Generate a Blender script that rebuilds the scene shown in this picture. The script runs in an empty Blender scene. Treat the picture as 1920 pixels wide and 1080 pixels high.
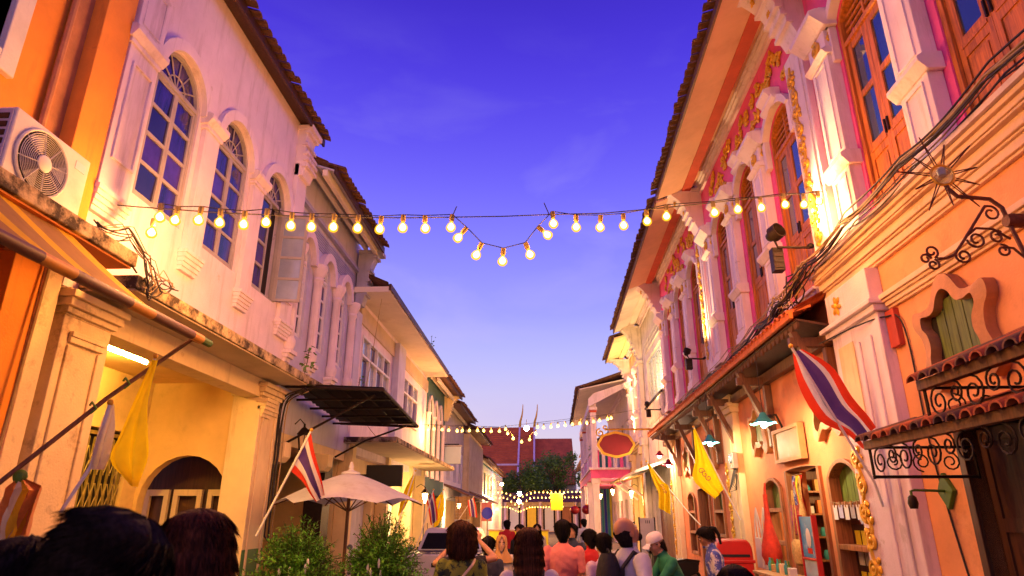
import bpy, bmesh, math, random
from mathutils import Vector, Matrix, noise as mnoise
random.seed(7)
PI = math.pi
SC = bpy.context.scene
COL = SC.collection
rad = math.radians

# ------------------------------------------------------------------ camera
CAM_H = 1.80
cam_d = bpy.data.cameras.new('camera')
cam = bpy.data.objects.new('camera', cam_d); COL.objects.link(cam)
cam.location = (0, 0, CAM_H)
cam.rotation_euler = (rad(90 + 19.4), 0, rad(2.6))
cam_d.sensor_width = 36; cam_d.lens = 22.67
cam_d.clip_start = 0.05; cam_d.clip_end = 3000
cam_d.dof.use_dof = True; cam_d.dof.focus_distance = 11.0; cam_d.dof.aperture_fstop = 3.6
SC.camera = cam

# ------------------------------------------------------------------ world: violet dusk sky
world = bpy.data.worlds.new('World'); SC.world = world
world.use_nodes = True
wn = world.node_tree.nodes; wl = world.node_tree.links
for n in list(wn): wn.remove(n)
w_out = wn.new('ShaderNodeOutputWorld'); w_bg = wn.new('ShaderNodeBackground')
w_geo = wn.new('ShaderNodeTexCoord'); w_sep = wn.new('ShaderNodeSeparateXYZ')
wl.new(w_geo.outputs['Generated'], w_sep.inputs[0])
w_as = wn.new('ShaderNodeMath'); w_as.operation = 'ARCSINE'
wl.new(w_sep.outputs['Z'], w_as.inputs[0])
w_nz = wn.new('ShaderNodeTexNoise'); w_nz.inputs['Scale'].default_value = 3.2; w_nz.inputs['Detail'].default_value = 6
w_nz.inputs['Roughness'].default_value = 0.55; w_nz.inputs['Distortion'].default_value = 0.4
w_map = wn.new('ShaderNodeMapping'); w_map.inputs['Scale'].default_value = (1.0, 1.0, 3.2)
wl.new(w_geo.outputs['Generated'], w_map.inputs[0]); wl.new(w_map.outputs[0], w_nz.inputs['Vector'])
w_mr = wn.new('ShaderNodeMath'); w_mr.operation = 'MULTIPLY_ADD'
w_mr.inputs[1].default_value = 2.0/PI; w_mr.inputs[2].default_value = 0.0
wl.new(w_as.outputs[0], w_mr.inputs[0])
w_rm = wn.new('ShaderNodeValToRGB'); w_rm.color_ramp.interpolation = 'B_SPLINE'
els = w_rm.color_ramp.elements
stops = [(0.0, (.52,.41,.47)), (5/90, (.52,.43,.54)), (8.5/90, (.47,.41,.60)), (12/90, (.37,.365,.68)), (17/90, (.25,.252,.72)), (27/90, (.112,.084,.72)), (36/90, (.052,.024,.56)), (44/90, (.030,.009,.41)), (1.0, (.013,.004,.20))]
els[0].position = stops[0][0]; els[0].color = (*stops[0][1], 1)
els[1].position = stops[-1][0]; els[1].color = (*stops[-1][1], 1)
for p, c in stops[1:-1]:
    e = els.new(p); e.color = (*c, 1)
wl.new(w_mr.outputs[0], w_rm.inputs[0])
# thin pink cloud low in the sky
w_cr = wn.new('ShaderNodeValToRGB'); w_cr.color_ramp.elements[0].position = .50; w_cr.color_ramp.elements[1].position = .78
wl.new(w_nz.outputs['Fac'], w_cr.inputs[0])
w_fade = wn.new('ShaderNodeMapRange'); w_fade.inputs[1].default_value = .48; w_fade.inputs[2].default_value = .12
w_fade.inputs[3].default_value = 0.0; w_fade.inputs[4].default_value = .5
wl.new(w_mr.outputs[0], w_fade.inputs[0])
w_mul = wn.new('ShaderNodeMath'); w_mul.operation = 'MULTIPLY'
wl.new(w_cr.outputs[0], w_mul.inputs[0]); wl.new(w_fade.outputs[0], w_mul.inputs[1])
w_mix = wn.new('ShaderNodeMixRGB'); w_mix.inputs[2].default_value = (.40, .34, .62, 1)
wl.new(w_mul.outputs[0], w_mix.inputs[0]); wl.new(w_rm.outputs[0], w_mix.inputs[1])
# the last of the daylight
w_sky = wn.new('ShaderNodeTexSky'); w_sky.sky_type = 'NISHITA'; w_sky.sun_disc = False
w_sky.sun_elevation = rad(1.0); w_sky.sun_rotation = rad(170)
w_sc = wn.new('ShaderNodeMixRGB'); w_sc.blend_type = 'ADD'; w_sc.inputs[0].default_value = .02
wl.new(w_mix.outputs[0], w_sc.inputs[1]); wl.new(w_sky.outputs[0], w_sc.inputs[2])
wl.new(w_sc.outputs[0], w_bg.inputs['Color']); w_bg.inputs['Strength'].default_value = 1.0
wl.new(w_bg.outputs[0], w_out.inputs[0])

# afterglow of the sun that has just gone down behind the camera
sun_d = bpy.data.lights.new('afterglow_sun', 'SUN'); sun_d.energy = 0.55; sun_d.angle = rad(70); sun_d.color = (1.0, .34, .10)
sun = bpy.data.objects.new('afterglow_sun', sun_d); COL.objects.link(sun)
sun.rotation_euler = (rad(78), 0, rad(-10))

SC.view_settings.view_transform = 'Standard'; SC.view_settings.look = 'None'
SC.view_settings.exposure = 0.52; SC.view_settings.gamma = 1.0
SC.cycles.use_denoising = True
SC.cycles.use_light_tree = True
SC.cycles.sample_clamp_indirect = 6.0
SC.cycles.max_bounces = 6; SC.cycles.diffuse_bounces = 3; SC.cycles.glossy_bounces = 3; SC.cycles.transparent_max_bounces = 12
SC.cycles.caustics_reflective = False; SC.cycles.caustics_refractive = False

# ------------------------------------------------------------------ materials
M = {}
def nodes(name):
    m = bpy.data.materials.new(name); m.use_nodes = True
    nt = m.node_tree; b = nt.nodes['Principled BSDF']
    return m, nt, b
def mat(name, col, rough=.75, var=.18, scale=3.0, bump=.15, bscale=40., metal=0., dirt=None, damt=.35, dscale=1.2, streak=False, spec=.5, peel=None, thin=0., dpos=(.54,.72)):
    m, nt, b = nodes(name); L = nt.links; N = nt.nodes
    tc = N.new('ShaderNodeTexCoord'); src = tc.outputs['Object']
    nz = N.new('ShaderNodeTexNoise'); nz.inputs['Scale'].default_value = scale; nz.inputs['Detail'].default_value = 7; nz.inputs['Roughness'].default_value = .65
    L.new(src, nz.inputs['Vector'])
    mr = N.new('ShaderNodeMapRange'); mr.inputs[1].default_value = .3; mr.inputs[2].default_value = .7
    mr.inputs[3].default_value = 1 - var; mr.inputs[4].default_value = 1 + var*.6
    L.new(nz.outputs['Fac'], mr.inputs[0])
    mx = N.new('ShaderNodeMixRGB'); mx.blend_type = 'MULTIPLY'; mx.inputs[0].default_value = 1
    mx.inputs[1].default_value = (*col, 1); L.new(mr.outputs[0], mx.inputs[2])
    out = mx.outputs[0]
    if dirt:
        mp = N.new('ShaderNodeMapping'); mp.inputs['Scale'].default_value = (1, 1, .12) if streak else (1, 1, 1)
        L.new(src, mp.inputs[0])
        n2 = N.new('ShaderNodeTexNoise'); n2.inputs['Scale'].default_value = dscale*(4 if streak else 1); n2.inputs['Detail'].default_value = 9; n2.inputs['Roughness'].default_value = .72
        L.new(mp.outputs[0], n2.inputs['Vector'])
        cr = N.new('ShaderNodeValToRGB'); cr.color_ramp.elements[0].position = dpos[0]; cr.color_ramp.elements[1].position = dpos[1]
        L.new(n2.outputs['Fac'], cr.inputs[0])
        sc = N.new('ShaderNodeMath'); sc.operation = 'MULTIPLY'; sc.inputs[1].default_value = damt; L.new(cr.outputs[0], sc.inputs[0])
        m2 = N.new('ShaderNodeMixRGB'); m2.inputs[2].default_value = (*dirt, 1)
        L.new(sc.outputs[0], m2.inputs[0]); L.new(out, m2.inputs[1]); out = m2.outputs[0]
    if peel:
        n4 = N.new('ShaderNodeTexNoise'); n4.inputs['Scale'].default_value = 1.7; n4.inputs['Detail'].default_value = 12; n4.inputs['Roughness'].default_value = .68
        L.new(src, n4.inputs['Vector'])
        c4 = N.new('ShaderNodeValToRGB'); c4.color_ramp.elements[0].position = .635; c4.color_ramp.elements[1].position = .66; L.new(n4.outputs['Fac'], c4.inputs[0])
        s4 = N.new('ShaderNodeMath'); s4.operation = 'MULTIPLY'; s4.inputs[1].default_value = .55; L.new(c4.outputs[0], s4.inputs[0])
        m4 = N.new('ShaderNodeMixRGB'); m4.inputs[2].default_value = (*peel, 1); L.new(s4.outputs[0], m4.inputs[0]); L.new(out, m4.inputs[1]); out = m4.outputs[0]
    L.new(out, b.inputs['Base Color'])
    b.inputs['Roughness'].default_value = rough; b.inputs['Metallic'].default_value = metal
    b.inputs['Specular IOR Level'].default_value = spec
    if bump:
        n3 = N.new('ShaderNodeTexNoise'); n3.inputs['Scale'].default_value = bscale; n3.inputs['Detail'].default_value = 6
        L.new(src, n3.inputs['Vector'])
        bp = N.new('ShaderNodeBump'); bp.inputs['Strength'].default_value = bump; bp.inputs['Distance'].default_value = .02
        L.new(n3.outputs['Fac'], bp.inputs['Height']); L.new(bp.outputs[0], b.inputs['Normal'])
    if thin:
        tr = N.new('ShaderNodeBsdfTranslucent'); L.new(out, tr.inputs['Color']); ms = N.new('ShaderNodeMixShader'); ms.inputs[0].default_value = thin
        L.new(b.outputs[0], ms.inputs[1]); L.new(tr.outputs[0], ms.inputs[2]); L.new(ms.outputs[0], N['Material Output'].inputs[0])
    M[name] = m
    return m
def wood(name, col, axis=2, rough=.55, grime=(.03,.015,.008)):
    m, nt, b = nodes(name); L = nt.links; N = nt.nodes
    tc = N.new('ShaderNodeTexCoord'); mp = N.new('ShaderNodeMapping')
    s = [14, 14, 14]; s[axis] = .9; mp.inputs['Scale'].default_value = s
    L.new(tc.outputs['Object'], mp.inputs[0])
    nz = N.new('ShaderNodeTexNoise'); nz.inputs['Scale'].default_value = 2.2; nz.inputs['Detail'].default_value = 8; nz.inputs['Distortion'].default_value = .6
    L.new(mp.outputs[0], nz.inputs['Vector'])
    cr = N.new('ShaderNodeValToRGB')
    cr.color_ramp.elements[0].position = .3; cr.color_ramp.elements[0].color = (*[c*.5 for c in col], 1)
    cr.color_ramp.elements[1].position = .65; cr.color_ramp.elements[1].color = (*[min(1, c*1.15) for c in col], 1)
    L.new(nz.outputs['Fac'], cr.inputs[0])
    n2 = N.new('ShaderNodeTexNoise'); n2.inputs['Scale'].default_value = 3; n2.inputs['Detail'].default_value = 8; L.new(tc.outputs['Object'], n2.inputs['Vector'])
    c2 = N.new('ShaderNodeValToRGB'); c2.color_ramp.elements[0].position = .55; c2.color_ramp.elements[1].position = .75; L.new(n2.outputs['Fac'], c2.inputs[0])
    ml = N.new('ShaderNodeMath'); ml.operation = 'MULTIPLY'; ml.inputs[1].default_value = .45; L.new(c2.outputs[0], ml.inputs[0])
    mx = N.new('ShaderNodeMixRGB'); mx.inputs[2].default_value = (*grime, 1); L.new(ml.outputs[0], mx.inputs[0]); L.new(cr.outputs[0], mx.inputs[1])
    L.new(mx.outputs[0], b.inputs['Base Color']); b.inputs['Roughness'].default_value = rough
    bp = N.new('ShaderNodeBump'); bp.inputs['Strength'].default_value = .2; bp.inputs['Distance'].default_value = .01
    L.new(nz.outputs['Fac'], bp.inputs['Height']); L.new(bp.outputs[0], b.inputs['Normal'])
    M[name] = m; return m
def glow(name, col, strength, base=(.8,.8,.8)):
    m, nt, b = nodes(name)
    b.inputs['Base Color'].default_value = (*base, 1); b.inputs['Emission Color'].default_value = (*col, 1)
    b.inputs['Emission Strength'].default_value = strength; b.inputs['Roughness'].default_value = .4
    M[name] = m; return m
def glass(name, col, rough=.06, spec=.9, var=.35):
    m = mat(name, col, rough, var, 1.3, .04, 4.0, spec=spec)
    m.node_tree.nodes['Principled BSDF'].inputs['Coat Weight'].default_value = .6
    m.node_tree.nodes['Principled BSDF'].inputs['Coat Roughness'].default_value = .04
    return m
def clear_glass(name, tint=(.8,.85,.9), mixf=.75):
    m, nt, b = nodes(name); N = nt.nodes; L = nt.links
    tr = N.new('ShaderNodeBsdfTransparent'); tr.inputs[0].default_value = (*tint, 1)
    mx = N.new('ShaderNodeMixShader'); mx.inputs[0].default_value = mixf
    b.inputs['Roughness'].default_value = .05; b.inputs['Base Color'].default_value = (*[t*.25 for t in tint], 1)
    L.new(b.outputs[0], mx.inputs[1]); L.new(tr.outputs[0], mx.inputs[2]); L.new(mx.outputs[0], N['Material Output'].inputs[0])
    M[name] = m; return m
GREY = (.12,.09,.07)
mat('white', (.82,.69,.73), .8, .14, 1.3, .22, 45, dirt=(.30,.22,.17), damt=.48, dscale=1.3, streak=True, peel=(.52,.42,.36), dpos=(.52,.72))  # lilac in the base colour stands in for violet dusk light on white plaster
mat('white_aged', (.70,.66,.58), .85, .2, 2.0, .2, 50, dirt=(.10,.08,.05), damt=.75, dscale=1.3, streak=True)
mat('white_paint', (.80,.78,.74), .5, .08, 5, .06, 60)
mat('cream', (.84,.66,.36), .8, .12, 2.0, .12, 60, dirt=(.35,.22,.10), damt=.5, dscale=1.3, streak=True, peel=(.55,.36,.17))
mat('cream_flaking', (.84,.66,.36), .8, .12, 2.0, .25, 40, dirt=(.20,.12,.06), damt=.8, dscale=3.2)
mat('pink', (.82,.11,.34), .8, .18, 1.6, .2, 45, dirt=(.42,.09,.12), damt=.45, streak=True, peel=(.66,.2,.26))
mat('peach', (.84,.40,.17), .8, .18, 1.2, .25, 40, dirt=(.46,.17,.06), damt=.6, dscale=1.6, peel=(.70,.26,.09))
mat('pale_peach', (.84,.60,.40), .8, .14, 1.4, .2, 45, dirt=(.45,.22,.1), damt=.5, dscale=1.5, peel=(.62,.36,.2))
mat('shop_orange', (.82,.29,.11), .8, .2, 1.4, .25, 40, dirt=(.38,.11,.04), damt=.6, dscale=1.7, peel=(.66,.30,.16))
mat('left_orange', (.82,.30,.025), .8, .18, 1.4, .22, 40, dirt=(.36,.10,.02), damt=.6, dscale=1.3, streak=True, peel=(.60,.20,.03))
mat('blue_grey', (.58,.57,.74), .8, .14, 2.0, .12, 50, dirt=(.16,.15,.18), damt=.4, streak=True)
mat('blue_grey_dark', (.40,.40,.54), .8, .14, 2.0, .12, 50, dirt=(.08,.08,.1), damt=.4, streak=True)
mat('dark_teal', (.05,.12,.12), .8, .2, 2.0, .12, 50)
mat('green_dado', (.05,.18,.03), .6, .2, 3, .1, 50, dirt=(.03,.06,.01), damt=.6)
mat('soffit', (.80,.47,.30), .8, .12, 1.6, .1, 50, dirt=(.5,.2,.1), damt=.3)
mat('soffit_white', (.80,.72,.62), .8, .1, 1.6, .1, 50, dirt=(.35,.25,.2), damt=.3)
mat('red_beam', (.52,.07,.03), .7, .2, 3, .15, 40)
mat('gold', (.80,.45,.035), .38, .25, 8, .2, 40, metal=.35, dirt=(.30,.12,.01), damt=.6, dscale=8)
mat('concrete', (.58,.44,.24), .9, .35, 5, .5, 30, dirt=(.035,.022,.012), damt=.97, dscale=3.2, dpos=(.44,.58))
mat('slab_under', (.62,.50,.34), .85, .15, 1.5, .12, 40, dirt=(.25,.17,.1), damt=.5)
mat('orange_under', (.72,.26,.06), .85, .15, 1.5, .12, 40)
mat('tile_dark', (.16,.075,.045), .85, .5, 9, .35, 30, dirt=(.03,.025,.015), damt=.8, dscale=6)
mat('tile_red', (.50,.12,.03), .8, .4, 7, .3, 30, dirt=(.10,.05,.02), damt=.6, dscale=6)
mat('tile_orange', (.72,.19,.03), .75, .3, 7, .3, 30, dirt=(.18,.06,.02), damt=.5, dscale=6)
mat('iron', (.025,.014,.010), .55, .4, 20, .2, 60, metal=.5)
mat('rust_iron', (.14,.045,.02), .6, .4, 20, .2, 60, metal=.3)
mat('black', (.008,.008,.008), .5, .2, 8, .1, 60)
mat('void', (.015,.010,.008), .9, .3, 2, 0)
mat('steel', (.35,.33,.30), .45, .2, 10, .1, 60, metal=.7)
mat('grille_brass', (.30,.22,.06), .5, .3, 12, .1, 60, metal=.3)
mat('white_plastic', (.72,.68,.58), .45, .1, 5, .05, 60, dirt=(.35,.22,.1), damt=.3, dscale=2)
mat('plaster_in', (.78,.54,.22), .85, .15, 1.5, .1, 40, dirt=(.3,.18,.07), damt=.4)
mat('asphalt', (.05,.05,.052), .9, .3, 6, .4, 120)
mat('paving', (.30,.25,.21), .85, .25, 4, .3, 60, dirt=(.1,.08,.06), damt=.5)
mat('kerb', (.42,.38,.34), .85, .2, 4, .3, 60)
mat('earth', (.12,.09,.06), .95, .3, .5, .2, 5)
mat('terracotta_pot', (.36,.13,.06), .8, .2, 6, .2, 40)
mat('red_roof', (.58,.14,.03), .8, .3, .8, .3, 8, dirt=(.2,.05,.03), damt=.5, dscale=.6)
mat('beige', (.62,.50,.34), .85, .2, 1.5, .2, 30, dirt=(.2,.14,.08), damt=.6, streak=True)
mat('grey_siding', (.40,.36,.36), .8, .2, 2, .2, 30, dirt=(.15,.12,.1), damt=.5, streak=True)
mat('white_lit', (.8,.76,.7), .8)
mat('cloth_yellow', (.95,.74,.008), .75, .12, 4, .2, 60, thin=.45)
mat('cloth_yellow_dark', (.32,.19,.05), .8, .15, 4, .15, 90)
mat('awning_yellow', (.90,.58,.02), .8, .2, 3, .2, 60, thin=.4, dirt=(.4,.22,.02), damt=.5, dscale=3)
mat('awning_brown', (.42,.23,.06), .8, .25, 3, .2, 60, thin=.3, dirt=(.15,.08,.02), damt=.5, dscale=3)
mat('pole_brown', (.16,.06,.03), .5, .2, 6, .1, 50)
mat('pole_orange', (.75,.32,.03), .5, .2, 6, .1, 50)
mat('flag_red', (.78,.05,.015), .75, .14, 4, .2, 60, thin=.35)
mat('flag_white', (.82,.78,.74), .75, .12, 4, .2, 60, thin=.35)
mat('flag_blue', (.10,.045,.24), .75, .14, 4, .2, 60, thin=.3)
mat('canvas_white', (.86,.84,.82), .8, .12, 2, .2, 60, thin=.25, dirt=(.5,.42,.36), damt=.5, dscale=3)
mat('rag_white', (.80,.70,.55), .85, .2, 9, .2, 60, dirt=(.6,.2,.05), damt=.6, dscale=9, thin=.4)
mat('plastic_orange', (.75,.22,.03), .5, .3, 7, .2, 30)
mat('postbox_red', (.50,.012,.008), .4, .12, 4, .05, 50)
mat('brown_frame', (.52,.24,.08), .6, .25, 5, .2, 40)
mat('sign_red', (.26,.006,.010), .45, .1, 3, .05, 40)
mat('sign_pale', (.55,.66,.68), .4, .06, 3, .03, 40)
mat('sign_blue', (.012,.02,.55), .35, .05, 3, .03, 40)
mat('sign_yellow', (.85,.70,.02), .5, .08, 3, .05, 40)
mat('deep_blue', (.02,.03,.45), .6, .15, 3, .1, 40)
mat('turquoise', (.04,.32,.33), .6, .2, 3, .1, 40)
mat('bamboo', (.42,.24,.08), .7, .3, 14, .3, 40)
mat('painting', (.30,.17,.045), .5, .35, 3.0, .1, 20, dirt=(.25,.22,.16), damt=.7, dscale=2.5)
mat('cable', (.02,.014,.011), .6, .3, 9, .1, 60)
mat('cable_tan', (.36,.24,.10), .6, .3, 9, .1, 60)
mat('leaf_fern', (.10,.33,.018), .6, .5, 6, 0)
mat('leaf_tree', (.07,.17,.018), .6, .5, 1.2, 0)
mat('leaf_bright', (.10,.22,.02), .6, .4, 3, 0)
mat('bark', (.10,.065,.04), .9, .3, 6, .4, 20)
wood('shutter_wood', (.54,.17,.022)); wood('shutter_dark', (.16,.045,.018)); wood('green_shutter', (.13,.20,.03)); wood('timber', (.17,.07,.03)); wood('door_wood', (.40,.15,.045)); wood('door_dark', (.07,.025,.014)); wood('crate', (.48,.26,.09), axis=0)
mat('glass_blue', (.040,.022,.30), .10, .4, 1.3, .05, 5, dirt=(.008,.006,.05), damt=.95, dscale=1.6, streak=True, spec=.8, dpos=(.40,.60)); glass('glass_teal', (.015,.05,.13)); mat('glass_dark', (.010,.010,.016), .15, .3, 2, 0, spec=.35); glass('glass_pale', (.30,.36,.48), .12)  # glass_blue: dark streaks put the shade of curtain folds into the pane
clear_glass('globe_glass')
glow('bulb_warm', (1.0,.80,.42), 14, (.2,.13,.02)); glow('bulb_far', (1.0,.66,.14), 3.4, (.2,.13,.02)); glow('bulb_white', (.80,.88,1.0), 120)
glow('tube_light', (1.0,.54,.10), 400); glow('lantern_glow', (1.0,.66,.24), 40); glow('street_glow', (1.0,.50,.08), 300)
glow('shop_bulb_glow', (1.0,.62,.22), 30); glow('lamp_red', (1.0,.55,.42), 40); glow('lamp_teal', (.75,.95,1.0), 60); glow('shop_lit', (1.0,.72,.12), 4)

def glow_shell(name, col, strength, clear):
    m, nt, b = nodes(name); N = nt.nodes; L = nt.links
    tr = N.new('ShaderNodeBsdfTransparent'); em = N.new('ShaderNodeEmission'); em.inputs[0].default_value = (*col, 1); em.inputs[1].default_value = strength
    mx = N.new('ShaderNodeMixShader'); mx.inputs[0].default_value = clear; L.new(em.outputs[0], mx.inputs[1]); L.new(tr.outputs[0], mx.inputs[2]); L.new(mx.outputs[0], N['Material Output'].inputs[0])
    M[name] = m
glow_shell('bulb_shell', (1.0,.44,.02), 1.25, .25)

mat('glass_tint', (.008,.008,.010), .5, .2, 2, 0, spec=.12); mat('glass_violet', (.055,.022,.26), .12, .5, 2.5, .08, 3, spec=.8); mat('glass_night', (.014,.010,.07), .10, .5, 2.5, .08, 3, spec=.8)
# ------------------------------------------------------------------ frames and mesh builder
class Frame:
    def __init__(s, X0, ang, side): s.X0 = X0; s.a = rad(ang); s.side = side
    def __call__(s, q, d=0., z=0.):
        if s.side > 0: return Vector((s.X0 + q*math.sin(s.a) - d*math.cos(s.a), q*math.cos(s.a) + d*math.sin(s.a), z))
        return Vector((s.X0 + d, q, z))
R = Frame(4.0, 1.0, 1); LF = Frame(-4.6, 0., -1)
WORLD = lambda x, y, z: Vector((x, y, z))

def root_loc(o):
    while o.parent: o = o.parent
    return o.location.copy()
class MB:
    def __init__(s): s.v = []; s.f = []; s.mi = []; s.cur = 0
    def add(s, vs, fs):
        b = len(s.v); s.v += [tuple(v) for v in vs]
        for f in fs: s.f.append([i + b for i in f]); s.mi.append(s.cur)
        return s
    def m(s, i): s.cur = i; return s
    def box(s, x0, x1, y0, y1, z0, z1):
        return s.add([(x0,y0,z0),(x1,y0,z0),(x1,y1,z0),(x0,y1,z0),(x0,y0,z1),(x1,y0,z1),(x1,y1,z1),(x0,y1,z1)],
              [(0,3,2,1),(4,5,6,7),(0,1,5,4),(1,2,6,5),(2,3,7,6),(3,0,4,7)])
    def prism(s, poly, a, b, axis=0):
        """poly in the two other axes (in order), extruded along axis from a to b"""
        n = len(poly); vs = []
        for t in (a, b):
            for p in poly:
                v = [p[0], p[1]]; v.insert(axis, t); vs.append(v)
        fs = [tuple(range(n)), tuple(range(2*n - 1, n - 1, -1))]
        fs += [(i, (i+1) % n, n + (i+1) % n, n + i) for i in range(n)]
        return s.add(vs, fs)
    def quadstrip(s, A, B, C=None, D=None):
        """solid between curve A and B (same length); C, D are the back copies"""
        n = len(A); vs = list(A) + list(B)
        fs = [(i, i+1, n+i+1, n+i) for i in range(n-1)]
        if C is not None:
            vs += list(C) + list(D)
            fs += [(2*n+i, 3*n+i, 3*n+i+1, 2*n+i+1) for i in range(n-1)]
            fs += [(i, 2*n+i, 2*n+i+1, i+1) for i in range(n-1)] + [(n+i, n+i+1, 3*n+i+1, 3*n+i) for i in range(n-1)]
            fs += [(0, n, 3*n, 2*n), (n-1, 3*n-1, 4*n-1, 2*n-1)]
        return s.add(vs, fs)
    def tube(s, pts, r, n=6, r2=None, closed=False):
        pts = [Vector(p) for p in pts]; k = len(pts); vs = []; fs = []
        up = Vector((0, 0, 1)); prev = None
        for i, p in enumerate(pts):
            if closed: t = pts[(i+1) % k] - pts[i-1]
            else: t = pts[min(i+1, k-1)] - pts[max(i-1, 0)]
            if t.length < 1e-9: t = Vector((0, 0, 1))
            t.normalize()
            if prev is None:
                a = up if abs(t.z) < .9 else Vector((1, 0, 0))
                u = t.cross(a).normalized()
            else:
                u = (prev - t*prev.dot(t)); u = u.normalized() if u.length > 1e-6 else t.cross(up).normalized()
            prev = u; w = t.cross(u)
            rr = r if r2 is None else r + (r2 - r)*i/max(1, k-1)
            if callable(r): rr = r(i/max(1, k-1))
            for j in range(n):
                a = 2*PI*j/n; vs.append(p + (u*math.cos(a) + w*math.sin(a))*rr)
        for i in range(k if closed else k-1):
            for j in range(n):
                fs.append((i*n+j, i*n+(j+1) % n, ((i+1) % k)*n+(j+1) % n, ((i+1) % k)*n+j))
        if not closed: fs += [tuple(range(n-1, -1, -1)), tuple((k-1)*n + j for j in range(n))]
        return s.add(vs, fs)
    def lathe(s, prof, c=(0,0,0), n=12, axis=2):
        vs = []; fs = []; k = len(prof)
        for (r, z) in prof:
            for j in range(n):
                a = 2*PI*j/n; v = [r*math.cos(a), r*math.sin(a)]; v.insert(axis, z)
                vs.append((v[0]+c[0], v[1]+c[1], v[2]+c[2]))
        for i in range(k-1):
            for j in range(n): fs.append((i*n+j, i*n+(j+1) % n, (i+1)*n+(j+1) % n, (i+1)*n+j))
        fs += [tuple(range(n-1, -1, -1)), tuple((k-1)*n+j for j in range(n))]
        return s.add(vs, fs)
    def ell(s, c, r, nu=10, nv=7, rot=None):
        if not isinstance(r, (tuple, list)): r = (r, r, r)
        vs = []; fs = []
        for i in range(nv+1):
            t = PI*(i/nv) ; t = min(max(t, .02), PI-.02)
            for j in range(nu):
                a = 2*PI*j/nu; p = Vector((r[0]*math.sin(t)*math.cos(a), r[1]*math.sin(t)*math.sin(a), r[2]*math.cos(t)))
                if rot: p = rot @ p
                vs.append((p.x+c[0], p.y+c[1], p.z+c[2]))
        for i in range(nv):
            for j in range(nu): fs.append((i*nu+j, (i+1)*nu+j, (i+1)*nu+(j+1) % nu, i*nu+(j+1) % nu))
        fs += [tuple(range(nu)), tuple(nv*nu + j for j in range(nu-1, -1, -1))]
        return s.add(vs, fs)
    def grid(s, rows, thick=None):
        h = len(rows); w = len(rows[0]); vs = [p for r in rows for p in r]
        fs = [(i*w+j, i*w+j+1, (i+1)*w+j+1, (i+1)*w+j) for i in range(h-1) for j in range(w-1)]
        return s.add(vs, fs)
    def mesh(s, name, mats, fr=None, off=Vector((0,0,0)), smooth=False, solid=True):
        me = bpy.data.meshes.new(name)
        vs = [tuple((fr(*v) if fr else Vector(v)) - off) for v in s.v]
        me.from_pydata(vs, [], s.f)
        if not isinstance(mats, (list, tuple)): mats = [mats]
        for k in mats: me.materials.append(M[k])
        if len(mats) > 1: me.polygons.foreach_set('material_index', s.mi)
        if solid:
            bm = bmesh.new(); bm.from_mesh(me); bmesh.ops.recalc_face_normals(bm, faces=bm.faces); bm.to_mesh(me); bm.free()
        if smooth:
            me.polygons.foreach_set('use_smooth', [True]*len(me.polygons))
            try: me.set_sharp_from_angle(angle=rad(38))
            except Exception: pass
        me.update(); return me
    def build(s, name, mats, parent=None, fr=None, smooth=False, solid=True, bevel=0, label=None):
        off = root_loc(parent) if parent else Vector((0,0,0))
        o = bpy.data.objects.new(name, s.mesh(name, mats, fr, off, smooth, solid)); COL.objects.link(o)
        if parent: o.parent = parent
        if bevel:
            b = o.modifiers.new('bevel', 'BEVEL'); b.width = bevel; b.segments = 2; b.limit_method = 'ANGLE'; b.angle_limit = rad(50)
        if label: o['label'] = label
        return o
def place(name, me, parent, pos, rot=(0,0,0), sc=None):
    o = bpy.data.objects.new(name, me); COL.objects.link(o)
    o.parent = parent; o.location = Vector(pos) - (root_loc(parent) if parent else Vector((0,0,0))); o.rotation_euler = rot
    if sc: o.scale = sc
    return o
def tag(o, label, cat, group=None):
    o['label'] = label; o['category'] = cat
    if group: o['group'] = group
    return o
def thing(name, label, cat, loc, group=None):
    o = bpy.data.objects.new(name, None); COL.objects.link(o); o.location = loc; o.empty_display_size = .2
    return tag(o, label, cat, group)
def struct(name, mb, mats, **k):
    o = mb.build(name, mats, **k); o['kind'] = 'structure'; return o
def arcpts(c, r, a0, a1, n, ry=None):
    ry = ry or r
    return [(c[0] + r*math.cos(a0 + (a1-a0)*i/n), c[1] + ry*math.sin(a0 + (a1-a0)*i/n)) for i in range(n+1)]
def arch_curve(a, b, zs, rise, n=12):
    """points from (a, zs) over the top to (b, zs)"""
    c = (a+b)/2; w = (b-a)/2
    if rise >= w - 1e-4: return arcpts((c, zs), w, PI, 0, n, rise)
    Rr = (w*w + rise*rise)/(2*rise); t = math.asin(w/Rr); cz = zs + rise - Rr
    return arcpts((c, cz), Rr, PI/2 + t, PI/2 - t, n)
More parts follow.
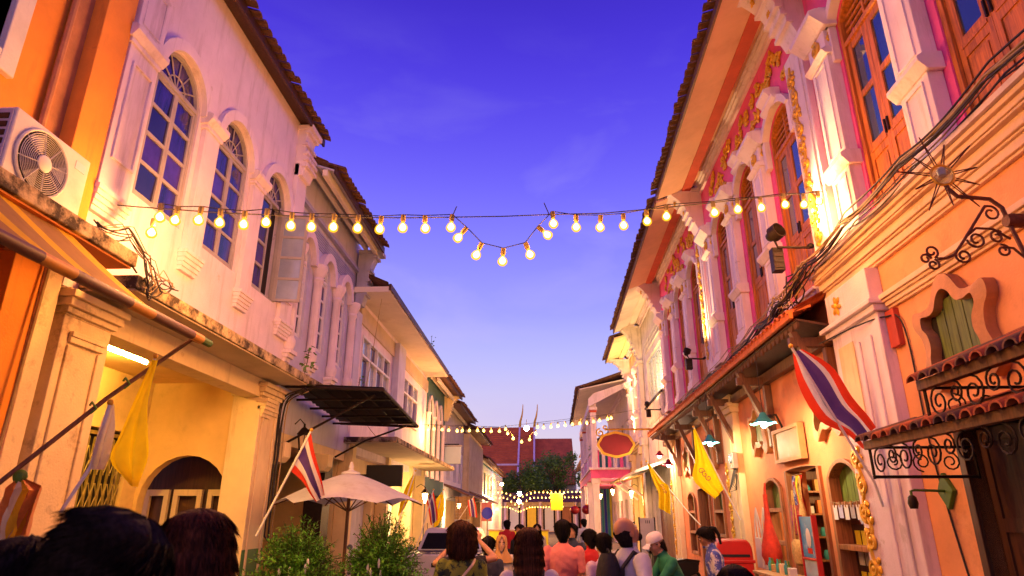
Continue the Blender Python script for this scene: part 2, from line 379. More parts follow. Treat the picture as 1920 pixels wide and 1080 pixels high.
def wall(mb, s0, s1, z0, z1, d0, d1, holes=()):
    """wall slab with rectangular / arched openings; hole = (a, b, zlo, zhi, rise)"""
    hs = [(h[0], h[1], h[2], h[3] + (h[4] if len(h) > 4 else 0)) for h in holes]
    xs = sorted(set([s0, s1] + [x for h in hs for x in h[:2]])); zs = sorted(set([z0, z1] + [z for h in hs for z in h[2:4]]))
    xs = [x for x in xs if s0 <= x <= s1]; zs = [z for z in zs if z0 <= z <= z1]
    def solid(i, j):
        if i < 0 or j < 0 or i >= len(xs)-1 or j >= len(zs)-1: return False
        cx = (xs[i]+xs[i+1])/2; cz = (zs[j]+zs[j+1])/2
        return not any(h[0] < cx < h[1] and h[2] < cz < h[3] for h in hs)
    for i in range(len(xs)-1):
        for j in range(len(zs)-1):
            if not solid(i, j): continue
            a, b, c, d = xs[i], xs[i+1], zs[j], zs[j+1]
            mb.add([(a,d1,c),(b,d1,c),(b,d1,d),(a,d1,d)], [(0,1,2,3)]); mb.add([(a,d0,c),(b,d0,c),(b,d0,d),(a,d0,d)], [(3,2,1,0)])
            if not solid(i-1, j): mb.add([(a,d0,c),(a,d1,c),(a,d1,d),(a,d0,d)], [(0,1,2,3)])
            if not solid(i+1, j): mb.add([(b,d0,c),(b,d1,c),(b,d1,d),(b,d0,d)], [(3,2,1,0)])
            if not solid(i, j-1): mb.add([(a,d0,c),(b,d0,c),(b,d1,c),(a,d1,c)], [(0,1,2,3)])
            if not solid(i, j+1): mb.add([(a,d0,d),(b,d0,d),(b,d1,d),(a,d1,d)], [(3,2,1,0)])
    for h in holes:
        if len(h) > 4 and h[4] > 0:
            cv = arch_curve(h[0], h[1], h[3], h[4]); top = h[3] + h[4]
            A = [(p[0], d1, p[1]) for p in cv]; B = [(p[0], d1, top) for p in cv]
            C = [(p[0], d0, p[1]) for p in cv]; D = [(p[0], d0, top) for p in cv]
            mb.quadstrip(A, B, C, D)
    return mb
def archband(mb, a, b, zs, rise, w, d0, d1, n=14):
    """moulded band of width w round an arch opening"""
    c1 = arch_curve(a, b, zs, rise, n); c2 = arch_curve(a-w, b+w, zs, rise+w, n)
    mb.quadstrip([(p[0],d1,p[1]) for p in c1], [(p[0],d1,p[1]) for p in c2], [(p[0],d0,p[1]) for p in c1], [(p[0],d0,p[1]) for p in c2])
    return mb
def moulding(mb, s0, s1, z0, prof, d=0.):
    """horizontal moulding; prof = list of (height, projection) boxes stacked upward"""
    z = z0
    for h, p in prof: mb.box(s0, s1, d, d+p, z, z+h); z += h
    return mb
def spiral(c, r0, r1, a0, turns, n=14):
    return [(c[0] + (r0+(r1-r0)*i/n)*math.cos(a0+turns*2*PI*i/n), c[1] + (r0+(r1-r0)*i/n)*math.sin(a0+turns*2*PI*i/n)) for i in range(n+1)]

# ------------------------------------------------------------------ the ground
struct('ground', MB().box(-400, 400, -60, 900, -.30, -.02), 'earth')
struct('road', MB().add([(-2.9,-30,0),(2.9,-30,0),(3.6,110,0),(-3.3,110,0)], [(0,1,2,3)]), 'asphalt', solid=False)
pv = MB().box(-7.2, -2.95, -30, 78, -.01, .12); struct('pavement_left', pv, 'paving')
pv = MB().add([(2.95,-30,0),(4.1,-30,0),(5.9,78,0),(3.75,78,0),(2.95,-30,.12),(4.1,-30,.12),(5.9,78,.12),(3.75,78,.12)], [(0,1,2,3),(4,5,6,7),(0,1,5,4),(1,2,6,5),(2,3,7,6),(3,0,4,7)])
struct('pavement_right', pv, 'paving')
k = MB().box(-2.95, -2.83, -30, 78, 0, .13); struct('kerb_left', k, 'kerb')
k = MB().add([(2.83,-30,0),(2.95,-30,0),(3.75,78,0),(3.63,78,0),(2.83,-30,.13),(2.95,-30,.13),(3.75,78,.13),(3.63,78,.13)], [(0,1,2,3),(4,5,6,7),(0,1,5,4),(1,2,6,5),(2,3,7,6),(3,0,4,7)])
struct('kerb_right', k, 'kerb')

# ------------------------------------------------------------------ shared pieces
def barrel_mesh(name, matn, length, r, fr, slope=.35, n=7, thick=.018):
    """half round roof tile, long axis out of the wall (d) and down, open side under"""
    mb = MB(); o0 = fr(0,0,0)
    A = []; B = []
    for k in range(n):
        a = PI*k/(n-1); A.append((r*math.cos(a), r*math.sin(a)*.8)); B.append(((r-thick)*math.cos(a), (r-thick)*math.sin(a)*.8))
    rows = []
    for t in (0, 1):
        d = t*length; dz = -slope*d
        rows.append([(p[0], d, p[1]+dz) for p in A]); rows.append([(p[0], d, p[1]+dz) for p in B])
    mb.quadstrip(rows[0], rows[2], rows[1], rows[3])
    return mb.mesh(name, matn, fr, o0, True)
def tile_course(parent, fr, s0, s1, d, z, matn, step=.21, length=.45, r=.085, slope=.35, jitter=.012):
    me = barrel_mesh('tile', matn, length, r, fr, slope)
    n = int((s1-s0)/step)
    for i in range(n):
        place('tile', me, parent, fr(s0 + (i+.5)*step, d + random.uniform(-jitter, jitter)*2, z + random.uniform(-jitter, jitter)*.6), (0, random.uniform(-.03,.03), random.uniform(-.03,.03)))
def corrugated(mb, s0, s1, d0, z0, d1, z1, step=.21, amp=.035):
    n = int((s1-s0)/step*4); rows = []
    for (d, z) in ((d0, z0), (d1, z1)):
        rows.append([(s0 + (s1-s0)*i/n, d, z + amp*math.cos(i*PI/2)) for i in range(n+1)])
    mb.grid(rows); mb.grid([[(p[0], p[1], p[2]-.05) for p in r] for r in rows])
    return mb
def gold_strip(parent, fr, s, z0, z1, w, d, name='gold_scrollwork'):
    mb = MB(); z = z0; k = 0; step = w*1.25
    mb.tube([(s + w*.22*math.sin(i*.9), d+.01, z0 + (z1-z0)*i/24) for i in range(25)], w*.10, 5)
    while z < z1 - step*.4:
        sg = 1 if k % 2 else -1
        sp = spiral((s + sg*w*.12, z + step*.5), w*.46, w*.08, -PI/2*sg, 1.4*sg, 14)
        mb.tube([(p[0], d + .012 + .02*i/14, p[1]) for i, p in enumerate(sp)], lambda t: w*(.13 - .05*t), 5)
        mb.ell((s + sg*w*.12, d+.03, z + step*.5), (w*.15, .03, w*.15), 7, 5)
        for q in range(3):
            a = random.uniform(0, 2*PI)
            mb.ell((s - sg*w*.25 + .12*w*math.cos(a), d+.015, z + step*(.2+.3*q)), (w*.16, .025, w*.20), 6, 4, Matrix.Rotation(a, 3, 'Y'))
        z += step; k += 1
    return mb.build(name, 'gold', parent, fr, True)
def gold_rosette(mb, s, z, d, r):
    for k in range(6):
        a = 2*PI*k/6 + .3
        mb.ell((s + r*.55*math.cos(a), d+.012, z + r*.55*math.sin(a)), (r*.42, .022, r*.2), 6, 4, Matrix.Rotation(-a, 3, 'Y'))
    mb.ell((s, d+.02, z), (r*.25, .03, r*.25), 6, 4)
    return mb
def gold_foliage(parent, fr, s0, s1, z0, z1, d, n):
    mb = MB()
    for k in range(n):
        s = s0 + (s1-s0)*(k+.5)/n + random.uniform(-.05, .05); zz = random.uniform(z0, z1); r = random.uniform(.09, .15); sg = random.choice((-1, 1))
        sp = spiral((s, zz), r, r*.2, random.uniform(0, 6), 1.2*sg, 12)
        mb.tube([(p[0], d + .02, p[1]) for p in sp], lambda t: .032 - .015*t, 5)
        for q in range(3):
            a = random.uniform(0, 2*PI); mb.ell((s + r*math.cos(a), d+.02, zz + r*math.sin(a)), (.07, .03, .035), 6, 4, Matrix.Rotation(-a, 3, 'Y'))
    return mb.build('gold_foliage', 'gold', parent, fr, True)

def column(parent, fr, s, w=.52, z0=5.05, z1=8.55, d=.16, capz=7.75, midz=6.05, gold=True, matn='white'):
    mb = MB(); h = w/2
    mb.box(s-h, s+h, 0, d, z0, z1)                                         # shaft
    mb.box(s-h-.05, s+h+.05, 0, d+.05, z0, z0+.16); mb.box(s-h-.025, s+h+.025, 0, d+.025, z0+.16, z0+.24)
    for zc, hh in ((midz, .12),):                                            # mid moulding
        mb.prism([(0,zc-.02),(d+.02,zc-.02),(d+.10,zc+.08),(d+.10,zc+.13),(d+.03,zc+.18),(0,zc+.18)], s-h-.06, s+h+.06, 0)
    mb.prism([(0,capz),(d+.03,capz),(d+.09,capz+.06),(d+.03,capz+.10),(0,capz+.10)], s-h-.04, s+h+.04, 0)     # necking
    mb.prism([(0,capz+.40),(d+.02,capz+.40),(d+.20,capz+.56),(d+.20,capz+.64),(d+.10,capz+.68),(0,capz+.68)], s-h-.12, s+h+.12, 0)  # abacus
    o = mb.build('pilaster', matn, parent, fr, bevel=.008)
    p = MB()                                                                # raised fillets on the faces
    for (a, b) in ((z0+.32, midz-.10), (midz+.28, capz-.08)):
        for e in (-1, 1): p.box(s+e*(h-.10)-.012, s+e*(h-.10)+.012, d+.0005, d+.018, a, b)
        p.box(s-h+.088, s+h-.088, d+.0005, d+.018, a-.024, a); p.box(s-h+.088, s+h-.088, d+.0005, d+.018, b, b+.024)
    p.build('fillet', matn, o, fr)
    if gold:
        sp = spiral((s, capz+.25), .12, .03, 1.2, 1.3, 12)
        g = MB().tube([(q[0], d+.02, q[1]) for q in sp], .028, 5); gold_rosette(g, s, capz+.25, d, .11); g.build('gold_ornament', 'gold', o, fr, True)
        for e in (-1, 1):
            sp = spiral((d*.5, capz+.26), .075, .02, 1.2, 1.3, 10)
            MB().tube([(s+e*(h+.012), q[0], q[1]) for q in sp], .02, 5).build('gold_scroll', 'gold', o, fr, True)
    return o
def shutter_window(parent, fr, c, w=1.15, z0=5.10, z1=8.15, rise=.30, hood=True, tall=True, pane='glass_teal', mw='shutter_wood', open_leaf=0):
    a, b = c-w/2, c+w/2; f = MB(); t = .07
    f.box(a, a+t, -.16, -.02, z0, z1); f.box(b-t, b, -.16, -.02, z0, z1); f.box(a+t, b-t, -.16, -.02, z0, z0+.06)
    tz = z1 - .42
    f.box(a+t, b-t, -.15, -.025, tz, tz+.07)
    cv = arch_curve(a, b, z1, rise, 10); ci = arch_curve(a+t, b-t, z1, rise-t, 10)
    f.quadstrip([(p[0],-.02,p[1]) for p in ci], [(p[0],-.02,p[1]) for p in cv], [(p[0],-.16,p[1]) for p in ci], [(p[0],-.16,p[1]) for p in cv])
    win = f.build('window', mw, parent, fr, bevel=.005)
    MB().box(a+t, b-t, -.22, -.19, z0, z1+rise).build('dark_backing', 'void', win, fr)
    bar = MB().box(-(w/2-t), w/2-t, -.015, .015, -.018, .018).mesh('grille_bar', mw, fr, fr(0,0,0))
    nb = 5
    for k in range(nb): place('grille_bar', bar, win, fr(c, -.10, tz+.14+k*.105), sc=(1,1,1))
    MB().box(c-.02, c+.02, -.13, -.07, tz+.07, z1+rise-.06).build('mullion', mw, win, fr)
    lw = (w-2*t)/2 - .006
    zl = z0 + .06; zt = tz; split = zl + (zt-zl)*.36
    for sg in (-1, 1):
        x0, x1 = (c-lw-.003, c-.003) if sg < 0 else (c+.003, c+lw+.003)
        m = .105
        zs = [split+.10, split+.10+(zt-split-.28)/2, split+.18+(zt-split-.28)/2, zt-.10]
        hs = [(x0+m, x1-m, zs[0], zs[1]), (x0+m, x1-m, zs[2], zs[3]), (x0+m*.7, x1-m*.7, zl+.12, split-.12)]
        lf = wall(MB(), x0, x1, zl+.004, zt-.004, -.10, -.055, hs).build('leaf', mw, win, fr, bevel=.006)
        for q, h in enumerate(hs[:2]):
            MB().box(h[0]-.01, h[1]+.01, -.085, -.075, h[2]-.01, h[3]+.01).build('pane', pane, win, fr)
        h = hs[2]; p = MB(); p.box(h[0]-.01, h[1]+.01, -.09, -.07, h[2]-.01, h[3]+.01)
        p.prism([(h[0]+.05,h[2]+.05),(h[1]-.05,h[2]+.05),(h[1]-.05,h[3]-.05),(h[0]+.05,h[3]-.05)], -.0695, -.058, 1)
        p.build('panel', mw, win, fr, bevel=.006)
        hd = MB(); hd.box(x0+(.02 if sg > 0 else lw-.04), x0+(.04 if sg > 0 else lw-.02), -.054, -.03, split+.02, split+.20); hd.build('handle', 'iron', win, fr)
        hr = MB().box(x0+m*.55, x1-m*.55, -.054, -.045, split-.02, split+.02); hr.build('rail', mw, win, fr)
    if hood:
        hb = archband(MB(), a, b, z1, rise, .13, .001, .13)
        hb.box(a-.13, a, .001, .10, z1-.55, z1); hb.box(b, b+.13, .001, .10, z1-.55, z1)
        zt2 = z1+rise+.10
        hb.prism([(0,zt2-.02),(.16,zt2-.02),(.28,zt2+.10),(.28,zt2+.16),(.16,zt2+.20),(0,zt2+.20)], c-.22, c+.22, 0)
        hb.prism([(0,zt2-.10),(.14,zt2-.10),(.20,zt2-.04),(.20,zt2),(0,zt2)], c-.32, c+.32, 0)
        hb.build('hood_mould', 'white', win, fr, bevel=.006)
    return win
def eave_bracket(parent, fr, s, w, z0, z1, dmax, matn='white', gold=True):
    """scrolled console that carries the eave at a party wall"""
    P = []; n = 16
    for i in range(n+1):
        t = i/n; z = z0 + (z1-z0)*t
        d = .16 + (dmax-.16)*(t**1.7) + .05*math.sin(t*PI*2)
        P.append((d, z))
    poly = [(-.01, z0)] + P + [(-.01, z1)]
    mb = MB().prism(poly, s-w/2, s+w/2, 0)
    o = mb.build('eave_bracket', matn, parent, fr, bevel=.006)
    for i in (3, 5, 7, 10, 14):                        # stepped fillets on the curved face
        d, z = P[i]; MB().box(s-w/2-.03, s+w/2+.03, d-.06, d+.05, z-.03, z+.035).build('fillet', matn, o, fr, bevel=.005)
    MB().box(s-w/2-.05, s+w/2+.05, -.01, dmax+.05, z1-.10, z1-.002).build('fillet', matn, o, fr, bevel=.005)
    if gold:
        for i_, r_ in ((12, .13), (8, .08)): gold_rosette(MB(), s, P[i_][1], P[i_][0], r_).build('gold_ornament', 'gold', o, fr, True)
    return o
def eave(parent, fr, s0, s1, zw, ze, de, tile='tile_dark', soff='soffit', beam='red_beam', run=3.6, rise=1.7, step=.21):
    mb = MB().prism([(-.02,zw),(de,ze),(de,ze+.05),(-.02,zw+.05)], s0, s1, 0); mb.build('soffit', soff, parent, fr)
    f = MB().box(s0, s1, de, de+.04, ze-.03, ze+.14); f.build('fascia', 'timber', parent, fr)
    if beam: MB().box(s0, s1, .28, .50, zw-.22, zw-.03).build('eave_beam', beam, parent, fr)
    moulding(MB(), s0, s1, zw-.32, [(.05,.06),(.12,.03),(.06,.10),(.07,.15)], .001).build('cornice_mould', 'white', parent, fr, bevel=.005)
    rf = corrugated(MB(), s0, s1, -run, zw+rise, de-.2, ze+.24, step).build('roof', tile, parent, fr, solid=False)
    tile_course(rf, fr, s0, s1, de-.30, ze+.26, tile, step, .50, step*.44, .32)
    return rf
def wavy_outline(c, sx, sz, k=1.0, n=4):
    half = [(0,1.0),(.22,.88),(.42,.58),(.68,.52),(.95,.55),(1.0,.30),(.84,.05),(.80,-.25),(.90,-.55),(.88,-.85),(.66,-1.0),(.45,-.82),(.25,-.68),(0,-.72)]
    pts = half + [(-x, z) for x, z in half[-2:0:-1]]
    out = []; m = len(pts)
    for i in range(m):
        p0, p1, p2, p3 = [Vector((*pts[(i+j) % m], 0)) for j in (-1, 0, 1, 2)]
        for j in range(n):
            t = j/n
            v = .5*((2*p1) + (p2-p0)*t + (2*p0-5*p1+4*p2-p3)*t*t + (3*p1-p0-3*p2+p3)*t*t*t)
            out.append((c[0] + v.x*sx*k, c[1] + v.y*sz*k))
    return out
def wavy_window(parent, fr, c, z, sx, sz, mfr='brown_frame'):
    O = wavy_outline((c, z), sx, sz); I = wavy_outline((c, z), sx, sz, .72)
    O.append(O[0]); I.append(I[0])
    f = MB().quadstrip([(p[0],.13,p[1]) for p in I], [(p[0],.11,p[1]) for p in O], [(p[0],.002,p[1]) for p in I], [(p[0],.002,p[1]) for p in O])
    win = f.build('window', mfr, parent, fr, True)
    poly = wavy_outline((c, z), sx, sz, .75)
    MB().prism(poly, .003, .018, 1).build('dark_backing', 'void', win, fr)
    n = 4; w = sx*1.0/n
    for k in range(n):
        x = c - sx*.50 + (k+.5)*w; h = sz*(.60 if k in (1,2) else .44)
        MB().box(x-w*.46, x+w*.46, .019, .045, z-h*.98, z+h).build('plank', 'green_shutter', win, fr, bevel=.004)
    return win
def shop_opening(parent, fr, a, b, z0, z1, rise, kind='window', green=True):
    t = .09; f = MB()
    f.box(a, a+t, -.18, .05, z0, z1); f.box(b-t, b, -.18, .05, z0, z1)
    cv = arch_curve(a, b, z1, rise, 10); ci = arch_curve(a+t, b-t, z1, max(rise-t*.6, .03), 10)
    f.quadstrip([(p[0],.05,p[1]) for p in ci], [(p[0],.05,p[1]) for p in cv], [(p[0],-.18,p[1]) for p in ci], [(p[0],-.18,p[1]) for p in cv])
    f.box(a+t, b-t, -.18, .04, z0, z0+.08)
    o = f.build(kind, 'door_wood', parent, fr, bevel=.006)
    if kind == 'window':
        for zz in (z1-.40, z1-.95): MB().box(a+t, b-t, -.17, .045, zz, zz+.07).build('transom', 'door_wood', o, fr, bevel=.005)
        if green:
            n = 4; w = (b-a-2*t)/n
            for k in range(n): MB().box(a+t+k*w+.006, a+t+(k+1)*w-.006, -.13, -.10, z1-.33, z1+rise-.09).build('plank', 'green_shutter', o, fr)
    return o

# ------------------------------------------------------------------ right side: peach house nearest the camera
def upper_right(h, s0, s1, wins, cols, strip=None, gold_over=True):
    holes = [(c-.575, c+.575, 5.10, 8.15, .30) for c in wins]
    wall(MB(), s0, s1, 5.0, 10.05, -.32, 0, holes).build('upper_wall', 'pink', h, R)
    for c in wins: shutter_window(h, R, c)
    for c in cols: column(h, R, c)
    if strip:
        pl = MB().box(strip-.42, strip+.24, 0, .10, 5.05, 8.75)
        for e in (strip-.33, strip+.16): pl.box(e, e+.03, .1005, .125, 5.3, 8.6)
        pl.build('party_pilaster', 'white', h, R, bevel=.006)
        gold_strip(h, R, strip+.02, 5.45, 8.55, .24, .10)
    if gold_over:
        xs = sorted(wins)
        gold_foliage(h, R, xs[0]-.6, xs[-1]+.6, 8.72, 9.62, .01, 11*len(xs))
r0 = thing('shophouse', 'near peach shophouse on the right with brown shutters above a cream cornice', 'house', R(4, 0, 0))
upper_right(r0, -1.0, 8.2, [6.80, 4.90, 3.0, 1.1], [5.86, 3.95, 2.05, 7.70], None, False)
# ground floor wall and trims
wall(MB(), -1.0, 8.2, 0, 5.0, -.32, 0, [(3.2, 6.62, 0, 2.62)]).build('lower_wall', 'peach', r0, R)
co = moulding(MB(), -1.0, 8.95, 4.66, [(.03,.05),(.09,.08),(.025,.11),(.10,.14),(.025,.20),(.06,.22),(.05,.26)], .001); co.build('cornice', 'pale_peach', r0, R, bevel=.008)
ar = moulding(MB(), -1.0, 7.42, 4.08, [(.03,.04),(.05,.07),(.03,.10),(.06,.13)], .001); ar.build('architrave', 'pale_peach', r0, R, bevel=.006)
MB().box(-1.0, 8.75, -.3, .30, 5.045, 5.10).build('cornice_ledge', 'white', r0, R)
pn = MB(); pn.box(7.50, 8.80, 0, .14, .0, 4.08); pn.box(7.70, 7.86, .1405, .17, .3, 3.85); pn.box(8.02, 8.12, .1405, .165, .3, 3.85)
pn.box(7.44, 8.86, 0, .20, 4.08, 4.16); pn.box(7.40, 8.90, 0, .26, 4.16, 4.22); pn.box(7.54, 8.76, 0, .17, 4.22, 4.655)
pn.box(7.44, 8.86, 0, .22, 0, .5)
pil_n = pn.build('pilaster', 'white', r0, R, bevel=.01)
gold_strip(pil_n, R, 8.62, .7, 2.55, .26, .14)
gold_rosette(MB(), 8.42, 4.44, .17, .15).build('gold_ornament', 'gold', pil_n, R, True)
MB().box(8.2, 8.64, .1405, .155, 2.85, 3.9).build('recessed_panel', 'cream', pil_n, R, bevel=.004)
MB().box(7.28, 7.48, 0, .07, 3.62, 4.06).build('painted_block', 'red_beam', r0, R, bevel=.01)
wavy_window(r0, R, 6.25, 3.52, .62, .56)
eave(r0, R, -1.0, 8.35, 10.05, 9.62, 1.15)
eave_bracket(r0, R, 8.42, .50, 8.75, 9.92, 1.02)
# brown folding door of the near house
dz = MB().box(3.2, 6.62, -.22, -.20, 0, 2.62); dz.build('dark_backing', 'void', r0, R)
for k in range(5):
    x0 = 3.25 + k*.672
    lf = wall(MB(), x0, x0+.65, .04, 2.58, -.16, -.11, [(x0+.09, x0+.56, .2, 1.0), (x0+.09, x0+.56, 1.12, 1.65), (x0+.09, x0+.56, 1.77, 2.46)]).build('door_leaf', 'door_dark', r0, R, bevel=.006)
    for (a, b) in ((.2,1.0),(1.12,1.65),(1.77,2.46)): MB().box(x0+.08, x0+.57, -.145, -.13, a-.01, b+.01).build('panel', 'door_dark', lf, R, bevel=.004)
fm = MB(); fm.box(6.62, 6.72, -.2, .04, 0, 2.72); fm.box(3.2, 6.62, -.2, .04, 2.62, 2.72); fm.build('door_frame', 'door_dark', r0, R, bevel=.006)

def canopy(label, sfar, snear, dd, zf, rise):
    t = thing('tiled_canopy', label, 'canopy', R(sfar, 0, zf), 'tiled canopies on the near right house')
    zw = zf + rise
    rail = MB(); rail.prism([(dd-.05,zf-.05),(dd+.02,zf-.05),(dd+.02,zf+.03),(dd-.05,zf+.03)], snear, sfar, 0); rail.build('front_rail', 'timber', t, R, bevel=.006)
    bd = MB().prism([(.02,zw-.04),(dd,zf),(dd,zf+.03),(.02,zw)], snear, sfar-.01, 0); bd.build('board', 'timber', t, R)
    sl = rise/dd; L = (dd+.06)/2 + .04
    me = barrel_mesh('tile', 'tile_red', L, .075, R, sl); me2 = barrel_mesh('tile', 'tile_dark', L, .075, R, sl)
    n = int((sfar-snear)/.17)
    for i in range(n):
        s = sfar - (i+.5)*.17
        for row in (0, 1):
            d0 = .02 + row*(L-.06); place('tile', me if random.random() < .5 else me2, t, R(s + random.uniform(-.008,.008), d0, zw + .035 - sl*d0 + .01*row + random.uniform(-.006,.006)))
    ir = MB(); ir.tube([(sfar-.03, .03, zf-.03), (sfar-.03, dd-.02, zf-.03)], .014, 5); ir.tube([(snear, dd-.02, zf-.03), (sfar-.03, dd-.02, zf-.03)], .013, 5)
    ir.tube([(sfar-.03, .03, zf-.30), (sfar-.03, dd-.02, zf-.30)], .016, 5)
    for d in (.03, dd-.02): ir.tube([(sfar-.03, d, zf-.32), (sfar-.03, d, zf-.02)], .014, 5)
    br = ir.build('iron_frame', 'iron', t, R, True)
    k = 0; s = sfar - .10
    while s > snear + .1:                                     # scrolls hanging under the front rail
        r = .10 if k % 2 == 0 else .07; sg = 1 if k % 3 else -1
        mb = MB(); sp = spiral((s - r, zf - .05 - r*1.2), r*1.2, r*.25, PI/2, 1.6*sg, 18)
        mb.tube([(p[0], dd-.02, p[1]) for p in sp], .0085, 5); mb.build('scroll', 'iron', t, R, True)
        s -= r*2.6; k += 1
    for k in range(3):                                        # scrolls in the end frame
        mb = MB(); sp = spiral((.26 + k*.26, zf-.165), .09, .025, PI/2 + k*PI, 1.5, 16)
        mb.tube([(sfar-.03, p[0], p[1]) for p in sp], .008, 5); mb.build('scroll', 'iron', t, R, True)
    return t
canopy('upper clay tile canopy with iron scrolls below the wavy green window', 5.35, 2.2, 1.02, 2.80, .42)
canopy('lower clay tile canopy with iron scrolls over the dark brown door', 6.50, 2.6, 1.0, 2.44, .30)

# ------------------------------------------------------------------ right side: the two pink houses
def pink_house(label, s0, wins, cols, strip):
    h = thing('shophouse', label, 'house', R(s0+3.6, 0, 0))
    upper_right(h, s0, s0+7.2, wins, cols, strip)
    eave(h, R, s0+.15, s0+7.15, 10.05, 9.62, 1.15)
    eave_bracket(h, R, s0+7.42, .50, 8.75, 9.92, 1.02)
    for c in wins: 
        lb = moulding(MB(), c-.62, c+.62, 4.80, [(.06,.06),(.06,.12),(.05,.16)], .001); lb.build('sill', 'white', h, R, bevel=.006)
    return h
r1 = pink_house('pink shophouse with gold plasterwork above the souvenir shop', 8.2, [9.72, 11.75, 13.78], [10.72, 12.76, 14.78], 8.72)
r2 = pink_house('pink shophouse with gold plasterwork beyond the red post box', 15.4, [16.92, 18.95, 20.98], [17.92, 19.96, 21.98], 15.92)
def pink_ground(h, s0, s1, doors, wins):
    holes = [(a, b, .15, z, r) for a, b, z, r in doors] + [(a, b, .75, z, r) for a, b, z, r in wins]
    wall(MB(), s0, s1, 0, 5.0, -.32, 0, holes).build('lower_wall', 'shop_orange', h, R)
    for a, b, z, r in wins: shop_opening(h, R, a, b, .75, z, r)
    for a, b, z, r in doors: shop_opening(h, R, a, b, .15, z, r, 'door')
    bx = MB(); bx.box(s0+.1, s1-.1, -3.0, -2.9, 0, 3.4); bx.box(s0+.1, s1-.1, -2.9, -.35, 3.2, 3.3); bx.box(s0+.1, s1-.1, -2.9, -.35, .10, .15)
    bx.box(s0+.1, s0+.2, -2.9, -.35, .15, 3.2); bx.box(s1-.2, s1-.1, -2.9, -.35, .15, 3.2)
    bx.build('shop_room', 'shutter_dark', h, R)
pink_ground(r1, 8.2, 15.4, [(10.22, 11.75, 2.50, .05)], [(8.92, 9.98, 2.30, .24), (12.05, 13.05, 2.25, .2)])
pink_ground(r2, 15.4, 22.6, [(17.6, 19.0, 2.45, .05)], [(16.2, 17.2, 2.25, .2), (19.5, 20.5, 2.25, .2)])
for h, s in ((r1, 14.75), (r2, 22.0)):
    p = MB(); p.box(s-.50, s+.50, 0, .14, 0, 3.9); p.box(s-.22, s+.05, .1405, .165, .3, 3.7); p.box(s-.56, s+.56, 0, .20, 3.9, 4.02); p.box(s-.6, s+.6, 0, .25, 4.02, 4.10); p.box(s-.48, s+.48, 0, .16, 4.10, 4.75)
    pp = p.build('pilaster', 'cream', h, R, bevel=.008); gold_strip(pp, R, s+.36, .6, 2.9, .2, .14)
wavy_window(r1, R, 12.75, 3.36, .55, .50); wavy_window(r1, R, 9.55, 3.30, .55, .48); wavy_window(r2, R, 16.9, 3.35, .55, .5); wavy_window(r2, R, 19.8, 3.35, .55, .5)

def pent_roof(h, s0, s1, zf=4.42, dd=.62):
    """clay tile pent roof over the shop front"""
    zw = zf + .34
    und = MB().prism([(.0,zf-.16),(dd-.06,zf-.04),(dd-.06,zf-.01),(.0,zf-.12)], s0, s1, 0)
    rf = und.build('pent_roof', 'door_dark', h, R)
    MB().box(s0, s1, dd-.03, dd+.03, zf-.01, zf+.10).build('front_board', 'tile_orange', rf, R, bevel=.01)
    MB().box(s0, s1, .0, .14, zf-.34, zf-.17).build('wall_plate', 'timber', rf, R, bevel=.006)
    corrugated(MB(), s0, s1, .0, zw+.1, dd-.05, zf+.13, .2, .03).build('tile_bed', 'tile_red', rf, R, solid=False)
    me = barrel_mesh('tile', 'tile_red', .36, .085, R, .3); cap = barrel_mesh('ridge_tile', 'tile_orange', .16, .10, R, .15)
    pe = MB().prism(arcpts((0, 0), .085, PI, 2*PI, 8), 0, .035, 1); pend = pe.mesh('tile_end', 'tile_dark', R, R(0,0,0), True)
    n = int((s1-s0)/.20)
    for i in range(n):
        s = s0 + (i+.5)*.2
        place('tile', me, rf, R(s, dd-.30, zf+.17 + random.uniform(-.01,.01)))
        place('tile_end', pend, rf, R(s + random.uniform(-.01,.01), dd-.11, zf-.015 + random.uniform(-.01,.01)), sc=(1,1,random.uniform(1.3,1.7)))
    return rf
pf1 = pent_roof(r1, 8.86, 15.35); pf2 = pent_roof(r2, 15.42, 23.6)
def brace(h, s):
    b = MB(); b.prism([(.02,3.22),(.10,3.16),(.58,4.28),(.48,4.28)], s-.06, s+.06, 0); b.box(s-.06, s+.06, .005, .13, 2.95, 4.05)
    b.box(s-.05, s+.05, .01, .60, 4.06, 4.20)
    return b.build('timber_brace', 'timber', h, R, bevel=.008)
for h, ss in ((r1, (9.15, 12.0, 14.4)), (r2, (16.0, 18.6, 21.2))):
    for s in ss: brace(h, s)

# ------------------------------------------------------------------ right side farther on
r3 = thing('shophouse', 'weathered white shophouse with pale blue louvred shutters and fretwork', 'house', R(26, 0, 0))
wall(MB(), 22.6, 28.6, 0, 10.05, -.32, -.02, [(23.4, 27.2, 6.15, 7.95), (23.6, 27.3, .2, 2.7)]).build('wall', 'white_aged', r3, R)
for k in range(4):
    a = 23.42 + k*.945
    lf = wall(MB(), a, a+.925, 6.16, 7.94, -.18, -.10, [(a+.07, a+.855, 6.26, 7.84)]).build('louvre_shutter', 'sign_pale', r3, R)
    sl = MB().prism([(-.03,-.004),(.03,.03),(.03,.04),(-.03,.006)], -.40, .40, 0).mesh('slat', 'sign_pale', R, R(0,0,0))
    for q in range(13): place('slat', sl, lf, R(a+.4625, -.14, 6.30+q*.12))
vb = wall(MB(), 23.3, 27.3, 8.25, 8.75, -.015, .03, [(23.4+i*.26, 23.58+i*.26, z, z+.17) for i in range(15) for z in (8.30, 8.52)]); vb.build('air_brick_band', 'white_aged', r3, R)
MB().box(23.3, 27.3, -.3, -.016, 8.26, 8.74).build('dark_backing', 'void', r3, R)
ft = MB(); ft.box(23.2, 27.6, 0, .06, 6.02, 6.1); ft.box(23.2, 27.6, 0, .10, 5.05, 5.15)
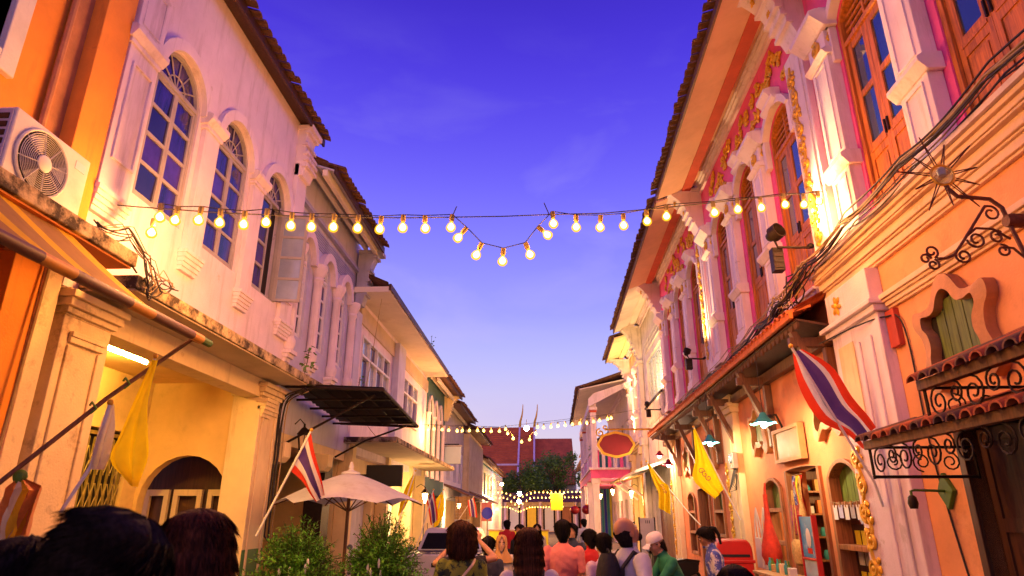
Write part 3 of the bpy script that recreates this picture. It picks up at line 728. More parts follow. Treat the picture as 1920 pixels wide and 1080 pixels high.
for i in range(11): ft.lathe([(.03,5.15),(.10,5.32),(.05,5.5),(.11,5.75),(.04,6.02)], (23.4+i*.4, .05, 0), 8)
ft.build('balustrade', 'white_aged', r3, R, True)
MB().box(23.2, 27.6, .08, .14, 5.98, 6.05).build('black_rail', 'iron', r3, R)
eave(r3, R, 22.55, 28.6, 10.05, 9.62, 1.15, beam='soffit_white', soff='soffit_white')
eave_bracket(r3, R, 28.5, .5, 8.3, 9.85, 1.0, 'white_aged', False)
pr = MB(); pr.box(28.2, 28.8, 0, .2, 0, 8.3); pr.box(28.1, 28.9, 0, .3, 8.1, 8.25); pr.box(28.1, 28.9, 0, .28, 4.6, 4.9); pr.build('pilaster', 'white_aged', r3, R, bevel=.01)
dr = MB()
for k in range(5): dr.box(23.65+k*.72, 24.33+k*.72, -.22, -.16, .2, 2.68)
dr.build('shop_shutter', 'shutter_dark', r3, R)
cn = MB().prism([(0,3.55),(1.25,3.15),(1.25,3.25),(0,3.66)], 22.9, 28.2, 0); cn.build('zinc_canopy', 'steel', r3, R)

r4 = thing('shophouse', 'floodlit cream house with ornate yellow columns beside the balcony house', 'house', R(31, 0, 0))
wall(MB(), 28.9, 33.4, 0, 9.7, -.3, 0, [(29.5, 30.7, 5.2, 7.6, .3), (31.5, 32.7, 5.2, 7.6, .3), (29.6, 32.6, .2, 2.7)]).build('wall', 'cream', r4, R)
for c in (30.1, 32.1): shutter_window(r4, R, c, 1.2, 5.2, 7.6, .3, True, mw='cream')
for c in (29.15, 31.1, 33.1): column(r4, R, c, .45, 5.0, 8.4, .18, 7.5, 6.1)
for c in (29.15, 33.1):
    p = MB(); p.box(c-.25, c+.25, 0, .2, 0, 4.3); p.box(c-.32, c+.32, 0, .3, 4.3, 4.6); p.build('pilaster', 'cream', r4, R, bevel=.01); gold_strip(r4, R, c, .8, 4.0, .26, .2)
moulding(MB(), 28.9, 33.4, 4.6, [(.08,.1),(.08,.2),(.08,.3)], .001).build('cornice', 'cream', r4, R)
eave(r4, R, 28.6, 33.6, 9.7, 9.36, 1.15, 'tile_dark', 'cream', 'cream')
eave_bracket(r4, R, 33.3, .45, 8.2, 9.45, .95, 'white', False)
for k in range(3): MB().box(29.65+k*1.0, 30.6+k*1.0, -.25, -.2, .2, 2.7).build('lit_door', 'sign_yellow', r4, R)
MB().prism([(0,3.5),(1.3,3.2),(1.3,3.28),(0,3.6)], 28.95, 32.8, 0).build('timber_canopy', 'bamboo', r4, R)
for s in (29.4, 32.3): MB().prism([(.02,2.5),(.1,2.45),(1.2,3.2),(1.1,3.22)], s-.05, s+.05, 0).build('timber_brace', 'white', r4, R)

r5 = thing('balcony_house', 'white house with columned balcony porch over the pavement', 'house', R(40, 0, 0))
D5 = 2.05
wall(MB(), 33.6, 48, 0, 8.4, -.3, 0, [(35+i*2.6, 36.4+i*2.6, 4.2, 6.7) for i in range(5)] + [(35+i*2.6, 36.4+i*2.6, .2, 2.6) for i in range(5)]).build('wall', 'white', r5, R)
for i in range(5):
    MB().box(35+i*2.6, 36.4+i*2.6, -.2, -.15, 4.2, 6.7).build('window', 'green_shutter', r5, R); MB().box(35+i*2.6, 36.4+i*2.6, -.2, -.15, .2, 2.6).build('door', 'door_wood', r5, R)
MB().box(33.7, 48, 0, D5+.1, 3.55, 3.95).build('balcony_floor', 'pink', r5, R); MB().box(33.6, 48.1, 0, D5+.18, 3.95, 4.05).build('balcony_edge', 'white', r5, R)
for i, s in enumerate((34.0, 38.6, 43.2, 47.7)):
    c = MB(); c.box(s-.17, s+.17, D5-.30, D5+.04, .12, 3.54); c.box(s-.22, s+.22, D5-.35, D5+.08, 3.3, 3.545); c.build('lower_column', 'white', r5, R, bevel=.02)
    c = MB(); c.box(s-.16, s+.16, D5-.28, D5+.03, 4.05, 7.1); c.box(s-.22, s+.22, D5-.35, D5+.08, 6.95, 7.1); c.build('upper_column', 'white', r5, R, bevel=.02)
    MB().box(s-.19, s+.19, D5-.31, D5+.06, 6.83, 6.94).build('column_band', 'red_beam', r5, R)
rl = MB(); rl.box(34.18, 47.5, D5-.2, D5, 4.92, 5.02); rl.box(33.85, 34.0-.17, .0, D5, 4.92, 5.02); rl.build('hand_rail', 'white', r5, R)
for i in range(34): MB().lathe([(.03,4.05),(.09,4.25),(.04,4.5),(.08,4.75),(.04,4.92)], (34.4+i*.39, D5-.1, 0), 7).build('baluster', 'pink' if i % 3 == 0 else 'white', r5, R, True)
for i in range(6): MB().box(33.88, 33.98, .2+i*.3, .36+i*.3, 4.05, 4.92).build('baluster', 'pink' if i % 2 else 'white', r5, R)
MB().prism([(0,8.2),(D5+.1,7.1),(D5+.1,7.5),(D5-.2,7.8),(0,8.4)], 33.7, 34.0, 0).build('porch_gable', 'white', r5, R)
MB().box(34.0, 48, D5-.3, D5+.05, 7.1, 7.45).build('porch_beam', 'white', r5, R)
eave(r5, R, 33.5, 48.2, 8.5, 7.95, D5+.55, 'tile_dark', 'soffit_white', None)
r6 = thing('shophouse', 'narrow house with bright blue and turquoise panels at the far right', 'house', R(52, 0, 0))
wall(MB(), 48.2, 56, 0, 6.4, -.3, 1.2, []).build('wall', 'beige', r6, R)
for k, m_ in enumerate(('beige','sign_yellow','turquoise','deep_blue','turquoise','deep_blue','blue_grey')): MB().box(48.1+.02*k, 48.195, -.25+k*.2, -.07+k*.2, .3, 5.9).build('panel', m_, r6, R)
for k in range(6): MB().box(48.8+k*1.15, 49.7+k*1.15, 1.2, 1.26, 2.6, 5.2).build('panel', ('deep_blue','turquoise')[k % 2], r6, R)
MB().prism([(-.4,7.6),(1.9,6.3),(1.9,6.42),(-.4,7.75)], 48, 56.2, 0).build('roof', 'tile_dark', r6, R)
r7 = thing('shophouse', 'pale two storey house closing the right side of the street', 'house', R(66, 0, 0))
wall(MB(), 56.2, 76, 0, 6.2, -.3, 1.1, [(58+i*3, 59.6+i*3, 3.2, 5.0) for i in range(6)]).build('wall', 'white_aged', r7, R)
MB().box(57, 75, .6, .65, 3.1, 5.1).build('window_band', 'glass_dark', r7, R)
MB().prism([(-.4,7.4),(1.8,6.1),(1.8,6.22),(-.4,7.55)], 56.2, 76.2, 0).build('roof', 'tile_dark', r7, R)

# ------------------------------------------------------------------ left side
def casement(parent, fr, a, b, z0, z1, cols=2, rows=4, rise=0., mfr='white_paint', pane='glass_blue', t=.055, dd=-.08, open_right=False, tracery=False, midw=.08):
    f = MB(); f.box(a, a+t, dd-.03, dd+.05, z0, z1); f.box(b-t, b, dd-.03, dd+.05, z0, z1); f.box(a+t, b-t, dd-.03, dd+.05, z0, z0+t)
    f.box(a+t, b-t, dd-.03, dd+.06, z1-t/2, z1+t*.8)
    if rise:
        cv = arch_curve(a, b, z1, rise, 12); ci = arch_curve(a+t, b-t, z1, rise-t, 12)
        f.quadstrip([(p[0],dd+.05,p[1]) for p in ci], [(p[0],dd+.05,p[1]) for p in cv], [(p[0],dd-.03,p[1]) for p in ci], [(p[0],dd-.03,p[1]) for p in cv])
    win = f.build('window', mfr, parent, fr, bevel=.004)
    MB().box(a+t*.5, b-t*.5, dd-.14, dd-.12, z0, z1+rise*.9).build('curtain', 'glass_blue' if pane == 'glass_blue' else 'void', win, fr)
    c = (a+b)/2
    if rise:
        poly = [(p[0], p[1]) for p in ci] ; MB().prism(poly + [(b-t, z1), (a+t, z1)] if False else poly, dd-.01, dd, 1).build('fan_pane', pane, win, fr)
        n = 6 if not tracery else 8
        for k in range(1, n):
            an = PI*k/n; r = (b-a)/2 - t; mb = MB()
            mb.tube([(c, dd+.012, z1+t*.8), (c + r*math.cos(an), dd+.012, z1 + (rise-t)*math.sin(an))], .011, 4); mb.build('fan_bar', mfr, win, fr)
        MB().tube([(p[0], dd+.012, p[1]) for p in arcpts((c, z1+t*.8), (b-a)*.2, 0, PI, 8, rise*.38)], .012, 4).build('fan_bar', mfr, win, fr)
        if tracery:
            for k in range(3):
                an = PI*(k+1)/4; r = (b-a)*.33
                MB().tube([(c + r*math.cos(an) + .07*math.cos(x*PI/5), dd+.015, z1 + rise*.62*math.sin(an) + .07*math.sin(x*PI/5)) for x in range(11)], .012, 4).build('fan_bar', mfr, win, fr, True)
    # leaves
    lw = (b-a-2*t)/cols
    for q in range(cols):
        x0 = a+t+q*lw; x1 = x0+lw; y0 = z0+t; y1 = z1-t/2
        st = .045
        ph = (y1-y0-st)/rows
        holes = [(x0+st, x1-st, y0+st+r*ph, y0+(r+1)*ph) for r in range(rows)]
        if open_right and q == cols-1:
            # leaf swung open into the street
            H = lambda s_, d_, z_: fr(x1 + (d_-dd)*.9 + (x1-s_)*.18, dd + .05 + (x1-s_)*.98, z_)
            lf = wall(MB(), x0, x1, y0, y1, dd, dd+.04, holes).build('open_leaf', mfr, win, H)
            for h in holes: MB().box(h[0]-.005, h[1]+.005, dd+.015, dd+.022, h[2]-.005, h[3]+.005).build('pane', 'glass_pale', win, H)
            MB().box(x0, x1, dd-.1, dd-.09, y0, y1).build('dark_opening', 'void', win, fr)
            continue
        wall(MB(), x0+.002, x1-.002, y0+.002, y1-.002, dd, dd+.04, holes).build('leaf', mfr, win, fr, bevel=.003)
        for h in holes:
            j = [random.uniform(-.007, .007) for _ in range(3)]; j.append(j[0]+j[2]-j[1]); x_, y_, z_, w_ = h[0]-.004, h[1]+.004, h[2]-.004, h[3]+.004
            cs = [(x_, z_, j[0]), (y_, z_, j[1]), (y_, w_, j[2]), (x_, w_, j[3])]; pm = MB().add([(c_[0], dd+.018+c_[2], c_[1]) for c_ in cs] + [(c_[0], dd+.012+c_[2], c_[1]) for c_ in cs], [(0,1,2,3),(7,6,5,4),(0,4,5,1),(1,5,6,2),(2,6,7,3),(3,7,4,0)])
            pm.build('pane', random.choice(['glass_blue','glass_blue','glass_violet','glass_night']) if pane == 'glass_blue' else pane, win, fr)
    return win
def corbel(mb, s0, s1, z, d=.0, n=4, h=.06, p=.05):
    for k in range(n): mb.box(s0-.01*k, s1+.01*k, .0, d + .04 + p*k, z+k*h, z+(k+1)*h)
    return mb

# orange building nearest on the left
l0 = thing('shophouse', 'orange plastered building nearest on the left with stained concrete ledge', 'house', LF(3, 0, 0))
wall(MB(), -2, 5.62, 4.0, 9.6, -.45, -.12, [(3.1, 4.42, 5.65, 8.4)]).build('upper_wall', 'left_orange', l0, LF)
MB().box(3.1, 4.42, -.35, -.30, 5.65, 8.4).build('window_glass', 'glass_violet', l0, LF)  # violet base colour stands in for the sky reflected in this window
fw = MB(); fw.box(4.42, 4.60, -.3, -.06, 5.47, 8.5); fw.box(2.95, 4.42, -.3, -.06, 5.47, 5.65); fw.build('window_surround', 'white_aged', l0, LF, bevel=.01)
MB().box(5.25, 5.66, -.12, .08, 4.0, 9.6).build('pier', 'left_orange', l0, LF, bevel=.008)
MB().box(5.06, 5.25, -.119, -.07, 4.0, 9.6).build('recess_shade', 'brown_frame', l0, LF)  # brown strip painted in place of a shadowed recess in the wall
MB().tube([(5.02, -.07, 4.0), (5.02, -.07, 9.6)], .032, 8).build('drain_pipe', 'brown_frame', l0, LF, True)
sl = MB().box(-2, 5.80, -.45, .60, 4.12, 4.26); sl.build('ledge', 'concrete', l0, LF, bevel=.012)
MB().box(-2, 5.78, -.4, .56, 4.10, 4.118).build('ledge_soffit', 'orange_under', l0, LF)
wall(MB(), -2, 5.55, 0, 4.1, -.9, -.55, [(1.0, 4.3, 0, 2.9)]).build('lower_wall', 'left_orange', l0, LF)
MB().box(1.0, 4.3, -.85, -.8, 0, 2.9).build('shop_shutter', 'shutter_dark', l0, LF)
pp = MB(); pp.box(5.05, 5.40, -.55, .0, 0, 4.1); pp.build('pier_lower', 'left_orange', l0, LF, bevel=.01)
MB().box(5.40, 5.60, -.5, .04, 0, 4.1).build('flaking_pilaster', 'cream_flaking', l0, LF, bevel=.01)
MB().tube([(5.38, .06, 4.0), (5.30, .08, 2.0), (5.28, .08, .2)], .016, 6).build('conduit', 'cable_tan', l0, LF, True)

# white house with three arched windows
l1 = thing('shophouse', 'white plastered house with three arched blue windows above an arcade', 'house', LF(8.3, 0, 0))
W1 = [(6.33, 7.33), (7.88, 8.88), (9.44, 10.44)]
wall(MB(), 5.66, 11.08, 3.9, 9.02, -.35, 0, [(a, b, 5.25, 6.95, .52) for a, b in W1]).build('upper_wall', 'white', l1, LF)
for i, (a, b) in enumerate(W1): casement(l1, LF, a, b, 5.25, 6.95, 2, 4, .52, 'grey_siding', open_right=(i == 2), t=.045)
ab = MB()
for a, b in W1: archband(ab, a-.01, b+.01, 6.95, .53, .15, .001, .08)
ab.build('arch_mould', 'white', l1, LF, True)
for (x0, x1) in ((5.70, 6.20), (7.42, 7.80), (8.97, 9.35), (10.54, 11.04)):
    p = MB(); p.box(x0, x1, .001, .075, 5.02, 6.80)
    corbel(p, x0, x1, 4.74, .02, 5, .055, .018)
    pi = p.build('pier', 'white', l1, LF, bevel=.006)
    im = MB().box(x0-.03, x1+.03, .001, .10, 6.80, 6.86); im.prism([(.001,6.86),(.11,6.86),(.17,6.94),(.17,7.0),(.10,7.03),(.001,7.03)], x0-.06, x1+.06, 0); im.build('impost', 'white', pi, LF, bevel=.005)
for (a, b, c, d) in ((5.80,6.14,5.4,6.6), (5.80,6.12,7.15,7.70), (10.58,10.94,5.4,6.6)):
    wall(MB(), a-.015, b+.015, c-.015, d+.015, .0755, .10, [(a+.015, b-.015, c+.015, d-.015)]).build('raised_panel', 'white', l1, LF)
for (a, b, z) in ((5.72, 6.2, 8.5), (10.56, 11.02, 8.1)): MB().box(a, b, .001, .09, 7.03, z).build('upper_pier', 'white', l1, LF, bevel=.006)
for s in (5.95, 10.78):
    eave_bracket(l1, LF, s, .44, 7.85, 8.92, .24, 'white', False)
def left_eave(h, s0, s1, z, de, wallz, beams=2, tile='tile_dark', soff='timber'):
    MB().prism([(-.1,wallz),(de,z),(de,z+.04),(-.1,wallz+.04)], s0, s1, 0).build('soffit', soff, h, LF)
    for k in range(beams): MB().box(s0, s1, .12+k*.26, .22+k*.26, wallz-.20-.13*k, wallz-.06-.13*k).build('eave_beam', 'soffit_white', h, LF, bevel=.006)
    MB().box(s0, s1, de-.01, de+.03, z-.05, z+.10).build('fascia', 'door_dark', h, LF)
    rf = corrugated(MB(), s0, s1, -3.4, z+2.1, de-.15, z+.20, .2).build('roof', tile, h, LF, solid=False)
    tile_course(rf, LF, s0, s1, de-.28, z+.22, tile, .20, .46, .088, .36)
left_eave(l1, 5.0, 11.25, 8.92, .24, 9.0, 0, soff='door_dark')
sb = MB().box(5.86, 10.88, -.3, .60, 3.93, 4.07); sb.build('ledge', 'concrete', l1, LF, bevel=.012)
MB().box(5.88, 10.86, -.28, .57, 3.912, 3.929).build('ledge_soffit', 'slab_under', l1, LF)
MB().box(5.75, 11.0, -.30, .02, 3.62, 3.911).build('front_beam', 'cream', l1, LF, bevel=.008)
def arcade_pillar(s0, s1, matn):
    p = MB(); p.box(s0, s1, -.42, .05, .12, 3.62); 
    p.box(s0+.10, s0+.16, .0505, .075, .5, 3.35); p.box(s1-.16, s1-.10, .0505, .075, .5, 3.35); p.box(s0+.10, s1-.10, .0505, .085, 3.37, 3.43); p.box(s0+.10, s1-.10, .0505, .10, 3.43, 3.48)
    p.box(s0-.03, s1+.03, -.45, .09, 3.64, 3.70); p.box(s0-.06, s1+.06, -.48, .13, 3.70, 3.78); p.box(s0-.09, s1+.09, -.5, .17, 3.78, 3.85); p.box(s0, s1, -.42, .055, 3.62, 3.641)
    return p.build('arcade_pillar', matn, l1, LF, bevel=.008)
arcade_pillar(5.72, 6.42, 'cream_flaking'); arcade_pillar(10.30, 11.05, 'cream')
cb = MB(); corbel(cb, 10.32, 10.66, 3.30, .05, 5, .06, .022); cb.build('corbel', 'cream', l1, LF, bevel=.005)
# arcade room behind the pillars
MB().box(5.7, 11.0, -1.85, -.30, 3.86, 3.92).build('arcade_ceiling', 'plaster_in', l1, LF)
wall(MB(), 3.2, 10.5, .12, 3.9, -2.0, -1.8, [(7.3, 10.0, .12, 3.0)]).build('arcade_back_wall', 'plaster_in', l1, LF)
cw = wall(MB(), -1.799, -.30, .12, 3.859, 10.34, 10.52, [(-1.74, -.32, .5, 2.02, .68)])
CR = lambda d, q, z: LF(q, d, z)
cw.build('arcade_cross_wall', 'plaster_in', l1, CR)
MB().box(-1.79, -.43, 10.325, 10.339, .12, 1.15).build('green_dado', 'green_dado', l1, CR)
MB().box(10.29, 11.06, .0505, .056, .12, 1.30).build('green_dado', 'green_dado', l1, LF)
MB().box(7.3, 10.0, -1.99, -1.95, .12, 3.0).build('dark_backing', 'void', l1, LF)
# folding lattice gate
gt = thing('folding_gate', 'brass coloured folding lattice gate closed under the left arcade', 'gate', LF(8.8, -1.85, .12))
g = MB(); 
for z in (.2, 2.9): g.box(7.32, 9.98, -1.87, -1.81, z, z+.05)
g.build('gate_rail', 'grille_brass', gt, LF)
bar = MB().box(-.014, .014, -.015, .015, 0, 2.62).mesh('gate_bar', 'grille_brass')
for k in range(19): place('gate_bar', bar, gt, LF(7.4+k*.14, -1.84, .25))
for k in range(18):
    for r in range(5):
        x = 7.4+k*.14; z = .35+r*.5
        MB().tube([(x, -1.815, z), (x+.14, -1.815, z+.38)], .008, 4).build('gate_lattice', 'grille_brass', gt, LF); MB().tube([(x+.14, -1.805, z), (x, -1.805, z+.38)], .008, 4).build('gate_lattice', 'grille_brass', gt, LF)
# fluorescent tube
tb = thing('tube_lamp', 'lit fluorescent tube on the ceiling of the left arcade', 'lamp', LF(7.9, -.80, 3.85))
MB().box(7.28, 8.52, -.88, -.76, 3.815, 3.856).build('housing', 'white_plastic', tb, LF)
MB().tube([(7.34, -.82, 3.78), (8.46, -.82, 3.78)], .026, 8).build('tube', 'tube_light', tb, LF, True)
for s in (7.32, 8.48): MB().box(s-.02, s+.02, -.84, -.80, 3.75, 3.816).build('holder', 'white_plastic', tb, LF)

# grey blue house with three narrow arches
l2 = thing('shophouse', 'blue grey house with three narrow white arches on the left', 'house', LF(13.3, 0, 0))
W2 = [(11.36, 12.00), (12.66, 13.30), (13.96, 14.60)]
wall(MB(), 11.08, 15.55, 3.2, 8.4, -.35, -.06, [(a, b, 5.02, 6.58, .42) for a, b in W2]).build('upper_wall', 'blue_grey', l2, LF)
for a, b in W2: casement(l2, LF, a, b, 5.02, 6.58, 2, 4, .42, 'white_paint', pane='glass_blue', dd=-.16, tracery=True)
ab = MB()
for a, b in W2: archband(ab, a-.04, b+.04, 6.60, .44, .17, -.059, .06)
ab.build('arch_mould', 'white', l2, LF, True)
for x in (11.16, 12.33, 13.63, 14.86):
    c = MB(); c.lathe([(.10,4.62),(.13,4.72),(.13,4.80),(.095,4.86),(.088,6.30),(.12,6.36),(.10,6.42),(.16,6.56),(.18,6.62),(.18,6.68)], (x, .03, 0), 12)
    for k in range(3): c.box(x-.16+.03*k, x+.16-.03*k, -.06, .16-.05*k, 4.60-.07*(k+1), 4.60-.07*k)
    c.build('column', 'white', l2, LF, True)
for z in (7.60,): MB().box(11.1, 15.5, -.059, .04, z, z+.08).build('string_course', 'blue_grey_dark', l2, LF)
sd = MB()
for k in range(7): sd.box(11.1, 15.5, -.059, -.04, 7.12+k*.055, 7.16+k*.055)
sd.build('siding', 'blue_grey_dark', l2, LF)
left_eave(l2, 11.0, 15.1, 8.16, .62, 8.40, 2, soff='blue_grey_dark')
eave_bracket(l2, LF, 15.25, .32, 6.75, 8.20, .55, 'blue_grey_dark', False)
pb = MB(); pb.box(15.05, 15.5, -.06, .10, 4.4, 6.6); pb.box(15.0, 15.55, -.06, .16, 4.25, 4.4); pb.build('pilaster', 'blue_grey', l2, LF, bevel=.008)
lg = MB(); lg.box(11.12, 12.1, -.05, .55, 3.98, 4.10); lg.build('ledge', 'concrete', l2, LF, bevel=.01)
MB().box(11.1, 15.5, -.9, -.07, 3.0, 3.25).build('ground_beam', 'cream', l2, LF, bevel=.01)
for s in (11.2, 13.6): MB().prism([(-.3,2.6),(.10,2.66),(.18,2.75),(.18,3.0),(-.3,3.0)], s, s+.3, 0).build('beam_end', 'cream', l2, LF, bevel=.02)
wall(MB(), 10.53, 15.55, 0, 3.3, -2.4, -2.2, [(11.7, 12.7, .1, 2.3, .3), (13.0, 15.0, .1, 2.4)]).build('lower_wall', 'plaster_in', l2, LF)
MB().box(11.5, 15.2, -2.5, -2.41, .1, 2.8).build('dark_backing', 'void', l2, LF)
MB().box(11.1, 15.5, -2.4, -.1, 3.25, 3.35).build('arcade_ceiling', 'slab_under', l2, LF)
df = wall(MB(), 13.0, 15.0, .1, 2.4, -2.3, -2.22, [(13.08, 13.95, .2, 2.3), (14.05, 14.92, .2, 2.3)]); df.build('shop_door', 'cream', l2, LF)
for (a, b) in ((12.5, 12.85), (11.3, 11.62)): MB().box(a, b, -2.199, -2.18, 1.55, 1.95).build('wall_notice', 'cream', l2, LF)
for (a, b) in ((-1.98, -1.58), (-1.50, -1.02), (-.92, -.50)):   # white framed screen seen through the arch
    wall(MB(), a, b, .5, 2.2, 10.92, 10.99, [(a+.08, b-.08, 1.66, 2.10), (a+.08, b-.08, .6, 1.5)]).build('white_frame', 'cream', l2, CR)
MB().box(-2.19, -.35, 11.03, 11.06, .1, 3.2).build('dark_depth', 'door_dark', l2, CR)  # dark sheet standing in for the unlit arcade beyond
MB().box(14.0, 14.5, -.4, .0, 0, 3.0).build('dark_post', 'iron', l2, LF)
MB().box(-2.5, -.45, 15.56, 15.75, 0, 3.3).build('arcade_cross_wall', 'plaster_in', l2, CR)
MB().box(3.0, 3.2, -2.65, -.9, 0, 4.1).build('side_wall', 'left_orange', l0, LF)
# black sheet awning
aw = thing('metal_awning', 'black corrugated metal awning over the cafe front on the left', 'awning', LF(13, .5, 3.8))
AX0, AX1 = .02, 1.80
def awz(s): return 3.93 - (s-11.3)*.062
n = 30; rows = []
for d in (AX0, AX1): rows.append([(11.3 + 3.4*i/n, d, awz(11.3+3.4*i/n) + .018*math.cos(i*PI) + (AX1-d)*.05) for i in range(n+1)])
MB().grid(rows).build('sheet', 'black', aw, LF, solid=False)
fr_ = MB(); fr_.tube([(11.3,AX0,awz(11.3)+.05),(11.3,AX1,awz(11.3)-.03),(14.7,AX1,awz(14.7)-.03),(14.7,AX0,awz(14.7)+.05)], .03, 6); fr_.build('frame', 'iron', aw, LF)
for k in range(4):
    s = 11.9+k*.75; MB().box(s-.02, s+.02, AX0, AX1, awz(s)-.075, awz(s)-.035).build('rafter', 'iron', aw, LF)
for k in range(5):
    d = .3+k*.35; MB().tube([(11.3,d,awz(11.3)-.02+(AX1-d)*.05),(14.7,d,awz(14.7)-.02+(AX1-d)*.05)], .016, 5).build('purlin', 'iron', aw, LF)
for s in (11.5, 14.4): MB().tube([(s,.05,3.0),(s,.7,3.35),(s,1.6,awz(s)-.07)], .022, 6).build('stay', 'iron', aw, LF, True)

# white house with the long flat eave
l3 = thing('shophouse', 'plain white house with wide casement windows under a flat eave', 'house', LF(20.5, 0, 0))
W3 = [(16.0, 19.1), (21.0, 23.7)]
wall(MB(), 15.56, 25.7, 3.2, 7.1, -.35, 0, [(a, b, 4.78, 6.22) for a, b in W3]).build('upper_wall', 'white', l3, LF)
for (a, b), n in zip(W3, (4, 3)):
    f = MB(); w = (b-a)/n
    f.box(a, b, -.12, .02, 4.78, 4.84); f.box(a, b, -.12, .02, 6.16, 6.22); f.box(a+.04, b-.04, -.12, .03, 5.66, 5.72)
    for k in range(n+1): f.box(a+k*w-.03*(k > 0), a+k*w+.03*(k < n), -.11, .025, 4.845, 6.155)
    wi = f.build('window', 'white_paint', l3, LF)
    for k in range(n):
        for (z0, z1) in ((4.85, 5.65), (5.73, 6.15)): MB().box(a+k*w+.03, a+(k+1)*w-.03, -.07, -.06, z0, z1).build('pane', 'glass_pale' if (k+int(z0)) % 2 else 'glass_blue', wi, LF)
    MB().box(a, b, -.3, -.25, 4.8, 6.2).build('dark_backing', 'void', wi, LF)
    MB().box(a-.1, b+.1, .001, .08, 4.68, 4.77).build('sill', 'white', l3, LF, bevel=.006)
MB().box(19.5, 20.5, .001, .20, 3.6, 6.9).build('pier', 'blue_grey', l3, LF, bevel=.008)
MB().box(15.56, 25.7, .001, .05, 6.45, 6.9).build('frieze', 'beige', l3, LF)
MB().box(15.05, 25.6, -.35, .86, 7.06, 7.2).build('eave_slab', 'soffit_white', l3, LF)
MB().box(15.03, 25.62, .84, .90, 7.10, 7.26).build('gutter', 'door_dark', l3, LF)
rf = corrugated(MB(), 15.1, 25.6, -3.4, 9.2, .8, 7.3, .25).build('roof', 'tile_dark', l3, LF, solid=False)
MB().box(15.3, 25.7, -.2, 1.20, 3.42, 3.54).build('ledge', 'concrete', l3, LF, bevel=.012)
MB().box(15.32, 25.68, -.19, 1.17, 3.40, 3.418).build('ledge_soffit', 'slab_under', l3, LF)
wall(MB(), 15.56, 25.7, 0, 3.4, -.6, -.25, [(16.4, 19.0, .1, 2.5), (20.2, 22.6, .1, 2.5), (23.4, 25, .1, 2.5)]).build('lower_wall', 'cream', l3, LF)
for i, (a, b) in enumerate(((16.4,19.0),(20.2,22.6),(23.4,25))):
    n = 4
    for k in range(n): MB().box(a+(b-a)*k/n+.01, a+(b-a)*(k+1)/n-.01, -.5, -.45, .1, 2.5).build('door_leaf', ('blue_grey','white_paint','glass_dark')[i], l3, LF)
for s in (15.6, 19.4, 22.9, 25.3): MB().box(s, s+.3, -.24, .1, 0, 3.4).build('pier_lower', 'cream', l3, LF, bevel=.01)
# farther houses on the left
l4 = thing('shophouse', 'dark teal house with tall pointed arches on the left', 'house', LF(28.5, 0, 0))
W4 = [(26.2, 27.1), (27.5, 28.4), (28.8, 29.7)]
wall(MB(), 25.72, 31.0, 0, 7.2, -.35, 0, [(a, b, 3.9, 5.7, .7) for a, b in W4] + [(26.4, 30.2, .1, 2.6)]).build('wall', 'dark_teal', l4, LF)
for a, b in W4:
    casement(l4, LF, a, b, 3.9, 5.7, 2, 4, .7, 'white_paint', 'glass_dark'); archband(MB(), a-.02, b+.02, 5.7, .72, .09, .001, .07).build('arch_mould', 'white', l4, LF, True)
for x in (25.95, 27.3, 28.6, 30.0): MB().lathe([(.12,3.2),(.1,3.4),(.09,5.5),(.15,5.7)], (x, .05, 0), 8).build('column', 'white', l4, LF, True)
MB().box(26.4, 30.2, -.3, -.25, .1, 2.6).build('shop_shutter', 'cream', l4, LF)
left_eave(l4, 25.75, 31.2, 7.1, .75, 7.25, 2)
eave_bracket(l4, LF, 30.7, .3, 6.0, 7.15, .65, 'cream', False)
l5 = thing('shophouse', 'grey boarded house behind the pale square sign', 'house', LF(34.5, 0, 0))
wall(MB(), 31.05, 38.4, 0, 6.9, -.35, 0, [(32, 33.2, 3.4, 5.0), (34.4, 35.6, 3.4, 5.0), (36.6, 37.6, 3.4, 5), (32, 37.4, .1, 2.5)]).build('wall', 'blue_grey', l5, LF)
for k in range(32): MB().box(31.1+k*.228, 31.1+k*.228+.20, .001, .03, 5.05, 6.85).build('board', 'grey_siding', l5, LF)
for a in (32, 34.4, 36.6): MB().box(a, a+1.15, -.2, -.16, 3.4, 5).build('window', 'glass_dark', l5, LF)
for k in range(6): MB().box(32+k*.9, 32.86+k*.9, -.3, -.25, .1, 2.5).build('shutter_leaf', 'cream', l5, LF)
MB().prism([(0,3.1),(1.2,2.6),(1.2,2.68),(0,3.2)], 31.2, 38, 0).build('tin_canopy', 'tile_dark', l5, LF)
left_eave(l5, 31.1, 38.3, 6.85, .7, 6.95, 1)
l6 = thing('shophouse', 'beige weathered house beyond the grey boarded one', 'house', LF(43, 0, 0))
wall(MB(), 38.45, 47.5, 0, 6.3, -.35, .35, [(40, 41.4, 3.3, 5.0), (43, 44.4, 3.3, 5), (39.5, 46, .1, 2.6)]).build('wall', 'beige', l6, LF)
for k in range(16): MB().box(38.6+k*.55, 38.6+k*.55+.16, .351, .40, 2.9, 6.2).build('batten', 'grey_siding', l6, LF)
for a in (40, 43): MB().box(a, a+1.4, -.1, -.05, 3.3, 5).build('window', 'glass_dark', l6, LF)
MB().box(39.5, 46, -.2, -.15, .1, 2.6).build('shop_shutter', 'cream', l6, LF)
left_eave(l6, 38.4, 47.6, 6.5, .9, 6.6, 1)
MB().prism([(.4,3.0),(1.5,2.5),(1.5,2.58),(.4,3.1)], 38.6, 47, 0).build('tin_canopy', 'tile_dark', l6, LF)
l7 = thing('shophouse', 'pale house with turquoise and blue window awnings at the far left', 'house', LF(53, 0, 0))
wall(MB(), 47.6, 72, 0, 5.6, -.35, .3, [(49+i*3.2, 50.6+i*3.2, 3.2, 4.8) for i in range(7)]).build('wall', 'sign_pale', l7, LF)
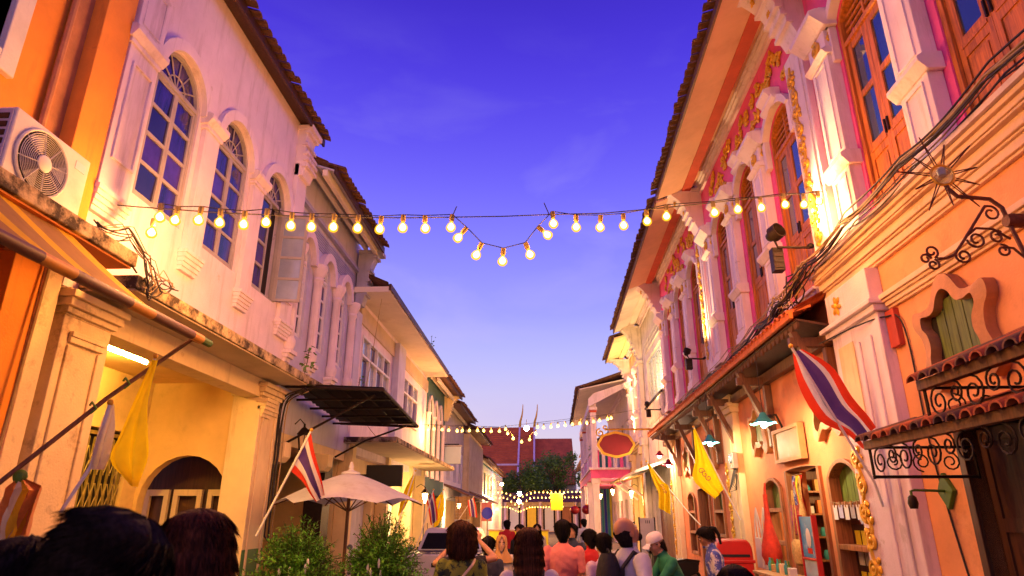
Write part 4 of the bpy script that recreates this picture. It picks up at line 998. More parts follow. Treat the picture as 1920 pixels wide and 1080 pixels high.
MB().box(48, 71, -.2, -.15, 3.1, 4.9).build('window_band', 'glass_dark', l7, LF)
for i, m_ in enumerate(('turquoise','deep_blue','turquoise','deep_blue')): MB().prism([(.3,5.3),(1.2,4.7),(1.2,4.75),(.3,5.4)], 48.4+i*2.2, 50.3+i*2.2, 0).build('window_awning', m_, l7, LF)
left_eave(l7, 47.7, 72, 5.6, .7, 5.7, 1)

# ------------------------------------------------------------------ festoon lights
B1=[(-4.12,6.10,4.66),(-4.07,6.11,4.83),(-3.92,6.15,4.81),(-3.69,6.20,4.83),(-3.48,6.25,4.82),(-3.24,6.31,4.82),(-3.02,6.37,4.87),(-2.76,6.43,4.85),(-2.55,6.49,4.86),(-2.32,6.55,4.88),(-2.06,6.61,4.89),(-1.82,6.67,4.90),(-1.57,6.73,4.94),(-1.32,6.80,4.96),(-1.03,6.87,5.00),(-0.94,6.89,4.87),(-0.73,6.94,4.67),(-0.43,7.02,4.62),(-0.11,7.10,4.73),(0.10,7.15,5.00),(0.18,7.17,5.16),(0.46,7.24,5.14),(0.76,7.32,5.17),(1.06,7.39,5.22),(1.37,7.47,5.31),(1.63,7.53,5.40),(2.29,7.70,5.52),(2.62,7.78,5.60),(2.96,7.87,5.66),(3.31,7.95,5.74),(3.59,8.02,5.77),(3.82,8.08,5.84)]
W1=[(-4.59,5.97,4.92),(-4.34,6.04,4.92),(-4.08,6.10,4.92),(-3.45,6.26,4.93),(-2.47,6.51,4.98),(-1.55,6.74,5.06),(-1.01,6.87,5.12),(-0.43,7.02,5.19),(0.13,7.16,5.27),(0.80,7.32,5.35),(1.64,7.54,5.52),(2.31,7.70,5.66),(3.16,7.91,5.84),(3.90,8.10,5.99)]
B2=[(-4.36,25.00,4.95),(-4.13,25.00,4.93),(-3.82,25.00,4.90),(-3.57,25.00,4.88),(-3.24,25.00,4.86),(-3.04,25.00,4.86),(-2.77,25.00,4.86),(-2.46,25.00,4.86),(-2.22,25.00,4.86),(-1.93,25.00,4.83),(-1.62,25.00,4.83),(-1.38,25.00,4.91),(-1.30,25.00,4.75),(-1.09,25.00,4.55),(-0.77,25.00,4.43),(-0.47,25.00,4.51),(-0.24,25.00,4.74),(-0.16,25.00,4.98),(0.07,25.00,4.96),(0.35,25.00,4.98),(0.62,25.00,5.02),(0.90,25.00,5.04),(1.17,25.00,5.08),(1.45,25.00,5.11),(1.72,25.00,5.13),(1.98,25.00,5.17),(2.20,25.00,5.21),(2.51,25.00,5.27),(2.65,25.00,5.31)]
def bulb_meshes(tag_, r, lit, n=8):
    b = MB().lathe([(r*.30,.0),(r*.42,-r*.35),(r*.80,-r*.75),(r*.99,-r*1.25),(r*.92,-r*1.75),(r*.6,-r*2.12),(r*.1,-r*2.25)], (0,0,0), n)
    s = MB().lathe([(r*.30,r*1.5),(r*.48,r*1.4),(r*.50,r*.3),(r*.40,-.002)], (0,0,0), 8)
    if lit == 'bulb_warm':
        b.cur = 1; c = len(b.f); b.lathe([(r*.05,-r*.3),(r*.34,-r*.55),(r*.62,-r*1.0),(r*.66,-r*1.35),(r*.38,-r*1.75),(r*.05,-r*1.85)], (0,0,0), n)
        return b.mesh('bulb', ['bulb_shell', 'bulb_warm'], smooth=True), s.mesh('socket', 'grille_brass', smooth=True)
    return b.mesh('bulb', lit, smooth=True), s.mesh('socket', 'grille_brass', smooth=True)
def festoon(label, bulbs, wire, r, lit, tilt=None, group='festoon lights across the street', power=0, every=1):
    mid = wire[len(wire)//2]
    t = thing('string_light', label, 'string light', (mid[0], mid[1], mid[2]), group)
    bm_, sm_ = bulb_meshes(label, r, lit)
    MB().tube(wire, .007 if r > .035 else .01, 5).build('carrier_wire', 'cable', t, None, True)
    tops = []
    for i, b in enumerate(bulbs):
        a = (tilt or {}).get(i, 0.) + random.uniform(-.08, .08)
        up = Vector((math.sin(a), 0, math.cos(a)))
        base = Vector(b) + up*r*1.1
        s = place('socket', sm_, t, base, (0, a, 0)); 
        bo = bpy.data.objects.new('bulb', bm_); COL.objects.link(bo); bo.parent = s
        tops.append(base + up*r*1.5)
        if power and i % every == 0:
            L = bpy.data.lights.new('bulb_light', 'POINT'); L.energy = power*every; L.color = (1.0, .385, .095); L.shadow_soft_size = r
            lo = bpy.data.objects.new('bulb_light', L); COL.objects.link(lo); lo.parent = s; lo.location = (0, 0, -r*3.4)
    MB().tube(tops, .006 if r > .035 else .009, 5).build('lamp_cord', 'cable', t, None, True)
    return t
s1_ = festoon('nearest string of warm bulbs across the street with a drooping middle loop', B1[1:], W1, .060, 'bulb_warm', {14:.7, 15:.45, 17:-.35, 18:-.9}, power=25)
sm = bulb_meshes('x', .060, 'bulb_warm'); s_ = place('socket', sm[1], s1_, Vector(B1[0]) + Vector((0,0,.05))); bo = bpy.data.objects.new('bulb', sm[0]); COL.objects.link(bo); bo.parent = s_
for p in ((-1.03,6.87,5.10),(.13,7.16,5.27),(-2.9,6.4,4.95),(3.95,8.1,6.0)): MB().tube([p, (p[0]+(.06 if p[0] > -2 else .0)*(1 if p[0] < 0 else -1), p[1], p[2]+.16)], .006, 4).build('cable_tie', 'cable', s1_)
festoon('second string of warm bulbs hung in a V beyond the near roofs', B2, [(-4.55,25,5.1),(-1.62,25,4.98),(-.16,25,5.14),(2.7,25,5.45),(3.6,25,5.6)], .055, 'bulb_far', power=30, every=4)
def far_string(label, Y, x0, x1, z, dip, n, lit='bulb_far', r=.055):
    xm = -.0307*Y + .2*0 - .3; xs = [x0 + (x1-x0)*i/(n-1) for i in range(n)]; pts = []
    for x in xs:
        t = abs(x-xm)/1.1; pts.append((x, Y, z + .0015*(x-xm)**2 - (dip*(1-t) if t < 1 else 0)))
    festoon(label, pts, [(x0-.3, Y, z+.2), (xm, Y, z+.2), (x1+.3, Y, z+.22)], r, lit, power=55, every=4)
far_string('third string of bulbs, highest of the far cluster', 52, -4.7, 3.2, 3.45, .45, 26)
far_string('fourth string of bulbs crossing low at the far end', 58, -5.0, 3.2, 3.20, .75, 26)
far_string('lowest far string of bulbs in front of the end building', 68, -4.4, 2.0, 2.55, .45, 24)
for i, (x, y, z) in enumerate(((-.60, 26, 5.05), (-1.95, 57, 3.5), (-1.98, 57, 2.85))):
    t = thing('star_lamp', ('bright white lamp hung in the V of the second bulb string', 'upper white lamp in the far bulb strings', 'lower white lamp in the far bulb strings')[i], 'lamp', (x, y, z), 'white lamps hung from the strings')
    MB().ell((x, y, z), .10 if i == 0 else .16, 10, 8).build('globe', 'bulb_white', t, None, True); MB().tube([(x,y,z+.08),(x,y,z+.35)], .01, 5).build('cord', 'cable', t)

# ------------------------------------------------------------------ floodlights with their own spots
def floodlight(label, s, d, z, aim, power, big=True, lit=True):
    p = R(s, d, z); t = thing('floodlight', label, 'floodlight', p, 'floodlights on the right facade')
    k = .88 if big else .66
    dirv = (Vector(aim) - p).normalized(); q = dirv.to_track_quat('Z', 'Y').to_matrix()
    h = MB(); h.lathe([(.05*k,-.12*k),(.075*k,-.10*k),(.10*k,-.02*k),(.14*k,0),(.14*k,.16*k),(.128*k,.16*k),(.12*k,.02*k),(.01,.015*k)], (0,0,0), 16)
    h.v = [tuple(q @ Vector(v) + p) for v in h.v]; h.build('housing', 'iron', t, None, True)
    y = MB(); y.tube([(s, d, z-.05), (s-.02, d-.04, z-.24*k), (s-.02, .12, z-.26*k)], .022, 6); y.build('stem', 'iron', t, R, True)
    g = MB(); g.box(s+.06, s+.22, d-.14, d+.02, z-.62*k, z-.20*k)
    for i in range(4): g.box(s+.045, s+.06, d-.13, d+.01, z-(.58-.10*i)*k, z-(.53-.10*i)*k)
    g.build('control_box', 'iron', t, R, bevel=.01)
    MB().lathe([(.05,0),(.06,.03),(.03,.06)], tuple(R(s-.02, .10, z-.26*k)), 8).build('wall_knob', 'iron', t, None, True)
    if lit:
        L = bpy.data.lights.new('floodlight_beam', 'SPOT'); L.energy = power; L.color = (1.0, .62, .24); L.spot_size = rad(105); L.spot_blend = .8; L.shadow_soft_size = .06
        lo = bpy.data.objects.new('floodlight_beam', L); COL.objects.link(lo); lo.parent = t; lo.location = (p + dirv*.20) - t.location
        lo.rotation_euler = (-dirv).to_track_quat('Z', 'Y').to_euler()
    return t
floodlight('large floodlight throwing a white glow onto the near party pilaster', 9.10, .62, 5.80, tuple(R(8.05, .05, 6.1)), 420)
floodlight('small black floodlight on the pink house beyond the near pilasters', 16.3, .55, 5.72, tuple(R(15.2, .1, 7.2)), 360, False)
floodlight('black floodlight beside the fretwork of the weathered house', 23.6, .6, 5.55, tuple(R(24.6, .1, 7.4)), 420, False)
floodlight('floodlight hidden under the eave of the cream ornate house', 31.1, .95, 5.1, tuple(R(31.0, .05, 7.2)), 1100, False)

# ------------------------------------------------------------------ hanging shop lamps
def hanging_lamp(label, s, d, z, shade, lit, power, col):
    t = thing('hanging_lamp', label, 'lamp', R(s, d, z), 'enamel lamps hung under the pent roof')
    c = R(s, d, z)
    pr = []; n = 20; mb = MB()
    for i, (r, h) in enumerate(((.03,.17),(.05,.15),(.07,.10),(.12,.05),(.165,.01),(.20,0.0))):
        pr.append([(c.x + (r + (.012*math.cos(j*5*2*PI/n*1.0) if i > 3 else 0))*math.cos(2*PI*j/n), c.y + (r + (.012*math.cos(j*5*2*PI/n) if i > 3 else 0))*math.sin(2*PI*j/n), c.z + h + (.012*math.sin(j*5*2*PI/n) if i == 5 else 0)) for j in range(n+1)])
    mb.grid(pr); mb.build('shade', shade, t, None, True, solid=False)
    MB().ell((c.x, c.y, c.z-.005), (.055,.055,.06), 10, 8).build('bulb', lit, t, None, True)
    MB().tube([(c.x, c.y, c.z+.16), (c.x, c.y, 4.3)], .006, 5).build('cord', 'cable', t)
    L = bpy.data.lights.new('lamp_light', 'POINT'); L.energy = power; L.color = col; L.shadow_soft_size = .05
    lo = bpy.data.objects.new('lamp_light', L); COL.objects.link(lo); lo.parent = t; lo.location = (0, 0, -.09)
hanging_lamp('turquoise frilled lamp glowing over the shop door', 10.15, .78, 3.12, 'turquoise', 'lamp_teal', 85, (1.0,.66,.34))
hanging_lamp('turquoise frilled lamp beyond the first one, beside the timber brace', 13.75, .78, 3.20, 'turquoise', 'lamp_teal', 85, (1.0,.66,.34))
hanging_lamp('upper red lamp under the far end of the pent roof', 21.9, .55, 3.62, 'sign_red', 'lamp_red', 110, (1.0,.62,.38))
hanging_lamp('lower red lamp under the far end of the pent roof', 20.3, .55, 3.22, 'sign_red', 'lamp_red', 80, (1.0,.62,.38))

# lanterns
def lantern(label, pos, lit, power, arm):
    t = thing('wall_lantern', label, 'lantern', pos, 'small wall lanterns'); x, y, z = pos
    b = MB(); b.lathe([(.06,-.16),(.085,-.14),(.12,.12),(.14,.13),(.05,.24),(.02,.26),(.025,.32)], pos, 6); 
    MB().lathe([(.05,-.13),(.09,.10)], pos, 6).build('glass', lit, t)
    fm = MB()
    for k in range(6):
        a = 2*PI*k/6; fm.tube([(x+.062*math.cos(a), y+.062*math.sin(a), z-.15), (x+.108*math.cos(a), y+.108*math.sin(a), z+.12)], .009, 4)
    fm.lathe([(.12,.12),(.14,.13),(.05,.24),(.02,.26),(.02,.32)], pos, 6); fm.lathe([(.02,-.20),(.07,-.16),(.07,-.145)], pos, 6)
    fm.tube([(x, y, z+.31), (x+arm[0]*.5, y+arm[1]*.5, z+.40), (x+arm[0], y+arm[1], z+.30)], .012, 5)
    fm.build('frame', 'iron', t, None)
    if power:
        L = bpy.data.lights.new('lantern_light', 'POINT'); L.energy = power; L.color = (1,.62,.25); L.shadow_soft_size = .08
        lo = bpy.data.objects.new('lantern_light', L); COL.objects.link(lo); lo.parent = t; lo.location = (.0, .0, -.24)
lantern('glass lantern hung on the pillar beside the flagpole', (-4.45, 12.1, 3.10), 'cream', 0, (-.15, -.1, 0))
lantern('small lit lantern on the white house above the left flags', (-3.85, 22, 2.36), 'lantern_glow', 150, (-.3, 0, 0))
lantern('lit lantern outside the grey boarded house on the left', (-3.9, 31.5, 2.2), 'lantern_glow', 170, (-.6, 0, 0))
lantern('lit lantern under the balcony porch near the columns', tuple(R(35.2, 1.0, 2.95)), 'lantern_glow', 110, (.3, 0, 0))
lantern('second lit lantern deeper under the balcony porch', tuple(R(41.5, 1.2, 2.9)), 'lantern_glow', 110, (.3, 0, 0))
lantern('lantern glowing on the yellow doorway of the ornate house', tuple(R(30.2, .6, 2.7)), 'lantern_glow', 140, (.3, 0, 0))
for i, (x, y, z) in enumerate(((2.55,40,2.1),(2.0,43,2.1))):
    t = thing('paper_lantern', ('red paper lantern nearer under the balcony porch','red paper lantern farther under the balcony porch')[i], 'lantern', (x,y,z), 'red paper lanterns')
    MB().ell((x,y,z), (.30,.30,.26), 14, 8).build('shade', 'sign_red', t, None, True); MB().tube([(x,y,z+.24),(x,y,z+1.3)], .012, 4).build('cord', 'cable', t)
    MB().lathe([(.10,.24),(.10,.29)], (x,y,z), 10).build('cap', 'gold', t)
# far street lamp
t = thing('street_lamp', 'orange street lamp shining before the trees at the far end', 'street lamp', (-4.6, 60, 0))
MB().tube([(-4.6,60,0),(-4.6,60,4.6)], .06, 8, .045).build('pole', 'steel', t, None, True); MB().tube([(-4.6,60,4.5),(-4.3,60,4.75),(-3.75,60,4.55)], .03, 6).build('arm', 'steel', t, None, True)
MB().ell((-3.65,60,4.50), (.22,.14,.09), 10, 6).build('head', 'steel', t, None, True); MB().ell((-3.65,59.95,4.40), (.17,.14,.12), 10, 6).build('lens', 'street_glow', t, None, True)

# ------------------------------------------------------------------ star lantern on its scrolled bracket
Yb = 4.95; t = thing('star_lantern', 'spiky iron star lantern with glass globe on the scrolled wall bracket', 'lantern', (3.39, Yb, 4.49))
MB().tube([(3.39+.092*math.cos(2*PI*k/20), Yb, 4.49+.092*math.sin(2*PI*k/20)) for k in range(20)], .012, 6, closed=True).build('ring', 'gold', t, None, True)
MB().ell((3.39,Yb,4.485), .075, 14, 10).build('globe', 'globe_glass', t, None, True)
MB().lathe([(.03,0),(.035,.05),(.02,.07)], (3.39,Yb,4.49), 10).build('socket', 'white_plastic', t, None, True)
for k in range(11):
    a = 2*PI*k/11 + .2; r = .38 if k % 2 else .29
    for e in (-.13, .13): MB().tube([(3.39+.095*math.cos(a+e), Yb, 4.49+.095*math.sin(a+e)), (3.39+r*math.cos(a), Yb-.02, 4.49+r*math.sin(a))], .0055, 4).build('ray', 'rust_iron', t)
t = thing('wall_bracket', 'rust brown iron bracket with scrolls on the peach frieze', 'bracket', (4.02, Yb, 4.0))
MB().tube([(3.40,Yb,4.39),(3.42,Yb,4.35),(3.47,Yb,4.29),(3.60,Yb,4.275),(3.72,Yb,4.26),(3.80,Yb,4.18),(3.83,Yb,4.0),(3.88,Yb,3.75),(3.96,Yb,3.55)], .017, 6).build('arm', 'rust_iron', t, None, True)
MB().tube([(3.67,Yb,4.20),(3.42,Yb,3.88),(3.33,Yb,3.77),(3.26,Yb,3.74),(3.19,Yb,3.74)], .012, 6).build('brace', 'rust_iron', t, None, True)
for (cx, cz, r, a0, tn) in ((3.155,3.80,.055,-1.2,1.2),(3.15,3.69,.05,1.2,-1.2),(3.10,3.74,.045,0,1.2),(3.53,3.90,.075,PI,1.3),(3.40,3.76,.065,PI*.9,1.3),(3.70,4.13,.075,PI*.9,-1.3),(3.70,3.92,.06,.8,1.2),(3.72,3.80,.055,1.8,-1.3)):
    MB().tube([(p[0], Yb, p[1]) for p in spiral((cx, cz), r, r*.35, a0, tn, 16)], .010, 5).build('scroll', 'rust_iron', t, None, True)
MB().tube([(3.46,Yb,3.93),(3.55,Yb,4.0),(3.68,Yb,3.99),(3.80,Yb,3.90)], .011, 5).build('scroll', 'rust_iron', t, None, True); MB().tube([(3.72,Yb,3.83),(3.80,Yb,3.82),(3.90,Yb,3.70)], .011, 5).build('scroll', 'rust_iron', t, None, True)
MB().lathe([(.05,0),(.06,.04),(.06,.25)], (3.80,Yb,4.06), 10, 0).build('wall_boss', 'rust_iron', t, None, True)
# unlit gooseneck wall lamp
t = thing('gooseneck_lamp', 'small unlit green wall lamp on a diamond plate by the dark door', 'lamp', R(7.05, 0, 2.0))
MB().prism([(7.05-.14,2.03),(7.05,1.85),(7.05+.14,2.03),(7.05,2.21)], .002, .05, 1).build('back_plate', 'leaf_tree', t, R, bevel=.008)
MB().tube([(7.05,.05,2.03),(7.05,.34,2.04),(7.05,.38,2.03),(7.05,.38,1.96)], .014, 6).build('arm', 'leaf_tree', t, R, True)
MB().lathe([(.02,.05),(.04,.03),(.05,-.03),(.035,-.08)], tuple(R(7.05,.38,1.94)), 10).build('lamp_holder', 'iron', t, None, True)

# ------------------------------------------------------------------ cables
def cable_bundle(label, fr, path, n, r, spread, name='cable_bundle', group='cable runs on the facades'):
    t = thing(name, label, 'cables', fr(*path[0]), group)
    for k in range(n):
        off = [random.gauss(0, spread) for _ in range(2)]; ph = random.uniform(0, 6)
        pts = []; m = 7
        for i in range(len(path)-1):
            for j in range(m):
                u = j/m; p0, p1, p2, p3 = [Vector(path[max(0, min(len(path)-1, i+q))]) for q in (-1,0,1,2)]; p = .5*((2*p1) + (p2-p0)*u + (2*p0-5*p1+4*p2-p3)*u*u + (3*p1-p0-3*p2+p3)*u*u*u); w = (i + u)*2.2 + ph
                pts.append((p.x, p.y + off[0] + spread*.6*math.sin(w), p.z + off[1] + spread*.9*math.cos(w*1.3) - spread*1.2*math.sin(PI*u)))
        pts.append(path[-1])
        MB().tube(pts, r*random.uniform(.6, 1.3), 5).build('cable', 'cable' if random.random() < .8 else 'cable_tan', t, fr, True)
    return t
cable_bundle('thick black cable bundle running along the near right cornice', R, [(3.0,.34,5.17),(4.6,.36,5.22),(6.0,.36,5.20),(7.4,.38,5.18),(8.6,.42,5.10),(9.2,.5,5.0)], 10, .010, .045)
cable_bundle('tangled cables sagging above the tiled pent roof', R, [(8.7,.42,5.08),(9.6,.55,4.85),(10.8,.50,4.80),(12.4,.5,4.78),(14.4,.45,4.76),(17,.5,4.72),(22,.45,4.7)], 13, .010, .05)
cable_bundle('loose cables looped between the two left ledges', LF, [(5.35,.45,4.34),(5.62,.58,4.40),(5.86,.66,4.20),(6.02,.68,3.98),(5.90,.66,3.92),(6.05,.64,4.10),(6.45,.60,4.12)], 8, .007, .045)
cable_bundle('cables running down the left arcade pillar', LF, [(10.9,.55,3.86),(11.1,.12,3.7),(11.1,.10,2.6),(11.12,.10,1.4)], 6, .012, .03)
cable_bundle('single dark cable wandering down the peach wall', R, [(8.9,.28,4.05),(8.0,.22,4.03),(7.45,.10,4.0),(7.2,.02,3.8),(7.18,.015,2.4),(7.0,.015,1.2)], 1, .010, .004)
cable_bundle('thin drop wire hanging down the plain white house', LF, [(15.6,.55,7.2),(15.75,.35,5.6),(15.8,.2,4.2),(15.8,.6,3.55)], 1, .010, .01)
rnd = random.Random(3)
t = thing('wire_tangle', 'knot of frayed cable ends by the large floodlight', 'cables', R(9.2, .5, 5.0), 'cable runs on the facades')
for k in range(22):
    a = Vector((9.0 + rnd.uniform(-.2,.6), .45 + rnd.uniform(-.1,.15), 4.95 + rnd.uniform(-.15,.12))); pts = [tuple(a)]
    for j in range(6): a = a + Vector((rnd.uniform(-.03,.16), rnd.uniform(-.06,.06), rnd.uniform(-.13,.06))); pts.append(tuple(a))
    MB().tube(pts, rnd.uniform(.006,.012), 4).build('cable', 'cable' if k % 4 else 'cable_tan', t, R, True)

# ------------------------------------------------------------------ signs
def oval(cx, cz, sx, sz, n=64, wob=.03): return [(cx + sx*(1+wob*math.cos(8*2*PI*k/n))*math.cos(2*PI*k/n), cz + sz*(1+wob*math.cos(8*2*PI*k/n))*math.sin(2*PI*k/n)) for k in range(n)]
Ys = 23.0; t = thing('hanging_sign', 'oval red sign with yellow scrolled frame on a yellow bracket', 'sign', (3.5, Ys, 4.45))
MB().prism(oval(2.56, 4.10, .56, .36), Ys-.03, Ys+.03, 1).build('board', 'sign_red', t)
O = oval(2.56, 4.10, .64, .44); I = oval(2.56, 4.10, .56, .36); O.append(O[0]); I.append(I[0])
MB().quadstrip([(p[0],Ys-.06,p[1]) for p in I], [(p[0],Ys-.06,p[1]) for p in O], [(p[0],Ys+.06,p[1]) for p in I], [(p[0],Ys+.06,p[1]) for p in O]).build('frame', 'gold', t, None, True)
MB().tube([(4.3,Ys,4.62),(3.0,Ys,4.62),(2.2,Ys,4.62)], .035, 6).build('arm', 'gold', t, None, True)
MB().tube([(p[0],Ys,p[1]) for p in spiral((2.03,4.50), .15, .03, PI/2, 1.4, 18)], .03, 6).build('scroll', 'gold', t, None, True); MB().tube([(p[0],Ys,p[1]) for p in spiral((2.2,4.68), .09, .03, -PI/2, 1.2, 14)], .025, 6).build('scroll', 'gold', t, None, True)
for x in (2.3, 2.8): MB().tube([(x,Ys,4.62),(x,Ys,4.50)], .012, 5).build('hook', 'iron', t)
t = thing('square_sign', 'pale blue square sign box sticking out over the left pavement', 'sign', (-4.6, 31, 4.4))
MB().box(-4.58,-3.80,30.9,31.1,4.05,4.83).build('box', 'sign_pale', t, None, bevel=.02); MB().box(-4.62,-3.76,30.95,31.05,4.83,4.90).build('top_rail', 'steel', t); MB().tube([(-4.6,31,4.95),(-3.9,31,4.95)], .03, 6).build('arm', 'iron', t)
t = thing('round_sign', 'round blue traffic sign on a pole above the crowd', 'sign', (-2.45, 30, 0))
MB().lathe([(.25,-.012),(.25,.012)], (-2.45,30,1.88), 28, 1).build('disc', 'sign_blue', t); MB().tube([(-2.45,30.04,0),(-2.45,30.04,2.1)], .03, 8).build('pole', 'steel', t, None, True)
t = thing('wall_screen', 'black rectangular screen panel above the umbrella', 'screen', (-3.75, 15.85, 2.7))
MB().box(-4.20,-3.33,15.8,15.9,2.44,2.93).build('panel', 'black', t, None, bevel=.01); MB().box(-4.62,-4.20,15.83,15.87,2.66,2.72).build('arm', 'iron', t); MB().box(-4.18,-3.35,15.79,15.80,2.46,2.91).build('screen_face', 'black', t)
t = thing('framed_painting', 'weathered painted board fixed above the shop door', 'painting', R(11.2, 0, 2.9))
MB().box(10.66,11.82,.06,.10,2.70,3.14).build('board', 'painting', t, R, bevel=.004); fr2 = wall(MB(), 10.60, 11.88, 2.64, 3.20, .03, .13, [(10.66, 11.82, 2.70, 3.14)]); fr2.build('frame', 'brown_frame', t, R, bevel=.006)
lp = MB(); lp.tube([(11.3,.12,3.2),(11.3,.2,3.42),(11.3,.30,3.40)], .02, 6); lp.lathe([(.03,.06),(.07,0)], (11.3,.30,3.36), 8); lp.build('picture_lamp', 'iron', t, R, True)

# fabrics
for n_, c_ in dict(shirt_black=(.012,.012,.014), shirt_navy=(.03,.035,.07), shirt_pink=(.72,.22,.20), shirt_red=(.50,.015,.02), shirt_lilac=(.55,.40,.55), shirt_grey=(.46,.47,.54), shirt_green=(.01,.17,.09), shirt_white=(.66,.60,.55), denim=(.04,.05,.09), trousers=(.03,.028,.03), hijab_tan=(.55,.30,.11), cap_white=(.72,.68,.72), bag_black=(.014,.014,.018)).items(): mat(n_, c_, .85, .16, 7, .35, 26)
mat('shirt_floral', (.22,.26,.02), .85, .2, 7, .2, 40, dirt=(.008,.025,.010), damt=1.0, dscale=10, dpos=(.50,.54)); mat('shirt_blue_print', (.06,.09,.42), .85, .3, 7, .2, 40, dirt=(.60,.58,.66), damt=1.0, dscale=8, dpos=(.50,.55)); mat('shirt_white_print', (.66,.60,.52), .85, .2, 7, .2, 40, dirt=(.35,.25,.2), damt=.7, dscale=16)


# ------------------------------------------------------------------ air conditioner
ac = thing('air_conditioner', 'white outdoor air conditioner unit with round fan grille on the ledge', 'air conditioner', LF(4.75, .2, 4.27))
MB().box(4.30, 5.20, .02, .36, 4.30, 4.96).build('casing', 'white_plastic', ac, LF, bevel=.015)
fc = (4.66, 4.63); 
MB().lathe([(.275,.0),(.275,.012)], (fc[0], .362, fc[1]), 32, 1).build('fan_recess', 'void', ac, LF)
MB().tube([(fc[0]+.285*math.cos(2*PI*k/36), .372, fc[1]+.285*math.sin(2*PI*k/36)) for k in range(36)], .014, 6, closed=True).build('grille_rim', 'white_plastic', ac, LF, True)
for k in range(11):
    r = .075 + k*.018; MB().tube([(fc[0]+r*math.cos(2*PI*j/32), .385, fc[1]+r*math.sin(2*PI*j/32)) for j in range(32)], .0035, 4, closed=True).build('grille_ring', 'white_plastic', ac, LF, True)
for k in range(8):
    a = 2*PI*k/8+.2; MB().tube([(fc[0]+.07*math.cos(a), .388, fc[1]+.07*math.sin(a)), (fc[0]+.28*math.cos(a), .380, fc[1]+.28*math.sin(a))], .0045, 4).build('grille_spoke', 'white_plastic', ac, LF)
MB().lathe([(.075,0),(.075,.012),(.06,.02)], (fc[0], .383, fc[1]), 24, 1).build('hub', 'white_plastic', ac, LF, True)
for k in range(3):
    a = 2*PI*k/3; MB().prism([(fc[0]+.06*math.cos(a), fc[1]+.06*math.sin(a)), (fc[0]+.25*math.cos(a-.3), fc[1]+.25*math.sin(a-.3)), (fc[0]+.26*math.cos(a+.4), fc[1]+.26*math.sin(a+.4))], .3745, .379, 1).build('fan_blade', 'steel', ac, LF)
MB().box(4.285, 4.2995, .04, .34, 4.33, 4.93).build('side_panel', 'blue_grey_dark', ac, LF)
for r in range(7):
    for c_ in range(2): MB().box(4.278, 4.2849, .06+c_*.14, .18+c_*.14, 4.37+r*.078, 4.42+r*.078).build('side_slot', 'black', ac, LF)
for s in (4.45, 5.05): MB().box(s-.03, s+.03, .04, .34, 4.262, 4.299).build('foot', 'iron', ac, LF)
MB().box(5.02, 5.15, .3605, .364, 4.80, 4.88).build('badge', 'sign_pale', ac, LF)

# ------------------------------------------------------------------ roller awning
ra = thing('roller_awning', 'yellow and brown striped fabric awning on a banded roller pole', 'awning', (-3.6, 4.0, 3.6))
seg = 0; s = 5.58
while s > .8:
    L = (.30, .62)[seg % 2] if seg else .16
    MB().tube([(-3.10, s, 3.315), (-3.10, s-L, 3.315)], .042, 10).build('roller_section', ('pole_orange','pole_brown')[seg % 2], ra, None, True); s -= L; seg += 1
MB().tube([(-3.10, 5.58, 3.315), (-3.10, 5.74, 3.315)], .036, 8).build('end_cap', 'leaf_tree', ra, None, True)
def fab(u, v): # u along street, v from roller to ledge
    y = 5.52 - u - v*v*.55; x = -3.13 - .95*v; z = 3.34 + .76*v - .10*math.sin(PI*v) + .012*math.sin(u*5+v*2); return (x, y, z)
u = 0.; k = 0
while u < 4.6:
    w = (.20, .42)[k % 2]; rows = [[fab(u + w*i/4, j/10) for i in range(5)] for j in range(11)]
    MB().grid(rows).build('fabric_stripe', ('awning_yellow','awning_brown')[k % 2], ra, None, True, solid=False); u += w; k += 1
ap = thing('awning_arm', 'long thin brown pole slanting down from the awning end past the pillar', 'pole', (-3.93, 4.7, 2.02))
MB().tube([(-3.13,5.62,3.30),(-3.20,5.6,3.318),(-3.56,5.15,2.714),(-3.93,4.7,2.021),(-4.2,4.4,1.6)], .019, 7).build('pole', 'timber', ap, None, True)
for p in ((-3.49,5.24,2.84),(-3.62,5.08,2.61)): MB().tube([(p[0]-.03,p[1],p[2]+.03),(p[0],p[1]-.03,p[2]+.05),(p[0]+.03,p[1],p[2]),(p[0],p[1]-.02,p[2]-.04)], .01, 5).build('green_tie', 'leaf_bright', ap, None, True)
# ------------------------------------------------------------------ flags
def lerp_curve(P, t):
    n = len(P)-1; i = min(int(t*n), n-1); f = t*n-i
    p0, p1, p2, p3 = [Vector(P[max(0, min(n, i+k))]) for k in (-1,0,1,2)]
    return .5*((2*p1) + (p2-p0)*f + (2*p0-5*p1+4*p2-p3)*f*f + (3*p1-p0-3*p2+p3)*f*f*f)
def cloth(A, B, bands, amp, nu=18, per=4, folds=2.2, seed=0):
    mb = MB(); tot = sum(b[0] for b in bands); v0 = 0.
    nrm = Vector((0, 1, 0))
    def P(u, v):
        a = lerp_curve(A, u); b = lerp_curve(B, u); p = a.lerp(b, v)
        w = amp*(.15+u)*math.sin(v*folds*2*PI + u*2.5 + seed) + amp*.5*math.sin(u*7+seed+v*3)
        return p + nrm*w
    for (frac, mi) in bands:
        v1 = v0 + frac/tot; mb.m(mi)
        mb.grid([[tuple(P(i/nu, v0 + (v1-v0)*j/per)) for j in range(per+1)] for i in range(nu+1)]); v0 = v1
    return mb
TH = [(1,0),(1,1),(2,2),(1,1),(1,0)]; THM = ['flag_red','flag_white','flag_blue']
